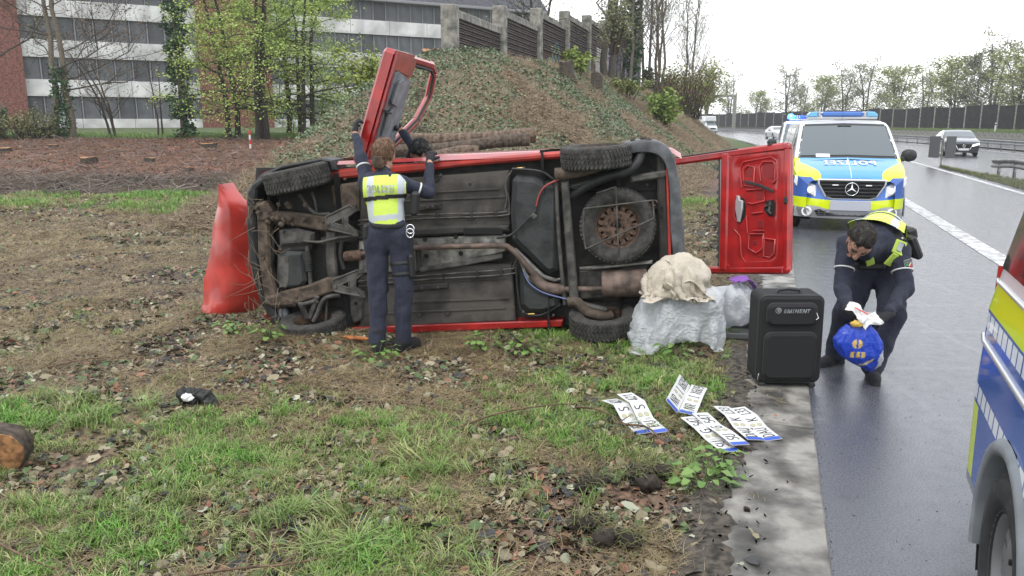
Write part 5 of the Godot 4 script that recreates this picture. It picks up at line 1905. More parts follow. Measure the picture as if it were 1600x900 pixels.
func build_traffic() -> void:
	var v := police_van()
	tag(v, "police van in lime and blue facing the camera on the hard shoulder", "police van", "police vans on the shoulder")
	place(v, Vector3(6.6, 0, -16.5), -0.27)
	var v2 := dup(v, "police van cut off by the right edge, nearest to the camera", "police vans on the shoulder")
	# rear right corner at about (2.1, -3.75)
	place(v2, Vector3(2.0, 0, -0.75), -0.385)
	var v3 := dup(v, "police van parked behind the front one with a blue light flashing", "police vans on the shoulder")
	place(v3, Vector3(9.35, 0, -25.6), -0.3)
	var bl := MB.new()
	bl.lathe([Vector2(0, 0), Vector2(0.1, 0), Vector2(0.1, 0.1), Vector2(0.06, 0.15), Vector2(0, 0.16)], Vector3(-0.6, 2.0, 0.3), Vector3.UP, 14)
	obj("flashing_light", bl, M.blue_lit, v3)
	var li := OmniLight3D.new()
	li.name = "blue_flash"
	li.light_color = Color(0.25, 0.5, 1.0)
	li.light_energy = 2.5
	li.omni_range = 30.0
	li.omni_attenuation = 2.0
	li.light_size = 0.1
	li.shadow_enabled = true
	v3.add_child(li)
	li.position = Vector3(-0.6, 2.09, 0.48)
	var tops := [[-2.4, 0.75], [-2.36, 0.98], [-2.2, 1.06], [-1.75, 1.12], [-1.0, 1.36], [-0.3, 1.45], [0.15, 1.44], [0.5, 1.35], [1.15, 1.04], [1.25, 1.0], [1.9, 0.9], [2.25, 0.8], [2.38, 0.68]]
	var wids := [[-2.4, 0.72], [-2.25, 0.86], [-1.6, 0.915], [1.5, 0.915], [2.0, 0.88], [2.25, 0.8], [2.38, 0.68]]
	simple_car("sedan", "dark blue saloon car with lit headlights on the far lanes", Vector3(26.3, 0, -48.2), -0.32, M.navy_paint, tops, wids, [-1.42, 1.42, 0.52, 1.14, -1.6], true)
	simple_car("sedan", "white car on the motorway just left of the parked van", Vector3(30.9, 0, -94.9), -0.05, M.white_paint, tops, wids, [-1.42, 1.42, 0.52, 1.14, -1.6], false)
	# motorhome
	var t := thing("motorhome", "white motorhome far off on the motorway bend", "motorhome", rp(155.0, -6.4), 0.12)
	var b := MB.new()
	b.box(Vector3(0, 1.75, -1.3), Vector3(2.25, 2.5, 4.6), Basis.IDENTITY, 0.15)
	b.prism([Vector2(-1.1, 2.05), Vector2(1.1, 2.05), Vector2(1.0, 2.98), Vector2(-1.0, 2.98)], 0.9, 1.95, 0.12)
	obj("cabin", b, M.white_paint, t)
	b = MB.new()
	var sh := Shell.new()
	sh.top = [[0.9, 2.1], [1.6, 2.05], [2.5, 1.25], [2.6, 1.2], [3.1, 1.05], [3.2, 0.9]]
	sh.wid = [[0.9, 1.0], [2.5, 1.0], [3.1, 0.9], [3.2, 0.8]]
	sh.belt = 1.2
	for sd in [-1.0, 1.0]:
		sh.patch(b, 0.9, 3.2, 30, 0, 1, 14, sd)
	b.box(Vector3(0, 0.62, 3.15), Vector3(1.7, 0.6, 0.16), Basis.IDENTITY, 0.06)
	obj("cab", b, M.white_paint, t)
	b = MB.new()
	for sd in [-1.0, 1.0]:
		sh.patch(b, 1.68, 2.45, 10, 5.8 / 7.0, 1.0, 4, sd, 0.012)
	obj("windscreen", b, M.window_pale, t)
	b = MB.new()
	b.box(Vector3(0, 0.75, 3.24), Vector3(1.0, 0.28, 0.03), Basis.IDENTITY, 0.01)
	obj("grille", b, M.void, t)
	for sd in [-1.0, 1.0]:
		b = MB.new()
		b.box(Vector3(1.13 * sd, 2.0, -1.0), Vector3(0.02, 0.5, 1.0), Basis.IDENTITY, 0.005)
		obj("side_window", b, M.window_dark, t)
		for z in [-2.4, 2.1]:
			wheel(t, Vector3(0.95 * sd, 0.35, z), Vector3(sd, 0, 0), 0.35, 0.22, M.tyre, M.silver_paint)

# ---------- the overturned van ----------
var car: Node3D
var car_t: Transform3D
var car_i: Transform3D

func cp(u: float, v: float, zl: float) -> Vector3:   # where a sight line meets the car's own plane z = zl
	var o := car_i * EYE
	var d := (car_i.basis * (pick(u, v, 1.0) - EYE)).normalized()
	return o + d * ((zl - o.z) / d.z)

func poly(pts: Array, zl: float) -> Array:
	var r := []
	for q in pts:
		var p := cp(q[0], q[1], zl)
		r.append(Vector2(p.x, p.y))
	return r

func run_(pts: Array, zl) -> Array:
	var r := []
	for i in pts.size():
		r.append(cp(pts[i][0], pts[i][1], zl[i] if zl is Array else zl))
	return r

func curve(pts: Array, sub := 5) -> Array:
	var r := []
	for i in pts.size() - 1:
		var a: Vector3 = pts[maxi(i - 1, 0)]
		var b: Vector3 = pts[i]
		var c: Vector3 = pts[i + 1]
		var d: Vector3 = pts[mini(i + 2, pts.size() - 1)]
		for k in sub:
			r.append(b.cubic_interpolate(c, a, d, k / float(sub)))
	r.append(pts[pts.size() - 1])
	return r

func plate_part(called: String, pts: Array, zl: float, thick: float, m: Material, e := 0.008) -> void:
	var b := MB.new()
	b.prism(poly(pts, zl), zl - thick, zl, e)
	obj(called, b, m, car)

func pipe(called: String, pts: Array, zl, r: float, m: Material, sides := 10) -> void:
	var b := MB.new()
	b.tube(curve(run_(pts, zl)), r, sides)
	obj(called, b, m, car)

func build_car() -> void:
	car = thing("red_van", "red delivery van lying on its right side with its dirty underside towards the camera", "van")
	car.transform = Transform3D(Basis(Vector3.UP, -0.12) * Basis(Vector3.BACK, 0.045), Vector3(-0.33, 0.0, -7.16))
	car_t = car.transform
	car_i = car_t.affine_inverse()
	var up := Transform3D(Basis(Vector3(0, 1, 0), Vector3(0, 0, -1), Vector3(-1, 0, 0)), Vector3(-0.1, 0.795, 0.2))   # upright car -> lying car
	var sh := Shell.new()
	sh.top = [[-1.97, 1.2], [-1.94, 1.66], [-1.85, 1.78], [-1.5, 1.82], [0.1, 1.84], [0.4, 1.8], [0.62, 1.7], [1.12, 1.2], [1.2, 1.13], [1.75, 0.99], [1.92, 0.9], [1.98, 0.75]]
	sh.wid = [[-1.97, 0.76], [-1.9, 0.81], [-1.6, 0.835], [1.2, 0.835], [1.6, 0.81], [1.85, 0.74], [1.98, 0.62]]
	sh.y0 = 0.2
	sh.belt = 1.0
	sh.lean = 0.12
	var b := MB.new()
	b.xf = up
	var cuts := [[-1.1, 0.3, 0.35], [1.42, 0.3, 0.36]]
	sh.patch(b, -1.97, 0.2, 60, 0.0, 1.0, 28, 1.0, 0.0, cuts)
	sh.patch(b, 0.2, 1.1, 24, 0.0, 0.09, 3, 1.0)
	sh.patch(b, 0.2, 1.1, 24, 4.3 / 7.0, 1.0, 12, 1.0)
	sh.patch(b, 1.1, 1.97, 30, 0.0, 5.0 / 7.0, 20, 1.0, 0.0, cuts)
	sh.patch(b, -1.97, 1.1, 84, 0.0, 1.0, 28, -1.0, 0.0, cuts)
	sh.patch(b, 1.1, 1.97, 30, 0.0, 5.0 / 7.0, 20, -1.0, 0.0, cuts)
	obj("body", b, M.red_paint, car)
	b = MB.new()
	b.xf = up
	sh.patch(b, -1.7, -0.6, 16, 3.3 / 7.0, 3.9 / 7.0, 4, 1.0, 0.006)
	sh.patch(b, -0.5, 0.15, 10, 3.3 / 7.0, 3.9 / 7.0, 4, 1.0, 0.006)
	obj("side_window", b, M.window_dark, car)
	b = MB.new()
	b.xf = up
	for sd in [-1.0, 1.0]:
		sh.patch(b, 0.62, 1.1, 10, 5.7 / 7.0, 1.0, 5, sd, 0.006)
	obj("windscreen", b, M.window_dark, car)
	b = MB.new()
	b.xf = up
	b.bar(Vector3(0.7, 1.84, -1.6), Vector3(0.7, 1.845, 0.1), 0.04, 0.03, Vector3.UP, 0.01)
	obj("trim_strip", b, M.grey_plastic, car)
	b = MB.new()
	for q in [[-1.1, 1.0], [-1.1, -1.0], [1.42, 1.0], [1.42, -1.0]]:
		b.xf = up
		well(b, q[0], 0.3, 0.355, 0.825 if q[0] < 0.0 else 0.71, q[1])
	obj("wheel_well", b, M.void, car)
	# floor
	plate_part("floor_pan", [[400, 262], [520, 262], [880, 243], [1000, 228], [1055, 250], [1066, 505], [880, 508], [545, 520], [430, 515], [395, 430]], -0.16, 0.06, M.under, 0.0)
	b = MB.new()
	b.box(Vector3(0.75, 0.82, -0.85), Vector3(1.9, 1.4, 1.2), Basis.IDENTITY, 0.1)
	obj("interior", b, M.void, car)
	plate_part("upper_sill", [[513, 266], [880, 236], [884, 247], [720, 260], [660, 268], [514, 281]], 0.0, 0.14, M.red_dusty, 0.02)
	plate_part("lower_sill", [[548, 512], [880, 500], [878, 511], [548, 524]], 0.0, 0.2, M.red_paint, 0.01)
	# floor panels pressed in steel
	plate_part("floor_panel", [[562, 284], [795, 266], [797, 352], [562, 362]], -0.03, 0.1, M.under_dust, 0.012)
	plate_part("floor_panel", [[560, 418], [800, 412], [806, 502], [562, 512]], -0.03, 0.1, M.under_dust, 0.012)
	plate_part("floor_rib", [[640, 301], [780, 294], [780, 297], [640, 304]], -0.018, 0.03, M.under_dust, 0.004)
	plate_part("floor_rib", [[645, 470], [795, 464], [795, 468], [645, 474]], -0.018, 0.03, M.under_dust, 0.004)
	for y in [312, 338, 440, 486]:
		plate_part("floor_rib", [[570, y + 4], [790, y - 6], [790, y - 3], [570, y + 7]], -0.02, 0.03, M.under_dust, 0.004)
	var rb := RandomNumberGenerator.new()
	rb.seed = 12
	for i in 70:
		var bu := rb.randf_range(405, 1060)
		var bv := rb.randf_range(262, 500)
		var z0 := 0.105 if bu < 560 else (-0.025 if bu < 800 else (0.02 if bu < 905 else -0.1))
		var bb := MB.new()
		bb.lathe([Vector2(0.013, -0.012), Vector2(0.013, 0.008), Vector2(0.008, 0.012), Vector2(0, 0.012)], cp(bu, bv, z0), Vector3(0, 0, 1), 6, false)
		obj("bolt", bb, M.under_grey if i % 3 else M.rust, car)
	for q in [[655, 490], [699, 488], [682, 279]]:
		b = MB.new()
		var c := cp(q[0], q[1], -0.03)
		b.lathe([Vector2(0.034, 0.0), Vector2(0.03, 0.012), Vector2(0.024, 0.008), Vector2(0.0, 0.006)], c, Vector3(0, 0, 1), 18)
		obj("drain_plug", b, M.under, car)
	plate_part("bracket_rail", [[648, 321], [688, 317], [690, 327], [649, 331]], 0.01, 0.06, M.under, 0.012)
	plate_part("bracket_rail", [[644, 446], [700, 442], [700, 451], [644, 456]], 0.01, 0.06, M.under, 0.012)
	for q in [[668, 324], [676, 323], [659, 450], [684, 449]]:
		b = MB.new()
		b.lathe([Vector2(0.014, 0.0), Vector2(0.01, 0.004), Vector2(0, 0.003)], cp(q[0], q[1], 0.011), Vector3(0, 0, 1), 10)
		obj("bolt", b, M.under_grey, car)
	pipe("brake_pipe", [[560, 345], [650, 336], [780, 332], [788, 326], [792, 310], [790, 285], [800, 266]], 0.0, 0.008, M.under_grey)
	pipe("brake_pipe", [[560, 352], [650, 342], [782, 337], [795, 329], [795, 312], [792, 300]], 0.0, 0.008, M.under_grey)
	pipe("brake_pipe", [[560, 440], [645, 432], [790, 421], [802, 415], [808, 404]], 0.0, 0.009, M.under_grey)
	pipe("brake_pipe", [[560, 448], [648, 438], [790, 429], [806, 421], [809, 410]], 0.0, 0.009, M.under_grey)
	for q in [[683, 338], [737, 335], [775, 334], [693, 432], [746, 428], [783, 424]]:
		b = MB.new()
		b.box(cp(q[0], q[1], 0.0), Vector3(0.022, 0.075, 0.03), Basis(Vector3.BACK, 0.04), 0.006)
		obj("pipe_clip", b, M.under, car)
	plate_part("tunnel_beam", [[555, 362], [720, 352], [795, 352], [795, 362], [724, 366], [555, 376]], 0.02, 0.1, M.under, 0.02)
	plate_part("tunnel_void", [[724, 357], [785, 357], [785, 366], [724, 366]], 0.023, 0.02, M.void, 0.0)
	plate_part("heat_shield", [[560, 376], [790, 366], [790, 394], [735, 405], [728, 411], [654, 424], [560, 428]], 0.0, 0.05, M.heat_shield, 0.01)
	plate_part("shield_lip", [[655, 419], [728, 405], [785, 396], [785, 404], [730, 415], [656, 426]], 0.03, 0.03, M.under_grey, 0.01)
	for q in [[664, 374], [666, 400], [720, 396], [712, 370]]:
		b = MB.new()
		b.lathe([Vector2(0.022, -0.01), Vector2(0.022, 0.003), Vector2(0, 0.003)], cp(q[0], q[1], 0.001), Vector3(0, 0, 1), 14, false)
		obj("shield_hole", b, M.void, car)
	plate_part("shield_bracket", [[648, 385], [656, 384], [657, 424], [650, 425]], 0.03, 0.06, M.under, 0.01)
	# exhaust
	pipe("exhaust_pipe", [[540, 400], [600, 392], [650, 387], [775, 384], [797, 388], [815, 406], [836, 431], [856, 448], [880, 452], [940, 451]], [0.06, 0.06, 0.06, 0.07, 0.07, 0.07, 0.06, 0.05, 0.05, 0.04], 0.026, M.muffler_metal, 12)
	pipe("wide_pipe", [[832, 428], [846, 444], [862, 451], [882, 452]], 0.04, 0.05, M.muffler_metal, 14)
	b = MB.new()
	var m0 := cp(940, 444, 0.02)
	var m1 := cp(1012, 441, 0.02)
	var ax := (m1 - m0).normalized()
	var ml := m0.distance_to(m1)
	b.lathe([Vector2(0.0, 0.0), Vector2(0.105, 0.0), Vector2(0.122, 0.012), Vector2(0.122, ml - 0.012), Vector2(0.105, ml), Vector2(0, ml)], m0, ax, 28)
	obj("muffler", b, M.muffler_metal, car)
	b = MB.new()
	var r0 := cp(538, 401, 0.05)
	var r1 := cp(566, 398, 0.05)
	b.lathe([Vector2(0, 0), Vector2(0.04, 0), Vector2(0.05, 0.03), Vector2(0.05, r0.distance_to(r1))], r0, r1 - r0, 18)
	obj("catalyst", b, M.rust, car)
	plate_part("shield_channel", [[797, 392], [806, 388], [850, 430], [868, 436], [880, 434], [880, 437], [866, 441], [848, 436]], 0.05, 0.04, M.heat_shield, 0.01)
	plate_part("shield_channel", [[808, 402], [818, 414], [826, 430], [848, 446], [868, 456], [880, 455], [880, 459], [864, 461], [840, 450], [820, 434]], 0.05, 0.04, M.heat_shield, 0.008)
	# fuel tank in two lobes
	plate_part("fuel_tank", [[800, 282], [806, 274], [835, 277], [868, 290], [874, 300], [872, 424], [858, 430], [848, 424], [800, 376], [797, 330]], 0.06, 0.2, M.tank_plastic, 0.05)
	plate_part("fuel_tank", [[812, 420], [826, 440], [848, 456], [872, 462], [876, 482], [850, 490], [824, 490], [812, 478]], 0.05, 0.2, M.tank_plastic, 0.045)
	pipe("tank_hose", [[776, 372], [800, 366], [822, 345], [836, 331], [839, 318], [850, 292], [872, 281]], 0.09, 0.011, M.dark_plastic)
	pipe("red_cable", [[838, 322], [842, 306], [852, 291], [874, 280]], 0.1, 0.008, M.copper_line)
	pipe("blue_cable", [[818, 424], [826, 441], [846, 456], [876, 465], [890, 468]], 0.08, 0.007, M.blue_line)
	b = MB.new()
	b.box(cp(834, 338, 0.1), Vector3(0.05, 0.055, 0.03), Basis(Vector3.BACK, 0.9), 0.008)
	obj("hose_clamp", b, M.under_grey, car)
	pipe("cable", [[800, 264], [845, 268], [872, 285], [905, 296]], 0.05, 0.012, M.dark_plastic)
	pipe("cable", [[806, 410], [810, 465], [818, 488], [845, 492], [876, 476]], 0.02, 0.009, M.dark_plastic)
	for q in [[813, 263], [830, 491]]:
		b = MB.new()
		var c2 := cp(q[0], q[1], 0.02)
		b.tube([c2 - Vector3(0.03, 0, 0), c2 + Vector3(0.03, 0.004, 0)], 0.009, 8)
		obj("brass_union", b, M.brass, car)
	# rear axle
	plate_part("axle_beam", [[876, 284], [888, 282], [904, 466], [890, 470]], 0.1, 0.07, M.under_grey, 0.012)
	pipe("axle_tube", [[869, 284], [874, 380], [883, 476]], 0.05, 0.02, M.under_grey, 10)
	pipe("trailing_arm", [[868, 272], [890, 270], [925, 262], [940, 255]], [0.08, 0.09, 0.06, 0.02], 0.055, M.under_tan, 12)
	pipe("trailing_arm", [[888, 472], [902, 472], [918, 488], [942, 494], [955, 492]], [0.08, 0.09, 0.08, 0.04, 0.0], 0.045, M.under_tan, 12)
	pipe("shock_absorber", [[905, 474], [925, 480], [948, 484]], 0.02, 0.032, M.under_grey, 12)
	pipe("filler_hose", [[893, 306], [918, 290], [950, 276], [982, 266], [997, 252], [1003, 232]], [0.0, 0.03, 0.05, 0.05, 0.03, -0.02], 0.045, M.dark_plastic, 14)
	pipe("axle_link", [[893, 292], [920, 284], [938, 279]], 0.05, 0.02, M.under, 8)
	for y in [300, 330, 420, 466]:
		plate_part("floor_rib", [[905, y], [1062, y - 8], [1062, y - 4], [905, y + 5]], -0.12, 0.06, M.under, 0.01)
	plate_part("tow_bracket", [[985, 275], [1052, 264], [1052, 276], [986, 286]], 0.02, 0.1, M.under_grey, 0.015)
	plate_part("rear_crossmember", [[1025, 236], [1040, 234], [1046, 392], [1046, 470], [1033, 470], [1030, 392]], 0.0, 0.12, M.under, 0.015)
	plate_part("red_flange", [[1040, 246], [1043, 246], [1049, 392], [1049, 470], [1045, 470], [1044, 392]], 0.03, 0.14, M.red_dusty, 0.003)
	for y in [285, 332, 372]:
		plate_part("bumper_bracket", [[1046, y], [1062, y - 1], [1063, y + 9], [1047, y + 10]], 0.0, 0.06, M.under_grey, 0.01)
	for y in [323, 335]:
		plate_part("slot", [[1031, y], [1036, y], [1036, y + 7], [1031, y + 7]], 0.003, 0.01, M.void, 0.0)
	plate_part("heat_plate", [[905, 418], [1020, 407], [1020, 413], [905, 424]], 0.02, 0.04, M.heat_shield, 0.01)
	plate_part("heat_plate", [[905, 424], [1012, 415], [1012, 462], [905, 468]], -0.08, 0.05, M.under_grey, 0.01)
	# rear bumper, a bent channel round the back
	b = MB.new()
	var rows := []
	for q in curve([Vector3(975, 222, 0), Vector3(1005, 218, 0), Vector3(1033, 222, 0), Vector3(1051, 240, 0), Vector3(1060, 275, 0), Vector3(1066, 330, 0), Vector3(1071, 400, 0), Vector3(1073, 470, 0), Vector3(1064, 505, 0), Vector3(1040, 514, 0)], 4):
		var mid := Vector2(965, 372)
		var dv := (Vector2(q.x, q.y) - mid).normalized()
		var i0 := Vector2(q.x, q.y) - dv * 21.0
		var o3 := Vector2(q.x, q.y)
		rows.append([cp(i0.x, i0.y, -0.06), cp(i0.x, i0.y, 0.05), cp(i0.x + dv.x * 2, i0.y + dv.y * 2, 0.065), cp(o3.x - dv.x * 4, o3.y - dv.y * 4, 0.06), cp(o3.x - dv.x, o3.y - dv.y, 0.045), cp(o3.x, o3.y, 0.0), cp(o3.x, o3.y, 0.0) + Vector3(0.01, 0, -0.42), cp(i0.x, i0.y, 0.0) + Vector3(0, 0, -0.42)])
	b.grid(rows)
	obj("rear_bumper", b, M.grey_plastic, car)
	# spare wheel slung under the boot floor in its wire cradle
	var sw := wheel(car, cp(965, 352, 0.02), Vector3(0, 0.03, 1), 0.325, 0.19, M.tyre_dusty, M.rust, true, 0.6)
	sw.name = "spare_wheel"
	b = MB.new()
	for w in [[[962, 292], [967, 407]], [[912, 326], [1020, 313]], [[915, 389], [1022, 341]], [[912, 326], [911, 360]], [[911, 360], [915, 389]], [[1020, 313], [1022, 341]], [[962, 292], [932, 302]]]:
		b.tube([cp(w[0][0], w[0][1], 0.15), cp(w[1][0], w[1][1], 0.15)], 0.0075, 7)
	obj("wire_cradle", b, M.under_grey, car)
	b = MB.new()
	var hk := []
	for i in 9:
		var a := i / 8.0 * 5.0
		hk.append(cp(1023, 317, 0.15) + Vector3(cos(a), sin(a), 0) * 0.022)
	b.tube(hk, 0.006, 6)
	obj("cradle_hook", b, M.rust, car)
	# front end
	plate_part("front_bumper", [[385, 300], [392, 288], [412, 274], [425, 272], [402, 296], [398, 330], [402, 400], [412, 460], [440, 505], [448, 520], [430, 512], [406, 474], [390, 420], [384, 350]], 0.08, 0.45, M.dark_plastic, 0.02)
	plate_part("wing_edge", [[384, 318], [390, 292], [408, 272], [440, 258], [500, 247], [520, 250], [526, 266], [517, 268], [514, 256], [500, 253], [440, 265], [414, 278], [400, 296], [396, 318]], 0.05, 0.3, M.dark_plastic, 0.015)
	plate_part("front_crossmember", [[400, 322], [416, 318], [420, 345], [422, 420], [434, 462], [424, 474], [412, 466], [402, 400]], 0.09, 0.1, M.under_tan, 0.02)
	plate_part("corner_block", [[398, 318], [414, 314], [424, 330], [421, 350], [400, 346]], 0.12, 0.12, M.under_tan, 0.03)
	plate_part("corner_block", [[412, 462], [436, 458], [462, 468], [460, 480], [425, 482], [412, 476]], 0.11, 0.12, M.under_tan, 0.03)
	plate_part("subframe_rail", [[416, 330], [470, 333], [510, 338], [540, 342], [542, 360], [512, 363], [470, 355], [418, 347]], 0.1, 0.09, M.under_tan, 0.018)
	plate_part("subframe_rail", [[436, 456], [480, 446], [510, 434], [540, 432], [542, 452], [510, 460], [462, 476], [440, 470]], 0.1, 0.09, M.under_tan, 0.018)
	plate_part("subframe_bridge", [[508, 352], [526, 352], [524, 396], [528, 440], [512, 446], [508, 400]], 0.07, 0.08, M.under_grey, 0.015)
	plate_part("subframe_bridge", [[500, 372], [548, 362], [556, 368], [556, 376], [502, 384]], 0.05, 0.06, M.under, 0.012)
	for k in 2:
		# a stamped triangular arm with an open middle
		b = MB.new()
		var outl := [[509, 339], [545, 321], [555, 321], [557, 328], [544, 339], [543, 350], [558, 361], [559, 368], [552, 369], [512, 358]]
		var hole := [[520, 348], [535, 340], [536, 353]]
		if k == 1:
			outl = [[520, 438], [558, 422], [566, 423], [566, 429], [556, 437], [555, 449], [569, 457], [570, 464], [563, 466], [523, 455]]
			hole = [[531, 446], [545, 439], [546, 450]]
		# three flat pieces round the hole, butted end to end
		for piece in [[outl[0], outl[1], outl[2], outl[3], outl[4], hole[1], hole[0]], [outl[4], outl[5], hole[2], hole[1]], [outl[5], outl[6], outl[7], outl[8], outl[9], outl[0], hole[0], hole[2]]]:
			b.prism(poly(piece, 0.15), 0.115, 0.15, 0.0)
		for e in [[outl[0], outl[1], 1], [outl[1], outl[3], 1], [outl[3], outl[4], 1], [outl[4], outl[5], 1], [outl[5], outl[7], 1], [outl[7], outl[9], 1], [outl[9], outl[0], 1], [hole[0], hole[1], 0], [hole[1], hole[2], 0], [hole[2], hole[0], 0]]:
			b.tube(run_([e[0], e[1]], 0.15), 0.01 if e[2] == 1 else 0.007, 7)
		for e in [[outl[0][0] + 4, outl[0][1] + 10], [outl[2][0] - 2, outl[2][1] + 4], [outl[7][0] - 4, outl[7][1] - 2]]:
			b.lathe([Vector2(0.02, 0.0), Vector2(0.017, 0.012), Vector2(0, 0.013)], cp(e[0], e[1], 0.15), Vector3(0, 0, 1), 8, false)
		obj("mounting_arm", b, M.under_grey, car)
	plate_part("oil_pan", [[432, 398], [446, 393], [472, 394], [478, 440], [470, 450], [438, 452], [430, 440]], 0.1, 0.3, M.tank_plastic, 0.03)
	plate_part("oil_pan_face", [[434, 402], [452, 398], [452, 438], [448, 449], [436, 450]], 0.106, 0.02, M.under_grey, 0.008)
	plate_part("gearbox", [[434, 360], [462, 357], [490, 364], [489, 378], [470, 384], [436, 386]], 0.1, 0.3, M.under_grey, 0.03)
	plate_part("gearbox_fins", [[432, 384], [460, 380], [486, 378], [486, 392], [440, 396]], 0.05, 0.25, M.under, 0.02)
	plate_part("engine_block", [[426, 350], [520, 350], [520, 456], [426, 456]], -0.1, 0.3, M.under, 0.03)
	pipe("drive_shaft", [[480, 384], [482, 410], [484, 425], [486, 445], [488, 470]], 0.06, 0.022, M.under_grey, 10)
	pipe("drive_shaft", [[478, 392], [482, 412]], 0.06, 0.04, M.under, 12)
	b = MB.new()
	for k in 6:
		var cc := cp(481 + k * 0.4, 405 + k * 3.4, 0.06)
		b.lathe([Vector2(0.03, -0.012), Vector2(0.048, 0.0), Vector2(0.03, 0.012)], cc, Vector3(0.03, -1, 0), 14)
	obj("shaft_boot", b, M.dark_plastic, car)
	pipe("steering_rod", [[474, 376], [500, 378], [530, 371], [560, 368]], 0.1, 0.014, M.under_grey, 8)
	pipe("coolant_hose", [[424, 360], [427, 390], [424, 420], [430, 440], [434, 466]], 0.02, 0.022, M.dark_plastic, 10)
	pipe("coolant_hose", [[528, 352], [534, 375], [532, 400], [538, 420]], 0.04, 0.022, M.dark_plastic, 10)
	pipe("suspension_arm", [[468, 304], [478, 318], [486, 328], [497, 334], [516, 334]], 0.08, 0.016, M.under_grey, 8)
	pipe("tie_rod", [[487, 300], [492, 315], [495, 330]], 0.04, 0.012, M.under_grey, 8)
	pipe("suspension_arm", [[532, 461], [512, 464], [502, 474], [497, 488], [490, 502]], 0.08, 0.022, M.under_grey, 10)
	b = MB.new()
	b.bar(cp(468, 472, 0.1), cp(482, 498, 0.05), 0.05, 0.03, Vector3(0, 0, 1), 0.01)
	b.bar(cp(496, 462, 0.1), cp(484, 498, 0.05), 0.05, 0.03, Vector3(0, 0, 1), 0.01)
	b.bar(cp(470, 476, 0.1), cp(494, 470, 0.1), 0.035, 0.028, Vector3(0, 0, 1), 0.01)
	obj("wishbone", b, M.under_grey, car)
	pipe("tie_rod", [[511, 468], [510, 490], [509, 506]], 0.04, 0.012, M.under_grey, 8)
	b = MB.new()
	b.blob(cp(443, 490, 0.0), Vector3(0.055, 0.07, 0.05), N2, 0.2, 8)
	obj("washer_bottle", b, M.trim_grey, car)
	plate_part("wheelhouse_plate", [[516, 290], [560, 284], [560, 330], [535, 334], [520, 320]], 0.0, 0.08, M.under_tan, 0.02)
	plate_part("wheelhouse_plate", [[534, 460], [568, 452], [566, 500], [552, 506], [540, 480]], 0.0, 0.08, M.under_grey, 0.015)
	for q in [[545, 469], [556, 474], [548, 496]]:
		b = MB.new()
		b.lathe([Vector2(0.018, -0.005), Vector2(0.018, 0.003), Vector2(0, 0.003)], cp(q[0], q[1], 0.001), Vector3(0, 0, 1), 12, false)
		obj("round_hole", b, M.void, car)
	# wheels
	wheel(car, cp(466, 278, 0.05), Vector3(-0.16, 1, 0.05), 0.3, 0.2, M.tyre_dusty, M.rust, true)
	wheel(car, cp(491, 509, 0.1), Vector3(0.03, -1, -0.12), 0.3, 0.19, M.tyre_dusty, M.rust, true)
	wheel(car, cp(931, 244, 0.05), Vector3(-0.02, 1, 0.05), 0.3, 0.19, M.tyre_dusty, M.rust, true)
	wheel(car, cp(943, 501, 0.08), Vector3(0.0, -1, -0.14), 0.3, 0.185, M.tyre_dusty, M.rust, true)
	# bonnet hanging off the front
	b = MB.new()
	rows = []
	var prof := [[288, 341, 347], [298, 338, 354], [312, 335, 366], [327, 333, 381], [356, 329, 386], [380, 327, 389], [410, 322, 393], [440, 318, 397], [470, 315, 399], [490, 313, 391], [503, 312, 370], [511, 330, 352]]
	var back := []
	for q in prof:
		var row := []
		var rowb := []
		for k in 9:
			var f := k / 8.0
			var bulge := 0.16 * sin(PI * f) - 0.1 * f
			var crease := 0.025 * sin(q[0] * 0.09 + f * 5.0) + 0.05 * absf(fmod(q[0] * 0.012 + f * 0.8, 1.0) - 0.5)
			var p := cp(lerpf(q[1], q[2], f), q[0], -0.45) + Vector3(0, 0, bulge + crease - 0.1 * (510.0 - q[0]) / 220.0)
			row.append(p)
			rowb.append(p - Vector3(-0.01, 0.005, 0.03))
		rows.append(row)
		back.append(rowb)
	b.grid(rows)
	b.grid(back)
	for i in rows.size() - 1:
		b.quad(rows[i][0], rows[i + 1][0], back[i + 1][0], back[i][0])
		b.quad(rows[i][8], rows[i + 1][8], back[i + 1][8], back[i][8])
	tag(obj("bonnet", b, M.red_dusty, car), "buckled red bonnet hanging off the front end", "")
	# twigs and roots caught on the front
	b = MB.new()
	b.col = lin(0.16, 0.12, 0.08)
	var rg := RandomNumberGenerator.new()
	rg.seed = 77
	for i in 60:
		var p := cp(rg.randf_range(386, 440), rg.randf_range(300, 515), rg.randf_range(0.05, 0.2))
		var d := Vector3(rg.randfn() * 0.3 - 0.1, rg.randfn() * 0.5, rg.randf() * 0.3).normalized() * rg.randf_range(0.08, 0.32)
		b.tube([p, p + d * 0.5 + Vector3(0, rg.randfn() * 0.02, 0.02), p + d], [0.004, 0.003, 0.0015], 4, false)
	for i in 90:
		var f := rg.randf()
		var base := cp(lerpf(410, 515, f), 258 - 8 * f, -0.02) if i < 40 else cp(lerpf(880, 990, f), 226 - 3 * f, 0.0)
		var d2 := Vector3(rg.randfn(), rg.randf() * 0.5, rg.randfn() * 0.5).normalized() * rg.randf_range(0.03, 0.12)
		b.col = lin(0.2, 0.17, 0.09)
		b.tube([base, base + d2 * 0.6, base + d2], [0.003, 0.0025, 0.001], 3, false)
	obj("caught_twigs", b, M.litter, car).set_meta("kind", "stuff")
	b = MB.new()
	for i in 26:
		b.blob(cp(rg.randf_range(980, 1020), rg.randf_range(214, 236), 0.0) if i < 8 else cp(rg.randf_range(396, 480), rg.randf_range(318, 352), 0.13), Vector3(1, 0.8, 0.7) * rg.randf_range(0.012, 0.035), N2, 0.7, 5)
	obj("mud", b, M.under_tan, car)
	build_door()
	build_tailgate()

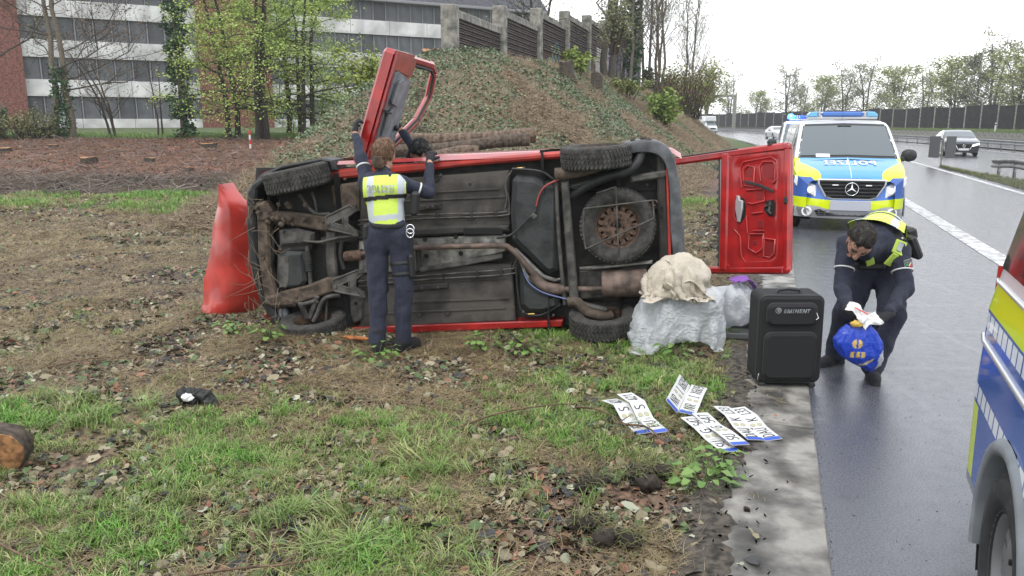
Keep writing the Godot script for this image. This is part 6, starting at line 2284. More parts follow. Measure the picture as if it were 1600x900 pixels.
func build_door() -> void:
	# driver's door, swung up on its front hinges
	var d := Node3D.new()
	d.name = "driver_door"
	car.add_child(d)
	var e1 := (cp(600, 72, -0.05) - cp(549, 252, -0.05))
	var ln := e1.length()
	e1 = Vector3(e1.x, e1.y, 0).normalized()
	var vdir := (Vector3(0, 0, -1) - e1 * 0.0).normalized()
	var nz := e1.cross(vdir)
	d.transform = Transform3D(Basis(e1, vdir, nz), cp(549, 252, -0.05))
	var b := MB.new()
	var L := ln
	b.prism([Vector2(0, 0.02), Vector2(0.04, 0.0), Vector2(L - 0.04, 0.0), Vector2(L, 0.04), Vector2(L + 0.01, 0.75), Vector2(0.03, 0.78)], -0.1, 0.0, 0.02)
	obj("panel", b, M.red_paint, d)
	b = MB.new()
	# recessed step along the bottom edge
	b.prism([Vector2(0.03, 0.03), Vector2(L - 0.03, 0.03), Vector2(L - 0.03, 0.1), Vector2(0.03, 0.1)], -0.13, -0.1, 0.01)
	b.prism([Vector2(L - 0.16, 0.1), Vector2(L - 0.02, 0.1), Vector2(L - 0.02, 0.75), Vector2(L - 0.2, 0.75)], -0.13, -0.1, 0.012)
	obj("inner_flange", b, M.red_paint, d)
	var fr := [Vector3(L - 0.035, 0.72, -0.07), Vector3(L - 0.03, 1.3, -0.15), Vector3(L - 0.09, 1.42, -0.17), Vector3(L - 0.36, 1.46, -0.18), Vector3(L - 0.62, 1.32, -0.16), Vector3(0.07, 0.78, -0.07)]
	b = MB.new()
	for i in fr.size() - 1:
		b.bar(fr[i], fr[i + 1], 0.07, 0.075, Vector3(0, 0, 1), 0.018)
	for p in fr:
		b.blob(p, Vector3(0.042, 0.042, 0.036), N2, 0.0, 8)
	obj("window_frame", b, M.red_paint, d)
	b = MB.new()
	var inn := [Vector3(L - 0.085, 0.76, -0.1), Vector3(L - 0.08, 1.27, -0.17), Vector3(L - 0.13, 1.36, -0.19), Vector3(L - 0.37, 1.4, -0.2), Vector3(L - 0.6, 1.27, -0.18), Vector3(0.14, 0.81, -0.1)]
	b.tube(inn, 0.015, 7)
	obj("window_seal", b, M.black_plain, d)
	b = MB.new()
	b.prism([Vector2(0.04, 0.12), Vector2(L - 0.2, 0.1), Vector2(L - 0.17, 0.2), Vector2(L - 0.24, 0.74), Vector2(0.06, 0.76)], -0.14, -0.1, 0.025)
	obj("trim_panel", b, M.trim_grey, d)
	b = MB.new()
	b.prism([Vector2(0.1, 0.16), Vector2(0.5, 0.14), Vector2(0.56, 0.24), Vector2(0.5, 0.36), Vector2(0.12, 0.36)], -0.18, -0.14, 0.025)
	b.prism([Vector2(0.6, 0.13), Vector2(L - 0.26, 0.15), Vector2(L - 0.22, 0.26), Vector2(L - 0.27, 0.5), Vector2(0.62, 0.52), Vector2(0.58, 0.3)], -0.19, -0.14, 0.035)
	obj("door_pocket", b, M.trim_grey, d)
	for u in [0.22, 0.52]:
		b = MB.new()
		b.box(Vector3(u, 0.135, -0.15), Vector3(0.012, 0.1, 0.08), Basis(Vector3.UP, 0.2))
		obj("slot", b, M.black_plain, d)
	b = MB.new()
	b.blob(Vector3(0.36, 0.6, -0.16), Vector3(0.03, 0.03, 0.03), N2, 0.1, 7)
	obj("handle", b, M.black_plain, d)
	b = MB.new()
	for v in [0.2, 0.55]:
		b.box(Vector3(-0.03, v, -0.05), Vector3(0.09, 0.08, 0.05), Basis.IDENTITY, 0.012)
	obj("hinge", b, M.red_paint, d)
	b = MB.new()
	b.blob(Vector3(0.04, 0.85, 0.03), Vector3(0.07, 0.12, 0.06), N2, 0.1, 9)
	obj("mirror", b, M.dark_plastic, d)

func build_tailgate() -> void:
	var g := Node3D.new()
	g.name = "tailgate"
	car.add_child(g)
	var f_top := pick(1232, 223, 8.15)
	var f_bot := pick(1234, 428, 8.15)
	var h_bot := pick(1036, 428, 9.2)
	var x := (f_bot - h_bot)
	var L := x.length()
	x = x.normalized()
	var y := (f_top - f_bot)
	var H := y.length()
	y = (y - x * x.dot(y)).normalized()
	var z := x.cross(y)
	g.transform = car_i * Transform3D(Basis(x, y, z), h_bot)
	var w0 := L * 0.52
	var b := MB.new()
	b.prism([Vector2(w0 - 0.04, 0.0), Vector2(L - 0.05, 0.0), Vector2(L, 0.05), Vector2(L, H - 0.05), Vector2(L - 0.05, H), Vector2(w0 - 0.04, H - 0.02)], -0.06, -0.015, 0.01)
	obj("outer_panel", b, M.red_inner, g)
	b = MB.new()
	for q in [[Vector3(w0 - 0.02, 0.03, 0), Vector3(w0, H - 0.03, 0), 0.1], [Vector3(L - 0.035, 0.05, 0), Vector3(L - 0.035, H - 0.05, 0), 0.07], [Vector3(0, 0.045, -0.03), Vector3(L - 0.05, 0.035, 0), 0.08], [Vector3(0, H - 0.06, -0.03), Vector3(L - 0.05, H - 0.035, 0), 0.085], [Vector3(0.03, 0.0, -0.05), Vector3(0.03, H - 0.02, -0.05), 0.1]]:
		b.bar(q[0], q[1], q[2], 0.06, Vector3(0, 0, 1), 0.02)
	for c in [Vector3(L - 0.04, 0.045, 0), Vector3(L - 0.04, H - 0.045, 0), Vector3(w0 + 0.03, 0.08, -0.01), Vector3(w0 + 0.03, H - 0.08, -0.01)]:
		b.blob(c, Vector3(0.05, 0.05, 0.03), N2, 0.0, 8)
	obj("frame", b, M.red_inner, g)
	var P := func(zx: float, zy: float) -> Vector2:
		return Vector2(w0 + (zx - 290.0) / 425.0 * (L - w0), H * (1.0 - (zy - 50.0) / 800.0))
	var ridge := func(pts: Array, r: float, zz: float) -> MB:
		var bb := MB.new()
		var l3 := []
		for q in pts:
			var p: Vector2 = P.call(q[0], q[1])
			l3.append(Vector3(p.x, p.y, zz))
		bb.tube(l3, r, 8)
		return bb
	obj("inner_sheet", _gate_sheet(w0, L, H), M.red_inner, g)
	var loops := [
		[[400, 300], [385, 180], [410, 140], [590, 125], [625, 150], [635, 260], [600, 290]],
		[[415, 290], [480, 300], [485, 180], [440, 165], [410, 190], [412, 260]],
		[[525, 270], [515, 180], [540, 150], [605, 155], [618, 180], [615, 265]],
		[[430, 320], [550, 320], [555, 395], [470, 410], [440, 400]],
		[[345, 560], [390, 610], [400, 740], [430, 780], [600, 775], [635, 740], [640, 560]],
		[[450, 600], [445, 690], [500, 720], [540, 690], [545, 600], [450, 600]],
		[[550, 630], [545, 740], [590, 750], [615, 720], [620, 640], [550, 630]],
		[[470, 470], [540, 465]], [[480, 580], [550, 580]], [[355, 380], [345, 470], [370, 520]], [[430, 480], [440, 590]],
	]
	for lp in loops:
		obj("pressing", ridge.call(lp, 0.011, 0.0), M.red_inner, g)
	for r in [[418, 185, 468, 240], [532, 165, 608, 262], [480, 335, 536, 390], [500, 510, 545, 565], [470, 640, 510, 670], [555, 650, 610, 740], [455, 735, 530, 755]]:
		var a: Vector2 = P.call(r[0], r[1])
		var c2: Vector2 = P.call(r[2], r[3])
		b = MB.new()
		b.box(Vector3((a.x + c2.x) * 0.5, (a.y + c2.y) * 0.5, -0.016), Vector3(c2.x - a.x, a.y - c2.y, 0.02), Basis.IDENTITY, 0.006)
		obj("recess", b, mat_dark_red(), g)
	b = MB.new()
	b.prism([P.call(360, 365), P.call(412, 368), P.call(430, 420), P.call(425, 480), P.call(395, 525), P.call(358, 490), P.call(350, 420)], -0.012, 0.004, 0.003)
	b.prism([P.call(565, 395), P.call(610, 390), P.call(618, 420), P.call(612, 495), P.call(580, 490), P.call(545, 450)], -0.012, 0.004, 0.003)
	obj("opening", b, M.void, g)
	b = MB.new()
	b.prism([P.call(372, 350), P.call(390, 352), P.call(394, 378), P.call(415, 385), P.call(412, 440), P.call(395, 520), P.call(378, 520), P.call(362, 440), P.call(364, 385)], 0.0, 0.03, 0.01)
	obj("wiper_motor", b, M.silver_paint, g)
	b = MB.new()
	for s in [[560, 430, 600, 420], [575, 455, 600, 480], [590, 400, 585, 470]]:
		var p1: Vector2 = P.call(s[0], s[1])
		var p2: Vector2 = P.call(s[2], s[3])
		b.tube([Vector3(p1.x, p1.y, 0.012), Vector3(p2.x, p2.y, 0.018)], 0.012, 7)
	obj("lock", b, M.under_grey, g)
	b = MB.new()
	var s0: Vector2 = P.call(425, 265)
	var s1: Vector2 = P.call(520, 295)
	var s2: Vector2 = P.call(615, 342)
	b.bar(Vector3(s0.x, s0.y, 0.02), Vector3(s1.x, s1.y, 0.03), 0.03, 0.016, Vector3(0, 0, 1), 0.005)
	b.bar(Vector3(s1.x, s1.y, 0.03), Vector3(s2.x, s2.y, 0.02), 0.03, 0.016, Vector3(0, 0, 1), 0.005)
	obj("strap", b, M.black_plain, g)
	b = MB.new()
	b.box(Vector3(L - 0.035, H * 0.56, 0.035), Vector3(0.04, 0.07, 0.03), Basis.IDENTITY, 0.01)
	obj("latch", b, M.black_plain, g)
	b = MB.new()
	b.box(Vector3(w0 - 0.085, H * 0.5, -0.02), Vector3(0.02, H - 0.16, 0.02), Basis.IDENTITY, 0.004)
	for k in 14:
		var yy := 0.1 + (H - 0.2) * k / 13.0
		b.prism([Vector2(w0 - 0.09, yy - 0.04), Vector2(w0 - 0.09, yy + 0.05), Vector2(w0 - 0.11 - 0.02 * absf(sin(k * 2.2)), yy + 0.01 * sin(k))], -0.025, -0.02)
	obj("glass_shards", b, M.window_pale, g)
	b = MB.new()
	b.tube([Vector3(0.0, H - 0.03, 0.03), Vector3(L * 0.3, H - 0.02, 0.035), Vector3(L * 0.62, H - 0.005, 0.03)], 0.008, 6)
	b.box(Vector3(L - 0.22, H + 0.0, 0.0), Vector3(0.05, 0.02, 0.05), Basis.IDENTITY, 0.005)
	obj("rubber_seal", b, M.black_plain, g)

func _gate_sheet(w0: float, L: float, H: float) -> MB:
	# stamped sheet of the door's inside, gently uneven
	var b := MB.new()
	var rows := []
	for i in 25:
		var row := []
		for j in 33:
			var x := lerpf(w0 + 0.02, L - 0.06, i / 24.0)
			var y := lerpf(0.06, H - 0.06, j / 32.0)
			var fx := i / 24.0
			var fy := j / 32.0
			var inside := smoothstep(0.1, 0.2, fx) * smoothstep(0.9, 0.82, fx) * smoothstep(0.04, 0.1, fy) * smoothstep(0.96, 0.9, fy)
			row.append(Vector3(x, y, 0.012 - 0.02 * inside + 0.003 * sin(fx * 17.0) * sin(fy * 23.0) * inside))
		rows.append(row)
	b.grid(rows)
	return b

func mat_dark_red() -> Material:
	if not M.has("dark_red"):
		mat("dark_red", lin(0.2, 0.008, 0.008), 0.5)
	return M.dark_red

# ---------- people ----------
class Field:
	var lo: Vector3
	var cell: float
	var nx: int
	var ny: int
	var nz: int
	var D := PackedFloat32Array()
	var E := PackedFloat32Array()
	var K := PackedByteArray()
	func _init(a: Vector3, b: Vector3, c: float) -> void:
		lo = a
		cell = c
		nx = int((b.x - a.x) / c) + 2
		ny = int((b.y - a.y) / c) + 2
		nz = int((b.z - a.z) / c) + 2
		D.resize(nx * ny * nz)
		D.fill(9.0)
		E.resize(nx * ny * nz)
		E.fill(9.0)
		K.resize(nx * ny * nz)
	func cap(a: Vector3, b: Vector3, ra: float, rb: float, id := 0, k := 0.02, fax := Vector3.ZERO, flat := 1.0) -> void:
		var r := maxf(ra, rb) + k + cell * 2.0
		var mn := a.min(b) - Vector3(r, r, r) - lo
		var mx := a.max(b) + Vector3(r, r, r) - lo
		var ab := b - a
		var l2 := maxf(ab.length_squared(), 1e-9)
		for iz in range(maxi(0, int(mn.z / cell)), mini(nz, int(mx.z / cell) + 1)):
			for iy in range(maxi(0, int(mn.y / cell)), mini(ny, int(mx.y / cell) + 1)):
				var row := (iz * ny + iy) * nx
				for ix in range(maxi(0, int(mn.x / cell)), mini(nx, int(mx.x / cell) + 1)):
					var p := lo + Vector3(ix, iy, iz) * cell - a
					if flat != 1.0:
						p += fax * (p.dot(fax) * (flat - 1.0))
					var t := clampf(p.dot(ab) / l2, 0.0, 1.0)
					var d := (p - ab * t).length() - lerpf(ra, rb, t)
					var q := row + ix
					if d < E[q]:
						E[q] = d
						K[q] = id
					var h := clampf(0.5 + 0.5 * (D[q] - d) / k, 0.0, 1.0)
					D[q] = lerpf(D[q], d, h) - k * h * (1.0 - h)
	func crumple(n: FastNoiseLite, amp: float, fr: float, ids: Array) -> void:
		for iz in nz:
			for iy in ny:
				var row := (iz * ny + iy) * nx
				for ix in nx:
					var q := row + ix
					if absf(D[q]) < cell * 2.5 and K[q] in ids:
						D[q] += amp * n.get_noise_3d(ix * cell * fr, iy * cell * fr * 0.6, iz * cell * fr)
	func net(b: MB, cols: Array, keep = null) -> void:   # surface nets; keep is an array of half spaces [normal, limit]
		var at := {}
		var v := PackedVector3Array()
		var c := PackedColorArray()
		var off := [0, 1, nx, nx + 1, nx * ny, nx * ny + 1, nx * ny + nx, nx * ny + nx + 1]
		for iz in nz - 1:
			for iy in ny - 1:
				var row := (iz * ny + iy) * nx
				for ix in nx - 1:
					var q := row + ix
					if absf(D[q]) > cell * 2.2:
						continue
					var m := 0
					for k in 8:
						if D[q + off[k]] < 0.0:
							m += 1
					if m == 0 or m == 8:
						continue
					var s := Vector3.ZERO
					var n := 0
					for k in 8:
						for ax in 3:
							var k2 := k | (1 << ax)
							if k2 != k:
								var da := D[q + off[k]]
								var db := D[q + off[k2]]
								if (da < 0.0) != (db < 0.0):
									var f := da / (da - db)
									var p := Vector3(k & 1, (k >> 1) & 1, (k >> 2) & 1)
									p[ax] += f
									s += p
									n += 1
					at[q] = v.size()
					v.append(lo + (Vector3(ix, iy, iz) + s / n) * cell)
					c.append(cols[K[q]])
		var t := PackedInt32Array()
		var step := [1, nx, nx * ny]
		for q in at.keys():
			for ax in 3:
				var u: int = step[(ax + 1) % 3]
				var w: int = step[(ax + 2) % 3]
				var a := D[q]
				var e: float = D[q + step[ax]]
				if (a < 0.0) == (e < 0.0):
					continue
				if not (at.has(q - u) and at.has(q - w) and at.has(q - u - w)):
					continue
				var i0: int = at[q]
				var i1: int = at[q - u]
				var i2: int = at[q - u - w]
				var i3: int = at[q - w]
				if keep != null:
					var mid := (v[i0] + v[i1] + v[i2] + v[i3]) * 0.25
					var ok := true
					for hs in keep:
						if mid.dot(hs[0]) > hs[1]:
							ok = false
					if not ok:
						continue
				if a < 0.0:
					t.append_array([i0, i1, i2, i0, i2, i3])
				else:
					t.append_array([i0, i2, i1, i0, i3, i2])
		b.add(v, t, true, c)

const SKIN := 1
const NAVY := 0
const BLACK := 2
const HAIR := 3
const LIP := 4
const EYE_ID := 5
var BODY_COLS := [Color(0.017, 0.02, 0.042), Color(0.5, 0.27, 0.19), Color(0.014, 0.014, 0.016), Color(0.05, 0.03, 0.02), Color(0.34, 0.12, 0.1), Color(0.05, 0.04, 0.035), Color(0.012, 0.012, 0.014)]

func head(b: MB, c: Vector3, fwd: Vector3, up: Vector3, neck: Vector3, beard := false) -> Basis:
	# c is the middle of the head; fwd is where the face looks
	var z := fwd.normalized()
	var x := up.cross(z).normalized()
	var y := z.cross(x)
	var B := Basis(x, y, z)
	var f := Field.new(c - Vector3.ONE * 0.19, c + Vector3.ONE * 0.19, 0.0046)
	var P := func(a: float, bb: float, cc: float) -> Vector3:
		return c + B * Vector3(a, bb, cc)
	f.cap(P.call(0, 0.035, -0.03), P.call(0, 0.04, 0.012), 0.084, 0.08, SKIN, 0.03)
	f.cap(P.call(0, 0.0, 0.025), P.call(0, -0.07, 0.045), 0.066, 0.042, SKIN, 0.03)
	f.cap(P.call(-0.02, -0.095, 0.06), P.call(0.02, -0.095, 0.06), 0.022, 0.022, SKIN, 0.02)
	for s in [-1.0, 1.0]:
		f.cap(P.call(0.035 * s, -0.02, 0.06), P.call(0.045 * s, -0.01, 0.04), 0.026, 0.026, SKIN, 0.02)
		f.cap(P.call(0.015 * s, 0.03, 0.088), P.call(0.05 * s, 0.03, 0.07), 0.012, 0.01, SKIN, 0.012)
		f.cap(P.call(0.05 * s, -0.07, 0.0), P.call(0.02 * s, -0.09, 0.05), 0.024, 0.02, SKIN, 0.02)
		f.cap(P.call(0.079 * s, 0.01, -0.012), P.call(0.082 * s, -0.025, -0.006), 0.024, 0.016, SKIN, 0.006, B.x, 2.6)
		f.cap(P.call(0.031 * s, 0.012, 0.083), P.call(0.034 * s, 0.012, 0.082), 0.0105, 0.0105, EYE_ID, 0.003)
		f.cap(P.call(0.02 * s, 0.036, 0.098), P.call(0.048 * s, 0.034, 0.083), 0.006, 0.005, HAIR, 0.004)
	f.cap(P.call(0, 0.015, 0.094), P.call(0, -0.03, 0.113), 0.011, 0.015, SKIN, 0.012)
	f.cap(P.call(-0.012, -0.035, 0.1), P.call(0.012, -0.035, 0.1), 0.01, 0.01, SKIN, 0.008)
	f.cap(P.call(-0.02, -0.064, 0.088), P.call(0.02, -0.064, 0.088), 0.007, 0.007, LIP, 0.006)
	if beard:
		for s in [-1.0, 1.0]:
			f.cap(P.call(0.062 * s, -0.045, 0.015), P.call(0.02 * s, -0.1, 0.06), 0.019, 0.02, HAIR, 0.012)
		f.cap(P.call(-0.02, -0.05, 0.09), P.call(0.02, -0.05, 0.09), 0.007, 0.007, HAIR, 0.006)
		f.cap(P.call(0, -0.092, 0.075), P.call(0, -0.1, 0.07), 0.018, 0.018, HAIR, 0.01)
	f.cap(P.call(0, -0.05, -0.015), neck, 0.055, 0.058, SKIN, 0.03)
	f.net(b, BODY_COLS)
	return B

func hair_cap(c: Vector3, B: Basis, parent: Node, col: Color, short_back: bool, bun: Vector3) -> void:
	var f := Field.new(c - Vector3.ONE * 0.2, c + Vector3.ONE * 0.2, 0.006)
	var P := func(a: float, bb: float, cc: float) -> Vector3:
		return c + B * Vector3(a, bb, cc)
	f.cap(P.call(0, 0.05, -0.045), P.call(0, 0.062, 0.0), 0.084, 0.078, 0, 0.02)
	f.cap(P.call(0, 0.0, -0.06), P.call(0, -0.04 if short_back else -0.06, -0.05), 0.07, 0.05, 0, 0.03)
	for s in [-1.0, 1.0]:
		f.cap(P.call(0.05 * s, 0.05, -0.02), P.call(0.055 * s, 0.0, -0.04), 0.04, 0.036, 0, 0.02)
		f.cap(P.call(0.03 * s, 0.1, 0.045), P.call(0.03 * s, 0.12, -0.02), 0.025, 0.03, 0, 0.02)
	if bun != Vector3.ZERO:
		f.cap(c + bun, c + bun * 1.12, 0.05, 0.044, 0, 0.01)
	f.crumple(N3, 0.012, 900.0, [0])
	var b := MB.new()
	f.net(b, [col])
	# single locks laid over it so that the outline is not smooth
	var rg := RandomNumberGenerator.new()
	rg.seed = 17
	var nv := b.P.size()
	for i in 900:
		var q := rg.randi() % nv
		var n := b.N[q]
		var fl := (-B.z * 0.9 + B.y * (0.25 if short_back else -0.5) + Vector3(rg.randfn(), rg.randfn(), rg.randfn()) * 0.35)
		if bun != Vector3.ZERO:
			fl = (c + bun - b.P[q]).normalized() + Vector3(rg.randfn(), rg.randfn(), rg.randfn()) * 0.12
		fl = (fl - n * fl.dot(n)).normalized()
		var l := rg.randf_range(0.018, 0.04)
		var p := b.P[q]
		b.col = col * rg.randf_range(0.7, 1.9)
		b.tube([p - n * 0.002, p + fl * l * 0.5 + n * 0.005, p + fl * l + n * 0.003], [0.0028, 0.0024, 0.0008], 3, false)
	obj("hair", b, M.hair, parent)

func hand(b: MB, wrist: Vector3, dir: Vector3, palm: Vector3, side: float, curl: float, id := BLACK) -> void:
	# dir runs from wrist to knuckles, palm is the way the palm faces, side +1 puts the thumb at dir x palm
	var y := dir.normalized()
	var z := (palm - y * palm.dot(y)).normalized()
	var x := y.cross(z) * side
	var f := Field.new(wrist - Vector3.ONE * 0.21, wrist + Vector3.ONE * 0.21, 0.0042)
	f.cap(wrist - y * 0.03, wrist + y * 0.03, 0.034, 0.032, id, 0.015, z, 1.3)
	for k in 4:
		f.cap(wrist + y * 0.02 + x * (0.012 - 0.008 * k), wrist + y * 0.088 + x * (0.03 - 0.0205 * k), 0.02, 0.0135, id, 0.01, z, 1.15)
	var lens := [0.072, 0.082, 0.076, 0.06]
	for k in 4:
		var p := wrist + y * (0.09 - 0.004 * absf(k - 1.2)) + x * (0.031 - 0.0215 * k)
		var a := 0.25
		var r := 0.0125 if k < 3 else 0.011
		for j in 3:
			a += curl * (0.75 + 0.12 * k) * (0.6 if j == 0 else 1.0)
			var d := (y * cos(a) + z * sin(a) + x * (0.12 - 0.08 * k) * (1.0 - curl * 0.7)).normalized()
			var l: float = lens[k] * [0.45, 0.32, 0.26][j]
			f.cap(p, p + d * l, r, r * 0.9, id, 0.003)
			p += d * l
			r *= 0.92
	var tp := wrist + y * 0.03 + x * 0.028 + z * 0.006
	var td := (x * 0.75 + y * 0.65 + z * 0.35).normalized()
	f.cap(tp - x * 0.01, tp + td * 0.04, 0.018, 0.015, id, 0.008)
	tp += td * 0.04
	td = (x * 0.25 + y * 0.75 + z * (0.3 + curl * 0.6)).normalized()
	f.cap(tp, tp + td * 0.034, 0.0145, 0.013, id, 0.004)
	tp += td * 0.034
	td = (y * 0.7 + z * (0.4 + curl * 0.7) - x * 0.1).normalized()
	f.cap(tp, tp + td * 0.028, 0.013, 0.011, id, 0.004)
	f.net(b, BODY_COLS)

func boot(f: Field, ankle: Vector3, toe: Vector3) -> void:
	var d := toe - ankle
	d.y = 0
	d = d.normalized()
	var g := Vector3(ankle.x, ankle.y - 0.085, ankle.z)
	f.cap(ankle + Vector3(0, 0.07, 0), ankle - Vector3(0, 0.02, 0), 0.058, 0.056, BLACK, 0.02)
	f.cap(g - d * 0.045 + Vector3(0, 0.03, 0), g + d * 0.12 + Vector3(0, 0.015, 0), 0.05, 0.045, BLACK, 0.03)
	f.cap(g + d * 0.1 + Vector3(0, 0.012, 0), g + d * 0.16 + Vector3(0, 0.01, 0), 0.046, 0.038, BLACK, 0.02)
	f.cap(g - d * 0.06 - Vector3(0, 0.014, 0), g + d * 0.17 - Vector3(0, 0.016, 0), 0.042, 0.042, BLACK, 0.006, Vector3.UP, 1.9)

func vest_shell(parent: Node, caps: Array, grow: float, axis_: Vector3, o: Vector3, right: Vector3, back: Vector3, stripes: bool, keep: Array, lim: float) -> void:
	# a vest over the torso: lime cloth with grey reflecting bands, cut by half spaces
	var mn := Vector3.ONE * 99.0
	var mx := -mn
	for c in caps:
		for p in [c[0], c[1]]:
			mn = mn.min(p - Vector3.ONE * 0.25)
			mx = mx.max(p + Vector3.ONE * 0.25)
	var f := Field.new(mn, mx, 0.009)
	for c in caps:
		f.cap(c[0], c[1], c[2] + grow, c[3] + grow, 0, 0.04, c[4] if c.size() > 4 else Vector3.ZERO, c[5] if c.size() > 5 else 1.0)
	var b := MB.new()
	f.net(b, [Color.WHITE], keep)
	# colour by place on the vest
	var lime := Color(0.56, 0.72, 0.1)
	var refl := Color(0.46, 0.5, 0.53)
	var blk := Color(0.012, 0.012, 0.014)
	for i in b.P.size():
		var q := b.P[i] - o
		var u := q.dot(axis_)
		var r := q.dot(right)
		var c := lime
		if stripes:
			if absf(r) > 0.10 and absf(r) < 0.155:
				c = refl
			if u > 0.055 and u < 0.10:
				c = refl
			if u > 0.225 and u < 0.262:
				c = blk
			if absf(r) > lim:
				c = blk
		b.C[i] = c
	obj("high_visibility_vest", b, M.vc_cloth, parent)

func ring(called: String, parent: Node, c: Vector3, ax: Vector3, r: float, w: float, m: Material) -> void:
	var b := MB.new()
	b.lathe([Vector2(r - 0.004, -w), Vector2(r + 0.003, -w * 0.6), Vector2(r + 0.003, w * 0.6), Vector2(r - 0.004, w)], c, ax, 26)
	obj(called, b, m, parent)

func build_woman() -> void:
	var t := thing("person", "officer with brown hair bun seen from behind, holding the van door up", "person")
	var d := 6.78
	var pel := pick(607, 366, d)
	var chest := pick(600, 300, d - 0.02)
	var neck := pick(599, 268, d + 0.0)
	var hl := pick(589, 374, d)
	var hr := pick(625, 374, d)
	var kl := pick(591, 452, d + 0.0)
	var kr := pick(631, 450, d)
	var al := pick(590, 531, d - 0.02)
	var ar := pick(630, 527, d + 0.03)
	al.y = maxf(al.y, 0.1)
	ar.y = maxf(ar.y, 0.1)
	var sl := pick(574, 285, d + 0.02)
	var sr := pick(629, 287, d + 0.02)
	var el := pick(564, 246, d + 0.12)
	var wl := pick(556, 213, d + 0.26)
	var er := pick(670, 302, d + 0.1)
	var wr := pick(671, 259, d + 0.24)
	var f := Field.new(Vector3(-1.85, -0.03, -7.5), Vector3(-0.45, 1.95, -6.2), 0.0125)
	var fw := Vector3(0, 0, 1)
	f.cap(pel + Vector3(-0.07, 0, 0), pel + Vector3(0.07, 0, 0), 0.125, 0.125, NAVY, 0.05, fw, 1.12)
	f.cap(pel, (pel + chest) * 0.5, 0.135, 0.125, NAVY, 0.06, fw, 1.25)
	f.cap((pel + chest) * 0.5, chest, 0.125, 0.15, NAVY, 0.06, fw, 1.25)
	f.cap(chest + Vector3(-0.08, 0.03, 0), chest + Vector3(0.08, 0.03, 0), 0.11, 0.11, NAVY, 0.06)
	f.cap(chest, neck, 0.11, 0.06, NAVY, 0.05)
	f.cap(sl, chest + Vector3(-0.05, 0.06, 0), 0.068, 0.09, NAVY, 0.05)
	f.cap(sr, chest + Vector3(0.05, 0.06, 0), 0.068, 0.09, NAVY, 0.05)
	f.cap(sl, el, 0.062, 0.052, NAVY, 0.03)
	f.cap(el, wl, 0.05, 0.037, NAVY, 0.02)
	f.cap(sr, er, 0.064, 0.053, NAVY, 0.03)
	f.cap(er, wr, 0.052, 0.037, NAVY, 0.02)
	f.cap(hl, kl, 0.104, 0.082, NAVY, 0.012)
	f.cap(kl, al, 0.08, 0.07, NAVY, 0.012)
	f.cap(hr, kr, 0.106, 0.082, NAVY, 0.012)
	f.cap(kr, ar, 0.08, 0.07, NAVY, 0.012)
	f.cap(hl + Vector3(0, -0.02, 0.03), hl + Vector3(0, 0.04, 0.03), 0.1, 0.1, NAVY, 0.04)
	f.cap(hr + Vector3(0, -0.02, 0.03), hr + Vector3(0, 0.04, 0.03), 0.1, 0.1, NAVY, 0.04)
	boot(f, al, al + Vector3(-0.05, 0, -0.2))
	boot(f, ar, ar + Vector3(0.12, 0, -0.16))
	f.cap(wl, wl + (wl - el).normalized() * 0.03, 0.033, 0.03, SKIN, 0.006)
	f.cap(wr, wr + (wr - er).normalized() * 0.04, 0.032, 0.029, SKIN, 0.006)
	f.crumple(N3, 0.016, 420.0, [NAVY])
	var b := MB.new()
	f.net(b, BODY_COLS)
	var hc := pick(601, 243, d + 0.03)
	var B := head(b, hc, Vector3(0.35, -0.1, -1.0), Vector3(0.04, 1, 0.05), neck - Vector3(0, 0.03, 0))
	hand(b, wl + (wl - el).normalized() * 0.045, Vector3(0.05, 0.95, -0.3), Vector3(0.8, -0.1, -0.6), 1.0, 0.75)
	hand(b, wr + (wr - er).normalized() * 0.05, Vector3(0.1, 0.75, -0.6), Vector3(0.0, -0.75, -0.6), -1.0, 0.7)
	obj("body", b, M.uniform, t)
	hair_cap(hc, B, t, lin(0.14, 0.075, 0.042), false, Vector3(-0.04, -0.055, 0.105))
	var hb := MB.new()
	for k in 5:
		hb.tube([hc + Vector3(-0.07 + k * 0.016, -0.015, 0.16), hc + Vector3(-0.075 + k * 0.016, -0.055, 0.172), hc + Vector3(-0.06 + k * 0.012, -0.09, 0.155)], 0.005, 5)
	hb.tube([hc + Vector3(-0.07, -0.012, 0.145), hc + Vector3(0.0, -0.008, 0.15)], 0.008, 6)
	obj("hair_clip", hb, M.under_tan, t)
	var cb := MB.new()
	cb.lathe([Vector2(0.066, -0.05), Vector2(0.07, -0.02), Vector2(0.064, 0.02), Vector2(0.058, 0.03)], neck + Vector3(0, 0.0, 0), Vector3(0, 1, -0.05), 20)
	obj("collar", cb, M.black_gear, t)
	var ax := (chest - pel).normalized()
	var mid := (pel + chest) * 0.5
	var caps := [[pel, mid, 0.135, 0.125, fw, 1.25], [mid, chest, 0.125, 0.15, fw, 1.25], [chest + Vector3(-0.08, 0.03, 0), chest + Vector3(0.08, 0.03, 0), 0.11, 0.11, Vector3.ZERO, 1.0]]
	var o := pel + ax * 0.06
	vest_shell(t, caps, 0.018, ax, o, Vector3.RIGHT, fw, true, [[-ax, -(o.dot(ax))], [ax, o.dot(ax) + 0.43], [Vector3.RIGHT, o.x + 0.165], [Vector3.LEFT, -(o.x - 0.2)]], 0.19)
	var w := obj("vest_lettering", text_mesh("POLIZEI", 0.052, 0.003), M.reflective, t)
	w.transform = Transform3D(Basis(Vector3.RIGHT, -0.10) * Basis.from_scale(Vector3(0.86, 1.15, 1)), o + ax * 0.335 + Vector3(0.0, 0, 0.158))
	ring("belt", t, pel + Vector3(0, 0.085, 0), Vector3(0.03, 1, 0), 0.158, 0.02, M.black_gear)
	ring("sleeve_stripe", t, sr.lerp(er, 0.62), er - sr, 0.061, 0.008, M.white_plain)
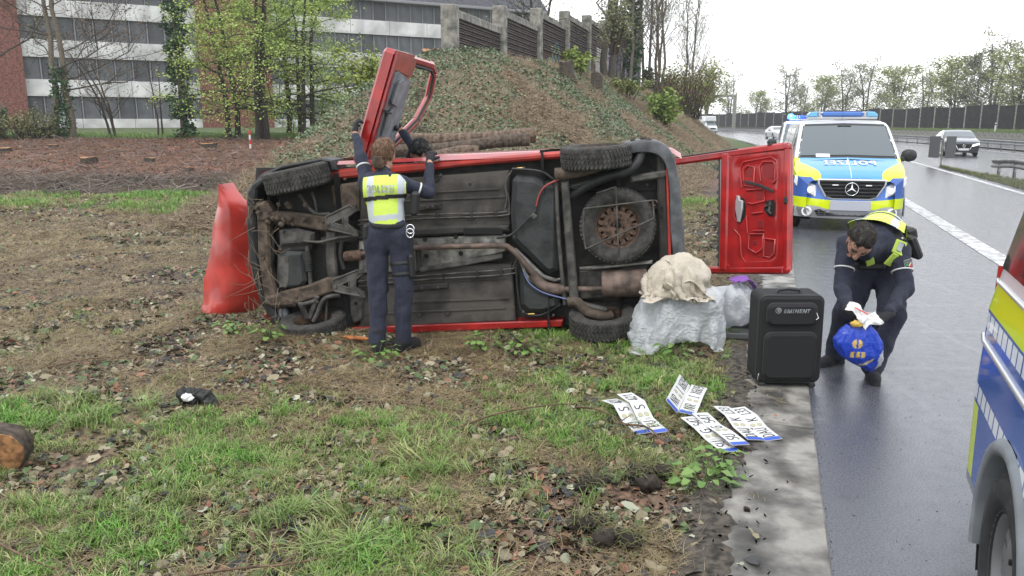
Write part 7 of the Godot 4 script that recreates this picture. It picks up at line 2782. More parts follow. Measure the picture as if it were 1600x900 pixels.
	ring("sleeve_stripe", t, sl.lerp(el, 0.62), el - sl, 0.06, 0.008, M.white_plain)
	var gb := MB.new()
	gb.box(pick(572, 362, d - 0.08), Vector3(0.05, 0.12, 0.08), Basis.IDENTITY, 0.015)
	gb.box(pick(648, 318, d - 0.03), Vector3(0.075, 0.2, 0.09), Basis(Vector3.BACK, -0.08), 0.02)
	obj("belt_pouch", gb, M.black_gear, t)
	gb = MB.new()
	gb.box(pick(643, 415, d - 0.03), Vector3(0.05, 0.2, 0.12), Basis(Vector3.BACK, 0.03), 0.018)
	gb.box(pick(643, 385, d - 0.03), Vector3(0.025, 0.2, 0.05), Basis.IDENTITY, 0.01)
	obj("holster", gb, M.black_gear, t)
	ring("thigh_strap", t, hr.lerp(kr, 0.5), kr - hr, 0.1, 0.016, M.black_gear)
	ring("thigh_strap", t, hr.lerp(kr, 0.72), kr - hr, 0.093, 0.014, M.black_gear)
	gb = MB.new()
	for k in 2:
		var rr := []
		for i in 15:
			var a := TAU * i / 14.0
			rr.append(pick(641, 358 + k * 6, d - 0.14) + Vector3(cos(a) * 0.032, sin(a) * 0.038, 0.012 * k))
		gb.tube(rr, 0.006, 6, false)
	obj("handcuffs", gb, M.chrome, t)

func build_man() -> void:
	var t := thing("person", "dark haired bearded officer bending over a bag on the wet road", "person")
	var pel := pick(1380, 368, 6.62)
	var sp := pick(1376, 367, 6.42)
	var chest := pick(1367, 381, 6.14)
	var neck := pick(1353, 392, 5.95)
	var sl := pick(1324, 384, 6.08)   # image left
	var sr := pick(1405, 390, 6.05)
	var el := pick(1315, 450, 6.0)
	var er := pick(1414, 452, 5.95)
	var wl := pick(1325, 482, 5.8)
	var wr := pick(1390, 487, 5.78)
	var hl := pick(1358, 395, 6.5)
	var hr := pick(1392, 395, 6.5)
	var kl := pick(1324, 488, 6.25)
	var kr := pick(1393, 492, 6.1)
	var al := pick(1306, 549, 6.42)
	var ar := pick(1364, 573, 6.05)
	al.y = 0.1
	ar.y = 0.1
	var up := Vector3.UP
	var f := Field.new(Vector3(2.1, -0.03, -7.0), Vector3(3.3, 1.35, -5.3), 0.0125)
	f.cap(pel + Vector3(-0.06, 0, 0), pel + Vector3(0.06, 0, 0), 0.135, 0.135, NAVY, 0.05)
	f.cap(pel, sp, 0.14, 0.14, NAVY, 0.06)
	f.cap(sp, chest, 0.145, 0.15, NAVY, 0.06)
	f.cap(chest + Vector3(-0.1, 0, 0), chest + Vector3(0.1, 0, 0), 0.125, 0.125, NAVY, 0.06)
	f.cap(chest, neck, 0.11, 0.07, NAVY, 0.05)
	f.cap(sl, chest, 0.078, 0.1, NAVY, 0.05)
	f.cap(sr, chest, 0.08, 0.1, NAVY, 0.05)
	f.cap(sl, el, 0.073, 0.06, NAVY, 0.03)
	f.cap(el, wl, 0.058, 0.04, NAVY, 0.02)
	f.cap(sr, er, 0.076, 0.062, NAVY, 0.03)
	f.cap(er, wr, 0.06, 0.04, NAVY, 0.02)
	f.cap(hl, kl, 0.125, 0.098, NAVY, 0.04)
	f.cap(kl, al, 0.096, 0.084, NAVY, 0.03)
	f.cap(hr, kr, 0.125, 0.098, NAVY, 0.04)
	f.cap(kr, ar, 0.096, 0.084, NAVY, 0.03)
	boot(f, al, al + Vector3(-0.2, 0, 0.12))
	boot(f, ar, ar + Vector3(-0.06, 0, 0.2))
	f.crumple(N3, 0.018, 420.0, [NAVY])
	var b := MB.new()
	f.net(b, BODY_COLS)
	var hc := pick(1343, 379, 5.8)
	var B := head(b, hc, Vector3(-0.3, -0.85, 0.45), Vector3(-0.05, 0.45, 0.85), neck, true)
	var hcol := lin(0.022, 0.017, 0.014)
	hand(b, wl + (wl - el).normalized() * 0.05, Vector3(0.55, -0.5, 0.35), Vector3(0.3, -0.55, -0.6), 1.0, 0.6)
	hand(b, wr + (wr - er).normalized() * 0.05, Vector3(-0.7, -0.2, 0.25), Vector3(-0.2, -0.8, -0.5), -1.0, 0.6)
	obj("body", b, M.uniform, t)
	hair_cap(hc, B, t, hcol, true, Vector3.ZERO)
	var ax := (chest - pel).normalized()
	var caps := [[pel, sp, 0.14, 0.14], [sp, chest, 0.145, 0.15], [chest + Vector3(-0.1, 0, 0), chest + Vector3(0.1, 0, 0), 0.155, 0.155], [sl.lerp(chest, 0.35), chest, 0.105, 0.13], [sr.lerp(chest, 0.35), chest, 0.107, 0.13], [chest, neck, 0.14, 0.085]]
	var o := pel + ax * 0.04
	var rt := up.cross(ax).normalized()
	vest_shell(t, caps, 0.038, ax, o, rt, up, true, [[-ax, -o.dot(ax)], [ax, o.dot(ax) + 0.6], [rt, o.dot(rt) + 0.2], [-rt, -o.dot(rt) + 0.2], [Vector3.DOWN, -(chest.y - 0.03)]], 0.4)
	# straps over the shoulders and down the chest
	for s in [-1.0, 1.0]:
		var p0 := chest + Vector3(0.115 * s - 0.0, 0.115, 0.04)
		var p1 := chest + Vector3(0.13 * s - 0.0, 0.045, 0.155)
		var p2 := chest + Vector3(0.105 * s - 0.02, -0.05, 0.185)
		var p3 := chest + Vector3(0.06 * s - 0.02, -0.14, 0.14)
		var sb := MB.new()
		sb.bar(p0, p1, 0.075, 0.022, Vector3(0, 1, 0.4), 0.006)
		obj("black_strap", sb, M.black_gear, t)
		sb = MB.new()
		sb.bar(p1, p2, 0.085, 0.018, Vector3(0, 0.3, 1), 0.005)
		sb.bar(p2, p3, 0.06, 0.018, Vector3(0, -0.4, 1), 0.005)
		obj("lime_strap", sb, M.vest_lime, t)
		sb = MB.new()
		sb.bar(p1.lerp(p2, 0.15) + Vector3(0, 0.004, 0.012), p1.lerp(p2, 0.8) + Vector3(0, 0.004, 0.012), 0.035, 0.008, Vector3(0, 0.3, 1), 0.002)
		obj("reflecting_band", sb, M.reflective, t)
		sb = MB.new()
		sb.blob(p1 + Vector3(0, 0.02, 0.0), Vector3(0.009, 0.009, 0.009), N2, 0.0, 6)
		obj("strap_button", sb, M.silver_paint, t)
	var gb := MB.new()
	gb.box(chest + Vector3(0.12, -0.1, 0.17), Vector3(0.1, 0.06, 0.03), Basis(Vector3.RIGHT, -0.5), 0.01)
	gb.box(chest + Vector3(-0.05, -0.16, 0.05), Vector3(0.22, 0.06, 0.12), Basis.IDENTITY, 0.02)
	obj("chest_gear", gb, M.black_gear, t)
	gb = MB.new()
	gb.box(pick(1427, 386, 6.35), Vector3(0.07, 0.2, 0.12), Basis(Vector3.BACK, 0.45), 0.02)
	gb.box(pick(1420, 365, 6.45), Vector3(0.09, 0.1, 0.14), Basis(Vector3.BACK, 0.3), 0.02)
	obj("belt_holster", gb, M.black_gear, t)
	ring("sleeve_stripe", t, sr.lerp(er, 0.55), er - sr, 0.076, 0.006, M.white_plain)
	ring("sleeve_stripe", t, sl.lerp(el, 0.55), el - sl, 0.073, 0.006, M.white_plain)
	# arm badge
	var bd := Node3D.new()
	bd.name = "arm_badge"
	t.add_child(bd)
	bd.transform = Transform3D(Basis(Vector3.UP, 0.25) * Basis(Vector3.RIGHT, -0.12) * Basis(Vector3.BACK, 0.2), sr.lerp(er, 0.34) + Vector3(0.018, 0.0, 0.074))
	var sh := MB.new()
	sh.prism([Vector2(-0.036, 0.04), Vector2(0.036, 0.04), Vector2(0.036, -0.02), Vector2(0.02, -0.042), Vector2(0, -0.05), Vector2(-0.02, -0.042), Vector2(-0.036, -0.02)], 0, 0.006, 0.002)
	obj("shield", sh, M.reflective, bd)
	sh = MB.new()
	sh.prism([Vector2(-0.03, 0.018), Vector2(0.03, 0.018), Vector2(0.03, -0.018), Vector2(0.0, -0.044), Vector2(-0.03, -0.018)], 0.006, 0.0075)
	obj("field", sh, M.black_plain, bd)
	sh = MB.new()
	sh.prism([Vector2(-0.026, 0.014), Vector2(-0.004, 0.014), Vector2(-0.012, -0.03), Vector2(-0.026, -0.016)], 0.0075, 0.009)
	obj("green_half", sh, M.badge_green, bd)
	sh = MB.new()
	sh.prism([Vector2(0.004, 0.014), Vector2(0.026, 0.014), Vector2(0.026, -0.016), Vector2(-0.006, -0.036)], 0.0075, 0.009)
	obj("red_half", sh, M.red_sign, bd)
	sh = MB.new()
	sh.bar(Vector3(-0.02, -0.025, 0.0095), Vector3(0.018, 0.013, 0.0095), 0.008, 0.002)
	obj("white_band", sh, M.white_plain, bd)
	var tw := obj("badge_lettering", text_mesh("POLIZEI", 0.013, 0.001), M.black_plain, bd)
	tw.position = Vector3(0, 0.029, 0.0075)
	# trouser stripe
	gb = MB.new()
	gb.tube([hr + Vector3(0.112, -0.05, 0.02), kr + Vector3(0.09, 0, 0.02), ar + Vector3(0.078, 0.1, 0.01)], 0.005, 6)
	obj("trouser_piping", gb, M.reflective, t)

func build_third() -> void:
	var t := thing("person", "black haired officer standing in the van, head and one gloved hand showing above the sill", "person")
	var hc := pick(655, 241, 7.95)
	var neck := hc - Vector3(-0.03, 0.17, 0.02)
	var chest := neck - Vector3(-0.02, 0.2, -0.02)
	var pel := chest - Vector3(-0.05, 0.42, 0.0)
	var f := Field.new(Vector3(-1.6, -0.03, -8.6), Vector3(-0.4, 2.1, -7.2), 0.015)
	var sl := chest + Vector3(-0.2, 0.1, 0.03)
	var sr := chest + Vector3(0.2, 0.08, 0.0)
	var wl := pick(629, 207, 8.05)
	var el := pick(648, 234, 8.0)
	f.cap(pel + Vector3(-0.06, 0, 0), pel + Vector3(0.06, 0, 0), 0.14, 0.14, NAVY, 0.05)
	f.cap(pel, chest, 0.14, 0.16, NAVY, 0.06)
	f.cap(chest + Vector3(-0.1, 0.05, 0), chest + Vector3(0.1, 0.05, 0), 0.12, 0.12, NAVY, 0.06)
	f.cap(chest, neck, 0.1, 0.06, NAVY, 0.05)
	f.cap(sl, el, 0.07, 0.055, NAVY, 0.03)
	f.cap(el, wl, 0.055, 0.04, NAVY, 0.02)
	f.cap(wl, wl + (wl - el).normalized() * 0.05, 0.034, 0.03, SKIN, 0.006)
	var er := sr + Vector3(0.1, -0.28, 0.1)
	f.cap(sr, er, 0.07, 0.055, NAVY, 0.03)
	f.cap(er, er + Vector3(-0.1, -0.1, 0.2), 0.055, 0.04, NAVY, 0.02)
	var gy := 0.13
	for s in [-1.0, 1.0]:
		var h := pel + Vector3(0.09 * s, -0.05, 0)
		var a := Vector3(h.x + 0.04 * s, gy, h.z)
		f.cap(h, (h + a) * 0.5, 0.115, 0.09, NAVY, 0.03)
		f.cap((h + a) * 0.5, a, 0.088, 0.075, NAVY, 0.03)
		boot(f, a, a + Vector3(0.02 * s, 0, 0.2))
	f.crumple(N3, 0.016, 420.0, [NAVY])
	var b := MB.new()
	f.net(b, BODY_COLS)
	var B := head(b, hc, Vector3(-0.3, -0.75, 0.6), Vector3(0, 0.6, 0.75), neck)
	hand(b, wl + (wl - el).normalized() * 0.06, Vector3(-0.2, 0.9, 0.35), Vector3(-0.9, -0.1, 0.3), -1.0, 0.7)
	hand(b, er + Vector3(-0.12, -0.12, 0.24), Vector3(-0.3, -0.3, 0.8), Vector3(0, -0.8, -0.3), -1.0, 0.5)
	obj("body", b, M.uniform, t)
	hair_cap(hc, B, t, lin(0.01, 0.009, 0.009), true, Vector3.ZERO)
	var vb := MB.new()
	vb.box(chest + Vector3(-0.1, 0.08, 0.13), Vector3(0.09, 0.26, 0.03), Basis(Vector3.RIGHT, -0.1), 0.008)
	vb.box(chest + Vector3(0.1, 0.08, 0.13), Vector3(0.09, 0.26, 0.03), Basis(Vector3.RIGHT, -0.1), 0.008)
	obj("high_visibility_vest", vb, M.vest_lime, t)

# ---------- loose things ----------
func number_plate(label: String, a: String, b2: String, near: Vector3, dir: Vector3, yup: Vector3, bend1: float, bend2: float, group: String) -> void:
	# near: corner at the blue end and the letters' feet; dir: reading direction; yup: where the letters' tops point
	var t := thing("number_plate", label, "number plate", Vector3.ZERO, 0.0, group)
	var x := dir.normalized()
	var y := (yup - x * x.dot(yup)).normalized()
	t.transform = Transform3D(Basis(x, y, x.cross(y)), near)
	# side view of the bent sheet: three straight lengths
	var prof := [Vector2(0, 0)]
	var ang := [0.0, bend1, bend2]
	var lens := [0.2, 0.14, 0.18]
	for k in 3:
		prof.append(prof[k] + Vector2(cos(ang[k]), sin(ang[k])) * lens[k])
	var fine := []
	for k in 3:
		for j in 4:
			fine.append(prof[k].lerp(prof[k + 1], j / 4.0))
	fine.append(prof[3])
	for sheet in [[0.0, 0.11, 0.0, 12, 0.0, M.white_plain, "sheet"], [0.003, 0.107, 0.0, 1, 0.0015, M.plate_blue, "blue_band"]]:
		var b := MB.new()
		var rows := []
		for i in int(sheet[3]) + 1:
			var p: Vector2 = fine[i]
			if sheet[6] == "blue_band":
				p = prof[0].lerp(prof[1], 0.02 if i == 0 else 0.22)
			var z: float = p.y + sheet[4]
			rows.append([Vector3(p.x, sheet[0], z - 0.0025), Vector3(p.x, sheet[0], z), Vector3(p.x, sheet[1], z), Vector3(p.x, sheet[1], z - 0.0025), Vector3(p.x, sheet[0], z - 0.0025)])
		b.grid(rows, false, false)
		obj(sheet[6], b, sheet[5], t)
	var words := [[a, 0, 0.3, 0.78], [b2.substr(0, 1), 1, 0.55, 0.0], [b2.substr(1), 2, 0.06, 0.95]]
	for w in words:
		var k: int = w[1]
		var tm := text_mesh(w[0], 0.072, 0.001, false)
		var n := obj("lettering", tm, M.black_plain, t)
		var sx := 0.78
		var f: float = 0.6 if k == 0 else (0.66 if k == 1 else 0.5)
		var p2: Vector2 = prof[k].lerp(prof[k + 1], f)
		n.transform = Transform3D(Basis(Vector3(0, 1, 0), -ang[k]) * Basis.from_scale(Vector3(sx, 1.0, 1)), Vector3(p2.x, 0.055, p2.y + 0.0012))
	var sb := MB.new()
	var ps: Vector2 = prof[1].lerp(prof[2], 0.24)
	for q in [0.033, 0.078]:
		sb.lathe([Vector2(0.018, 0.0), Vector2(0.018, 0.0015), Vector2(0, 0.0015)], Vector3(ps.x, q, ps.y + 0.001), Vector3(-sin(bend1), 0, cos(bend1)), 16, false)
	obj("seal", sb, M.seal_grey, t)

func build_plates() -> void:
	mat("plate_blue", lin(0.03, 0.09, 0.48), 0.4)
	mat("seal_grey", lin(0.4, 0.38, 0.26), 0.5)
	var g := "number plates lying beside the gutter"
	var up := Vector3(0, 1, 0)
	var L := Vector3(-1, 0, 0)
	# each: near corner on the ground, reading direction, up of the letters
	number_plate("number plate reading DAU on the gutter edge, left one of its pair", "DAU", "KL33", Vector3(1.52, 0.03, -4.52), Vector3(-0.17, 0, -0.98), Vector3(-0.98, 0.1, 0.17), 0.22, -0.02, g)
	number_plate("number plate reading DAU on the gutter edge, right one of its pair", "DAU", "KL33", Vector3(1.635, 0.027, -4.55), Vector3(-0.16, 0, -0.98), Vector3(-0.98, -0.08, 0.16), 0.2, -0.05, g)
	number_plate("number plate reading SU nearest to the camera, upper one of its pair", "SU", "G547", Vector3(1.38, 0.07, -4.36), Vector3(-0.24, 0.02, -0.97), Vector3(-0.97, 0.05, 0.24), -0.1, 0.06, g)
	number_plate("number plate reading SU nearest to the camera, half covered by its twin", "SU", "G547", Vector3(1.315, 0.045, -4.33), Vector3(-0.27, 0.0, -0.96), Vector3(-0.96, 0.0, 0.27), 0.14, 0.02, g)
	number_plate("bent number plate reading EU, leftmost pair, the right one of the two", "EU", "S421", Vector3(0.97, 0.03, -4.66), Vector3(-0.33, 0.1, -0.94), Vector3(-0.95, 0, 0.33), 0.45, -0.12, g)
	number_plate("bent number plate reading EU, leftmost pair, the left one of the two", "EU", "S421", Vector3(0.87, 0.025, -4.66), Vector3(-0.33, 0.08, -0.94), Vector3(-0.95, 0, 0.33), 0.4, -0.25, g)
	number_plate("number plate reading NR lying flat, right half of an open V", "NR", "IX609", Vector3(1.185, 0.04, -4.9), Vector3(0.37, 0.05, -0.93), Vector3(-0.93, 0.12, -0.37), 0.05, -0.05, g)
	number_plate("number plate reading NR propped up on edge, left half of an open V", "NR", "IX609", Vector3(1.07, 0.055, -4.91), Vector3(0.37, 0.05, -0.93), Vector3(-0.66, 0.72, -0.2), 0.02, -0.05, g)

func drape(called: String, label: String, cat: String, at: Vector3, rows: int, cols: int, fn, m: Material, ink = null) -> Node3D:
	var b := MB.new()
	var g := []
	var cl = PackedColorArray() if ink != null else null
	for i in rows + 1:
		var row := []
		for j in cols + 1:
			row.append(fn.call(i / float(rows), j / float(cols)))
			if ink != null:
				cl.append(ink.call(row[j]))
		g.append(row)
	b.grid(g, false, true, cl)
	var o := obj(called, b, m)
	o.position = at
	tag(o, label, cat)
	return o

func cloth(n: int, m: int, w: float, h: float, start: Array, balls: Array, floor_y: float, steps: int, grip: float, crease: float, fr: float) -> MB:
	# a sheet of n x m points, w x h metres when flat, let fall on ellipsoids and a floor until it lies in folds
	var P := PackedVector3Array(start)
	var Q := PackedVector3Array(start)
	var A := PackedInt32Array()
	var B := PackedInt32Array()
	var R := PackedFloat32Array()
	var dx := w / (n - 1)
	var dz := h / (m - 1)
	for i in n:
		for j in m:
			for q in [[1, 0], [0, 1], [1, 1], [1, -1], [2, 0], [0, 2]]:
				var i2: int = i + q[0]
				var j2: int = j + q[1]
				if i2 < n and j2 < m and j2 >= 0:
					A.append(i * m + j)
					B.append(i2 * m + j2)
					R.append(Vector2(q[0] * dx, q[1] * dz).length())
	for st in steps:
		for k in P.size():
			var p := P[k]
			P[k] = p + (p - Q[k]) * 0.9 - Vector3(0, 0.0028, 0)
			Q[k] = p
		for it in 3:
			for k in A.size():
				var a := A[k]
				var b := B[k]
				var d := P[b] - P[a]
				var l := d.length()
				if l > 1e-6:
					d *= 0.5 * (l - R[k]) / l * 0.9
					P[a] += d
					P[b] -= d
		for k in P.size():
			var p2 := P[k]
			var hit := false
			for bl in balls:
				var u: Vector3 = (p2 - bl[0]) / bl[1]
				var l2 := u.length()
				if l2 < 1.0:
					p2 = bl[0] + u / maxf(l2, 0.01) * bl[1]
					hit = true
			if p2.y < floor_y:
				p2.y = floor_y
				hit = true
			if hit:
				Q[k] = Q[k].lerp(p2, grip)
			P[k] = p2
	var g := []
	for i in n:
		g.append(Array(P.slice(i * m, i * m + m)))
	for i in range(1, n - 1):
		for j in range(1, m - 1):
			var nn: Vector3 = (P[(i + 1) * m + j] - P[(i - 1) * m + j]).cross(P[i * m + j + 1] - P[i * m + j - 1]).normalized()
			var c := N4.get_noise_2d(i * dx * fr, j * dz * fr)
			var c2 := N4.get_noise_2d(j * dz * fr * 2.3 + 80.0, i * dx * fr * 2.3 + 40.0)
			g[i][j] = P[i * m + j] + nn * crease * (0.7 - 2.2 * absf(c) - 1.2 * absf(c2))
	var mb := MB.new()
	mb.grid(g)
	return mb

func build_bags() -> void:
	# white plastic sheet over a heap, with a cream blanket thrown on top
	var rg := RandomNumberGenerator.new()
	rg.seed = 61
	var start := []
	for i in 54:
		for j in 54:
			var u := i / 53.0 - 0.5
			var v := j / 53.0 - 0.5
			start.append(Vector3(u * 0.86, 0.66 + 0.05 * N3.get_noise_2d(u * 420.0, v * 420.0) + 0.015 * rg.randfn() - 0.9 * (u * u + v * v), v * 0.64))
	var sheet := cloth(54, 54, 1.06, 0.98, start, [[Vector3(-0.04, 0.22, 0), Vector3(0.32, 0.34, 0.2)], [Vector3(0.2, 0.36, 0.06), Vector3(0.19, 0.17, 0.18)], [Vector3(-0.2, 0.1, 0.06), Vector3(0.2, 0.24, 0.18)], [Vector3(0.14, 0.1, 0.02), Vector3(0.22, 0.2, 0.18)]], 0.006, 30, 0.6, 0.013, 150.0)
	var so := obj("plastic_sheet", sheet, M.plastic_sheet)
	so.position = Vector3(1.42, 0.0, -6.74)
	tag(so, "crumpled translucent white plastic sheet over a heap beside the van's rear", "plastic sheet")
	var core := MB.new()
	core.blob(Vector3(0, 0.22, 0), Vector3(0.2, 0.19, 0.11), N3, 0.3, 12)
	var co := obj("bundle", core, M.white_plain)
	co.position = Vector3(1.45, 0.0, -6.72)
	tag(co, "pale bundle wrapped inside the plastic sheet", "bundle")
	start = []
	for i in 54:
		for j in 54:
			var u2 := i / 53.0 - 0.5
			var v2 := j / 53.0 - 0.5
			start.append(Vector3(u2 * 0.54 + 0.05 * N4.get_noise_2d(v2 * 120.0, 5.0), 0.26 - 0.9 * (u2 * u2 + v2 * v2) + 0.16 * N4.get_noise_2d(u2 * 150.0 + 9.0, v2 * 190.0 + u2 * 90.0) + 0.012 * rg.randfn(), v2 * 0.4 + 0.06 * sin(u2 * 9.0)))
	var bl := cloth(54, 54, 1.2, 1.0, start, [[Vector3(0, -0.06, 0), Vector3(0.26, 0.21, 0.17)]], -0.19, 26, 0.97, 0.018, 170.0)
	so = obj("blanket", bl, M.blanket)
	so.position = Vector3(1.42, 0.645, -6.7)
	tag(so, "cream wool blanket bunched up on top of the white plastic sheet", "blanket")
	var tail := func(a: float, c: float) -> Vector3:
		var w := 0.11 * (0.7 + 0.4 * sin(a * PI)) * (c - 0.5) * 2.0
		return Vector3(0.05 + a * 0.33, 0.62 - 0.28 * a * a - 0.04 * absf(c - 0.5) + 0.02 * sin(a * 9.0), w + 0.16 - 0.05 * a)
	drape("blanket_end", "cream blanket corner trailing down to the right over the plastic sheet", "blanket", Vector3(1.38, 0.0, -6.74), 20, 12, tail, M.blanket)
	# bag with purple cloth behind, in a dark crate
	var bag := func(a: float, c: float) -> Vector3:
		var ph := c * TAU
		var n := N4.get_noise_3d(cos(ph) * 60.0 + 77.0, a * 80.0, sin(ph) * 60.0)
		var r := 0.2 * pow(sin(PI * (0.12 + 0.86 * a)), 0.5) * (1.0 + 0.4 * n)
		return Vector3(cos(ph) * r * 1.05, 0.05 + 0.36 * a + 0.04 * n, sin(ph) * r * 0.8)
	drape("plastic_bag", "pale clear plastic bag standing in a dark crate behind the suitcase", "bag", Vector3(2.0, 0.06, -7.05), 26, 50, bag, M.plastic_sheet)
	var purp := func(a: float, c: float) -> Vector3:
		return Vector3(0.3 * (a - 0.5), 0.05 * sin(a * 4.0) + 0.03 * N3.get_noise_2d(a * 200.0, c * 200.0) - 0.15 * maxf(0.0, a - 0.6), 0.22 * (c - 0.5))
	var pu := drape("purple_cloth", "purple cloth lying on the plastic bag left of the suitcase", "cloth", Vector3(2.12, 0.47, -7.05), 12, 10, purp, M.purple)
	pu.rotation.z = -0.25
	var t := thing("crate", "dark grey plastic crate holding the clear bag", "crate", Vector3(1.97, 0.0, -7.0), -0.15)
	for q in [[Vector3(0, 0.02, 0), Vector3(0.56, 0.03, 0.4), "base"], [Vector3(0, 0.06, 0.2), Vector3(0.56, 0.05, 0.02), "rail"], [Vector3(0, 0.06, -0.2), Vector3(0.56, 0.05, 0.02), "rail"], [Vector3(0.28, 0.13, 0), Vector3(0.02, 0.2, 0.4), "side"], [Vector3(-0.28, 0.13, 0), Vector3(0.02, 0.2, 0.4), "side"]]:
		var b := MB.new()
		b.box(q[0], q[1], Basis.IDENTITY, 0.006)
		obj(q[2], b, M.sign_grey, t)
	# loose tyre behind the sheet
	t = thing("tyre", "worn black tyre standing between the van and the plastic sheet", "tyre", Vector3(1.3, 0.27, -7.05), 0.0)
	var tb := MB.new()
	tb.lathe([Vector2(0.17, -0.08), Vector2(0.22, -0.095), Vector2(0.265, -0.085), Vector2(0.28, -0.05), Vector2(0.28, 0.05), Vector2(0.265, 0.085), Vector2(0.22, 0.095), Vector2(0.17, 0.08), Vector2(0.17, -0.08)], Vector3.ZERO, Vector3(1, 0, 0.35), 36)
	obj("tread", tb, M.tyre, t)

func build_suitcase() -> void:
	var t := thing("suitcase", "black soft upright suitcase with two front pockets standing on the gutter", "suitcase", Vector3(2.01, 0.0, -5.57), -0.04)
	t.rotation.z = 0.012
	var w := 0.465
	var h := 0.69
	var b := MB.new()
	var rr := func(hw: float, y0: float, y1: float, r: float, bulge: float) -> Array:
		var out := []
		for c in [[hw - r, y0 + r, -PI * 0.5], [hw - r, y1 - r, 0.0], [-hw + r, y1 - r, PI * 0.5], [-hw + r, y0 + r, PI]]:
			for k in 6:
				var a: float = c[2] + PI * 0.5 * k / 5.0
				out.append(Vector2(c[0] + cos(a) * r, c[1] + sin(a) * r))
		return out
	b.prism(rr.call(w * 0.5, 0.035, h, 0.05, 0.0), -0.26, 0.0, 0.025)
	obj("shell", b, M.suit_fabric, t)
	b = MB.new()
	b.prism(rr.call(w * 0.5 - 0.045, 0.07, 0.42, 0.055, 0.0), 0.0, 0.03, 0.02)
	obj("lower_pocket", b, M.suit_fabric, t)
	b = MB.new()
	b.prism(rr.call(w * 0.5 - 0.055, 0.47, 0.635, 0.05, 0.0), 0.0, 0.03, 0.02)
	obj("upper_pocket", b, M.suit_fabric, t)
	for q in [[w * 0.5 - 0.045, 0.07, 0.42, 0.055, 0.004], [w * 0.5 - 0.055, 0.47, 0.635, 0.05, 0.004], [w * 0.5 - 0.004, 0.039, h - 0.004, 0.05, -0.022]]:
		b = MB.new()
		var l := []
		for p in rr.call(q[0], q[1], q[2], q[3], 0.0):
			l.append(Vector3(p.x, p.y, q[4]))
		l.append(l[0])
		b.tube(l, 0.0055, 6, false)
		obj("piping", b, M.suit_piping, t)
	b = MB.new()
	b.tube([Vector3(-0.085, h - 0.005, -0.1), Vector3(-0.075, h + 0.022, -0.1), Vector3(0, h + 0.03, -0.1), Vector3(0.075, h + 0.022, -0.1), Vector3(0.085, h - 0.005, -0.1)], 0.013, 9)
	obj("top_handle", b, M.suit_piping, t)
	b = MB.new()
	b.tube([Vector3(w * 0.5, 0.25, -0.14), Vector3(w * 0.5 + 0.025, 0.28, -0.14), Vector3(w * 0.5 + 0.025, 0.42, -0.14), Vector3(w * 0.5, 0.45, -0.14)], 0.01, 8)
	b.box(Vector3(w * 0.5 + 0.005, 0.53, -0.14), Vector3(0.02, 0.07, 0.05), Basis.IDENTITY, 0.006)
	obj("side_handle", b, M.suit_piping, t)
	for x in [-0.18, 0.18]:
		b = MB.new()
		b.lathe([Vector2(0, -0.02), Vector2(0.035, -0.018), Vector2(0.035, 0.018), Vector2(0, 0.02)], Vector3(x, 0.035, -0.22), Vector3(1, 0, 0), 18)
		obj("wheel", b, M.black_plain, t)
		b = MB.new()
		b.box(Vector3(x, 0.018, -0.03), Vector3(0.05, 0.036, 0.04), Basis.IDENTITY, 0.008)
		obj("foot", b, M.black_plain, t)
	for q in [[Vector3(0.165, 0.57, 0.024), Vector3(0.18, 0.53, 0.03), Vector3(0.165, 0.522, 0.028)], [Vector3(-0.215, 0.115, 0.01), Vector3(-0.222, 0.08, 0.014), Vector3(-0.219, 0.066, 0.014)]]:
		b = MB.new()
		b.tube(q, 0.004, 6)
		b.bar(q[0] + Vector3(-0.004, 0.0, 0), q[0] + Vector3(-0.004, -0.05, 0), 0.005, 0.004)
		obj("zip_puller", b, M.chrome, t)
	var lt := obj("lettering", text_mesh("EMINENT", 0.034, 0.002), M.reflective, t)
	lt.transform = Transform3D(Basis(Vector3(1, 0, 0), Vector3(0.2, 1, 0), Vector3(0, 0, 1)) * Basis.from_scale(Vector3(0.86, 0.8, 1)), Vector3(0.025, 0.583, 0.0325))
	b = MB.new()
	b.lathe([Vector2(0.016, 0), Vector2(0.016, 0.0025), Vector2(0.021, 0.0025), Vector2(0.021, 0)], Vector3(-0.105, 0.588, 0.031), Vector3(0, 0, 1), 24, false)
	b.prism([Vector2(-0.117, 0.592), Vector2(-0.108, 0.598), Vector2(-0.095, 0.596), Vector2(-0.102, 0.590), Vector2(-0.093, 0.586), Vector2(-0.101, 0.578), Vector2(-0.112, 0.58), Vector2(-0.106, 0.587)], 0.031, 0.0335)
	obj("emblem", b, M.reflective, t)

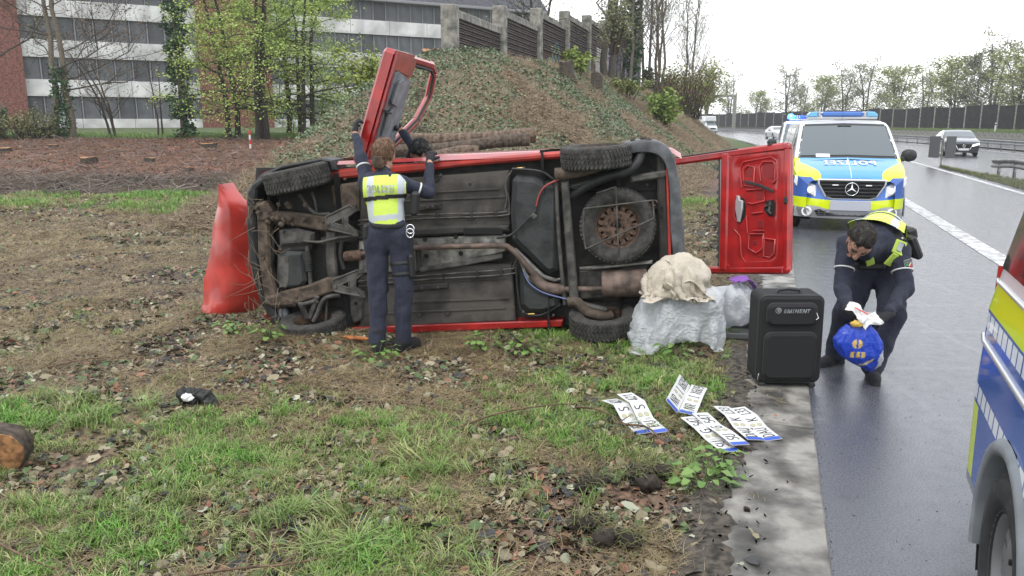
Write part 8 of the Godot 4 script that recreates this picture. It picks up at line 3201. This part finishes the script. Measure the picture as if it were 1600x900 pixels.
func build_bag_held() -> void:
	var fn := func(a: float, c: float) -> Vector3:
		var ph := c * TAU
		var q := Vector3(cos(ph) * 36.0 + 31.0, a * 40.0, sin(ph) * 36.0)
		var n := N4.get_noise_3dv(q)
		var c1 := 1.0 - absf(N4.get_noise_3dv(q * 2.1)) * 2.2
		var c2 := 1.0 - absf(N4.get_noise_3dv(q * 4.0 + Vector3(0, 9, 0))) * 2.2
		var w := [0.075, 0.125, 0.15, 0.16, 0.15, 0.1, 0.0]
		var i := mini(5, int(a * 6.0))
		var r: float = lerpf(w[i], w[i + 1], a * 6.0 - i) * (1.0 + 0.2 * n + 0.09 * c1 + 0.04 * c2)
		return Vector3(cos(ph) * r - 0.05 + 0.13 * a * a, -0.34 * a + 0.02 * n, sin(ph) * r * 0.5)
	var at := pick(1352, 508, 5.7)
	var ink := func(p: Vector3) -> Color:
		if p.x > 0.09 and p.y < -0.2 + 0.5 * (p.x - 0.09):
			return Color(0.5, 0.52, 0.56)
		if p.z > 0.0:
			if Vector2((p.x + 0.075) / 0.035, (p.y + 0.12) / 0.035).length() < 1.0 and absf(p.x + 0.075) > 0.008:
				return Color(0.6, 0.42, 0.1)
			if absf(p.y + 0.2) < 0.022 and absf(p.x + 0.065) < 0.05 and sin(p.x * 170.0) > -0.5:
				return Color(0.6, 0.42, 0.1)
			if absf(p.y + 0.27 - p.x * 0.6) < 0.012 and absf(p.x + 0.01) < 0.06:
				return Color(0.5, 0.42, 0.25)
		return Color(0.018, 0.055, 0.45)
	drape("plastic_bag", "blue plastic bag with yellow print held by the bending officer", "bag", at, 60, 120, fn, M.bag_blue, ink)
	var o: Node3D = get_node("plastic_bag_001")
	var b := MB.new()
	b.blob(Vector3(-0.08, 0.02, 0.04), Vector3(0.045, 0.025, 0.025), N3, 0.5, 8)
	obj("yellow_edge", b, M.yellow_print, o)
	for q in [["papers", "white crumpled papers with a red edge in the officer's right glove", 1338, 487, 0.6, 0.15, 0.075], ["papers", "folded white sheet sticking out of the blue bag", 1358, 500, -0.5, 0.13, 0.1]]:
		var qq = q
		var pf := func(a: float, c: float) -> Vector3:
			return Vector3((a - 0.5) * qq[5], (c - 0.5) * qq[6] + 0.02 * sin(a * 5.0), 0.025 * N3.get_noise_2d(a * 150.0 + qq[2], c * 150.0) + 0.02 * a)
		var pn := drape(q[0], q[1], "paper", pick(q[2], q[3], 5.66), 12, 8, pf, M.paper)
		pn.rotation.z = -q[4]
		pn.rotation.x = -0.5
	var rb := MB.new()
	rb.bar(Vector3(-0.03, 0.008, 0.03), Vector3(0.07, 0.012, 0.035), 0.008, 0.003)
	obj("red_edge", rb, M.red_sign, get_node("papers"))

func log_(called: String, label: String, a: Vector3, b: Vector3, r: float, sd: int) -> void:
	var t := thing(called, label, "log", a)
	var m := MB.new()
	var pts := []
	var rad := []
	for i in 9:
		var f := i / 8.0
		pts.append((b - a) * f + Vector3(0, 0.02 * sin(f * 7.0 + sd), 0.02 * cos(f * 5.0 + sd)))
		rad.append(r * (1.0 + 0.07 * sin(f * 13.0 + sd)))
	m.col = lin(0.2, 0.145, 0.105) if sd % 2 else lin(0.13, 0.1, 0.075)
	m.tube(pts, rad, 12, false)
	for k in 4:
		var f2 := 0.2 + 0.2 * k
		var p: Vector3 = (b - a) * f2
		m.tube([p, p + Vector3(0.02, 0.8, 0.3).rotated(Vector3.RIGHT, k * 1.9 + sd) * r * 1.25], [r * 0.25, r * 0.16], 6)
	obj("bark", m, M.bark, t)
	for e in 2:
		m = MB.new()
		var d := (b - a).normalized() * (1 if e else -1)
		m.lathe([Vector2(r * 0.98, 0), Vector2(r * 0.94, 0.008), Vector2(r * 0.5, 0.01), Vector2(0, 0.009)], pts[8 if e else 0], d, 14)
		obj("cut_face", m, M.cut_wood, t)

func stump(label: String, at: Vector3, r: float, h: float, sd: int, tilt := 0.0) -> void:
	var t := thing("tree_stump", label, "tree stump", at, sd * 1.3, "sawn tree stumps in the clearing")
	t.rotation.z = tilt
	var m := MB.new()
	var rows := []
	for i in 7:
		var f := i / 6.0
		var row := []
		for j in 26:
			var a := TAU * j / 26
			var fl := 1.0 + 0.45 * pow(1.0 - f, 3.0) * (0.6 + 0.6 * sin(a * 4.0 + sd)) + 0.06 * sin(a * 9.0 + sd) + 0.12 * N2.get_noise_2d(j * 30.0, i * 20.0 + sd * 9.0)
			row.append(Vector3(cos(a) * r * fl, lerpf(-0.12, h * (1.0 + 0.1 * sin(a * 2.0 + sd) + 0.12 * N2.get_noise_2d(j * 60.0, sd * 40.0)), f), sin(a) * r * fl))
		rows.append(row)
	m.col = lin(0.1, 0.08, 0.062)
	m.grid(rows, true)
	obj("bark", m, M.bark, t)
	m = MB.new()
	var top := []
	for ring_ in [1.0, 0.97, 0.7, 0.4, 0.02]:
		var row2 := []
		for j in 26:
			var p: Vector3 = rows[6][j]
			row2.append(Vector3(p.x * ring_, lerpf(h, p.y, ring_) + (0.0 if ring_ == 1.0 else 0.008) + 0.012 * N2.get_noise_2d(j * 40.0, ring_ * 90.0) * ring_, p.z * ring_))
		top.append(row2)
	m.grid(top, true)
	obj("cut_face", m, M.under_tan if sd > 7 else M.cut_wood, t)

func build_wood() -> void:
	var lab := ["pale barked log on top of the pile behind the van", "dark log second from the top of the pile behind the van", "thin log with a pale sawn end resting on the front of the pile", "log deep in the pile behind the van, at the back", "log deep in the pile behind the van, in the middle", "log deep in the pile behind the van, at the front", "lowest log at the back of the pile behind the van", "lowest log at the front of the pile behind the van"]
	var spec := [[600, 222, 836, 213, 11.5, 0.11], [610, 238, 826, 219, 11.1, 0.09], [650, 248, 745, 236, 10.4, 0.085]]
	for i in 3:
		var q = spec[i]
		log_("log", lab[i], pick(q[0], q[1], q[4]), pick(q[2], q[3], q[4] + 0.2), q[5], i + 1)
	var base := [[1.05, -11.6], [1.1, -11.2], [1.15, -10.7], [0.8, -11.7], [0.85, -11.15]]
	var ys := [1.15, 1.1, 1.05, 0.72, 0.7]
	for i in 5:
		log_("log", lab[i + 3], Vector3(-2.0, ys[i] - 0.1, base[i][1]), Vector3(0.2, ys[i], base[i][1] - 0.2), 0.17, i + 4)
	var fill := [[-0.4, 0.42, -11.0], [-0.5, 0.4, -11.5], [-0.45, 0.14, -11.2], [-0.4, 0.14, -10.8], [-0.4, 0.14, -11.6]]
	var fl := ["log at the bottom of the pile, near side upper", "log at the bottom of the pile, far side upper", "log on the ground in the middle under the pile", "log on the ground at the near side under the pile", "log on the ground at the far side under the pile"]
	for i in 5:
		log_("log", fl[i], Vector3(-2.0, fill[i][1], fill[i][2]), Vector3(0.25, fill[i][1], fill[i][2] - 0.1), 0.17, i + 9)
	# short sawn trunk piece lying at the left edge, its face towards the camera
	var t := thing("sawn_log", "short sawn log lying at the left edge with its orange cut face towards the camera", "log", Vector3(-2.89, -0.03, -4.12), 0.2)
	var m := MB.new()
	var rows := []
	for i in 6:
		var row := []
		for j in 24:
			var a := TAU * j / 24
			var r := 0.165 * (1.0 + 0.06 * sin(a * 3.0) + 0.03 * sin(a * 11.0 + i))
			row.append(Vector3(cos(a) * r * 1.15, 0.13 + sin(a) * r, -0.03 * i + 0.04 * sin(a)))
		rows.append(row)
	m.col = lin(0.11, 0.085, 0.065)
	m.grid(rows, true)
	obj("bark", m, M.bark, t)
	m = MB.new()
	var face := []
	for k in [1.0, 0.96, 0.65, 0.3, 0.02]:
		var row3 := []
		for j in 24:
			var p: Vector3 = rows[0][j] - Vector3(0, 0.13, 0)
			row3.append(Vector3(p.x * k, 0.13 + p.y * k, p.z * k + (0.0 if k == 1.0 else 0.012) + 0.006 * sin(j * 3.0 + k * 20.0)))
		face.append(row3)
	m.grid(face, true)
	obj("cut_face", m, M.cut_wood, t)
	stump("flat sawn stump with a pale orange face at the far left of the clearing", on(-20.6, -32.6), 0.42, 0.16, 1)
	stump("dark stump left of the middle of the clearing", on(-14.9, -28.5), 0.28, 0.2, 2)
	stump("small splintered stump with a pale top in the clearing", on(-13.0, -29.0), 0.18, 0.14, 3)
	stump("low stump far back at the right of the clearing", on(-12.9, -34.5), 0.35, 0.17, 4)
	stump("tiny stump near the right end of the clearing", on(-10.4, -26.0), 0.14, 0.1, 5)
	stump("low stump near the flat sawn one in the clearing", on(-19.5, -34.5), 0.2, 0.12, 6)
	stump("stump with a bright orange top on the crest beside the first concrete post", on(-2.5, -25.6), 0.3, 0.5, 7, 0.05)
	stump("grey stump jutting from the slope under the noise wall", on(3.2, -31.5), 0.22, 0.75, 8, 0.12)
	stump("dark weathered stump lower on the slope", on(1.95, -29.0), 0.25, 0.6, 9, 0.15)
	# orange splintered plank by the front wheel
	var pl := MB.new()
	pl.prism([Vector2(-0.14, 0.0), Vector2(-0.06, -0.02), Vector2(0.12, -0.014), Vector2(0.15, 0.004), Vector2(0.0, 0.022), Vector2(-0.1, 0.02)], 0, 0.02, 0.005)
	var po := obj("wood_splinter", pl, M.orange_wood)
	po.transform = Transform3D(Basis(Vector3.RIGHT, -1.0) * Basis(Vector3.BACK, -0.1), Vector3(-1.36, 0.03, -6.82))
	tag(po, "orange splintered piece of wood beside the officer's boots", "wood")
	# clump of black refuse on the verge
	var cl := thing("refuse_clump", "black burnt looking clump with a white scrap lying in the grass", "refuse", on(-2.12, -5.15))
	var rg := RandomNumberGenerator.new()
	rg.seed = 31
	var cb := MB.new()
	for k in 7:
		cb.blob(Vector3(rg.randfn() * 0.05, 0.03 + rg.randf() * 0.05, rg.randfn() * 0.04), Vector3(0.05, 0.05, 0.045) * rg.randf_range(0.6, 1.1), N3, 1.0, 8)
	obj("lump", cb, M.black_plain, cl)
	cb = MB.new()
	cb.blob(Vector3(-0.06, 0.085, 0.04), Vector3(0.035, 0.025, 0.03), N3, 0.8, 8)
	obj("white_scrap", cb, M.paper, cl)
	# torn up sods at the lower right of the verge
	var sods := [[0.42, -3.95, 0.1, "torn up sod of earth and grass, upper left of the chip patch"], [0.72, -4.05, 0.12, "torn up sod of dark earth nearest to the grass plates"], [0.38, -3.5, 0.11, "dark clod of earth at the left of the chip patch"], [0.55, -3.35, 0.09, "dark clod of earth at the bottom of the chip patch"]]
	for q in sods:
		var so := thing("earth_sod", q[3], "sod of earth", on(q[0], q[1]), 0.0, "torn up sods on the verge")
		cb = MB.new()
		cb.col = lin(0.05, 0.038, 0.03)
		for k in 5:
			cb.blob(Vector3(rg.randfn() * 0.06, 0.02 + rg.randf() * 0.03, rg.randfn() * 0.05), Vector3(1.0, 0.6, 0.9) * q[2] * rg.randf_range(0.3, 0.6), N3, 0.9, 7)
		obj("earth", cb, M.ground, so)
		var st := MB.new()
		for k in 40:
			var p := Vector3(rg.randfn() * 0.06, 0.05, rg.randfn() * 0.05)
			st.col = lin(0.16, 0.17, 0.07) * rg.randf_range(0.6, 1.3)
			var d := Vector3(rg.randfn(), rg.randf() * 0.6, rg.randfn() + 0.5).normalized() * rg.randf_range(0.05, 0.14)
			st.tube([p, p + d * 0.6 + Vector3(0, 0.02, 0), p + d], [0.0025, 0.002, 0.001], 3, false)
		obj("grass_blades", st, M.blade, so)
	# long dry twigs and a branch
	var tws := [[Vector3(-0.35, 0, -4.75), Vector3(0.52, 0.05, -5.15), "long thin dry branch lying across the verge left of the plates"], [Vector3(0.45, 0, -5.1), Vector3(0.75, 0.04, -4.55), "bent dry branch running down towards the plates"], [Vector3(0.68, 0.0, -4.8), Vector3(1.0, 0.03, -4.35), "short reddish branch between the plates and the grass"], [Vector3(-3.6, 0, -6.0), Vector3(-2.95, 0.04, -6.25), "dark crooked twig near the left edge"], [Vector3(-2.55, 0, -3.4), Vector3(-2.0, 0.03, -3.15), "pale twig in the near left grass"], [Vector3(-1.6, 0, -2.95), Vector3(-0.75, 0.04, -3.25), "long dry stalk in the near grass"]]
	for q in tws:
		var a: Vector3 = q[0]
		var e: Vector3 = q[1]
		var bm := MB.new()
		bm.col = lin(0.2, 0.13, 0.085)
		var pts := []
		for k in 7:
			var f := k / 6.0
			var p2: Vector3 = a.lerp(e, f)
			pts.append(Vector3(p2.x + 0.03 * sin(f * 6.0 + a.x * 9.0), hgt(p2.x, p2.z) + 0.03 + e.y * sin(f * PI), p2.z + 0.02 * cos(f * 8.0)))
		var rad := []
		for k in 7:
			rad.append(0.0085 - 0.0009 * k)
		bm.tube(pts, rad, 6)
		bm.tube([pts[4], pts[4] + Vector3(0.08, 0.02, -0.07)], [0.004, 0.002], 5)
		tag(obj("dry_branch", bm, M.bark), q[2], "branch", "dry branches on the verge")
	# broad leaved weeds
	var weeds := [[-0.25, -6.55], [0.1, -6.5], [1.02, -3.95], [1.15, -4.15], [-2.5, -7.0], [-2.15, -6.9], [-1.1, -6.3], [1.35, -6.35]]
	var wl := ["green weed at the foot of the lower sill, left", "green weed at the foot of the lower sill, right", "bright feathery weed by the near end of the gutter", "bright feathery weed just below the plates", "green weed beside the hanging bonnet", "small weed right of the bonnet's foot", "green weed at the standing officer's boots", "green weed at the corner of the plastic sheet"]
	for i in weeds.size():
		var wd := thing("weed", wl[i], "weed", on(weeds[i][0], weeds[i][1]), i * 1.1, "broad leaved weeds on the verge")
		var lm := leaf_mesh(300 + i)
		rg.seed = 400 + i
		var wb := MB.new()
		wb.col = lin(0.12, 0.18, 0.05)
		var lf := MB.new()
		for k in 20:
			var a2 := rg.randf() * TAU
			var l := rg.randf_range(0.05, 0.15)
			var e2 := Vector3(cos(a2) * l, rg.randf_range(0.03, 0.13), sin(a2) * l)
			wb.tube([Vector3.ZERO, e2 * 0.6 + Vector3(0, 0.02, 0), e2], [0.003, 0.002, 0.0015], 4, false)
			lf.col = lin(0.1, 0.2, 0.04).lerp(lin(0.17, 0.27, 0.07), rg.randf())
			var s := rg.randf_range(0.025, 0.05)
			var side := Vector3(-sin(a2), 0.1, cos(a2)) * s * 0.6
			var fw := Vector3(cos(a2), -0.1, sin(a2)) * s
			lf.grid([[e2 - side * 0.1, e2 + side * 0.1], [e2 + fw * 0.5 - side + Vector3(0, 0.012, 0), e2 + fw * 0.5 + side + Vector3(0, 0.012, 0)], [e2 + fw * 1.2 - side * 0.7, e2 + fw * 1.2 + side * 0.7], [e2 + fw * 1.7 - side * 0.1, e2 + fw * 1.7 + side * 0.1]])
		obj("stems", wb, M.bark, wd)
		obj("leaves", lf, M.leaf, wd)

func _ready() -> void:
	rng.seed = 4
	N1.seed = 3
	N1.frequency = 0.02
	N1.fractal_octaves = 3
	N2.seed = 8
	N2.frequency = 0.05
	N3.seed = 21
	N3.frequency = 0.02
	N3.fractal_octaves = 3
	N4.seed = 33
	N4.frequency = 0.02
	N4.fractal_octaves = 1
	# camera
	var cam := Camera3D.new()
	cam.name = "camera"
	cam.fov = rad_to_deg(2.0 * atan(450.0 / FOCAL))
	cam.position = EYE
	cam.rotation.x = -PITCH
	cam.near = 0.05
	cam.far = 1200.0
	add_child(cam)
	cam.current = true
	# sky and light of an overcast day
	var we := WorldEnvironment.new()
	we.name = "world"
	var e := Environment.new()
	e.background_mode = Environment.BG_SKY
	var sm := ProceduralSkyMaterial.new()
	sm.sky_top_color = Color(0.93, 0.95, 0.98)
	sm.sky_horizon_color = Color(0.99, 0.99, 0.99)
	sm.sky_curve = 0.2
	sm.sky_energy_multiplier = 1.15
	sm.ground_bottom_color = Color(0.3, 0.3, 0.28)
	sm.ground_horizon_color = Color(0.75, 0.75, 0.74)
	sm.ground_curve = 0.05
	var sky := Sky.new()
	sky.sky_material = sm
	e.sky = sky
	e.tonemap_mode = Environment.TONE_MAPPER_LINEAR
	e.tonemap_exposure = 1.45
	e.sdfgi_enabled = true
	e.ssao_enabled = true
	e.ssil_enabled = true
	e.fog_enabled = true
	e.fog_density = 0.0006
	e.fog_light_color = Color(0.93, 0.95, 0.96)
	we.environment = e
	add_child(we)
	var sun := DirectionalLight3D.new()
	sun.name = "sun"
	sun.light_energy = 0.42
	sun.light_angular_distance = 18.0
	sun.light_color = Color(1.0, 0.985, 0.96)
	sun.shadow_enabled = true
	sun.rotation_degrees = Vector3(-58, -20, 0)
	add_child(sun)
	make_materials()
	mat("vc_cloth", Color.WHITE, 0.6, 0, {"vc": 1, "nrm": TX.cloth_n, "ns": 0.4, "sc": 2.0})
	mat("badge_green", lin(0.03, 0.3, 0.06), 0.6)
	var t0 := Time.get_ticks_msec()
	build_ground()
	build_roads()
	ground_island()
	build_rails()
	build_noise_wall()
	build_building()
	build_signs()
	print("setting ", Time.get_ticks_msec() - t0)
	build_trees()
	print("trees ", Time.get_ticks_msec() - t0)
	build_traffic()
	print("traffic ", Time.get_ticks_msec() - t0)
	build_car()
	print("car ", Time.get_ticks_msec() - t0)
	build_woman()
	build_man()
	build_third()
	print("people ", Time.get_ticks_msec() - t0)
	build_plates()
	build_bags()
	build_suitcase()
	build_bag_held()
	build_wood()
	print("things ", Time.get_ticks_msec() - t0)
	build_litter()
	print("litter ", Time.get_ticks_msec() - t0)
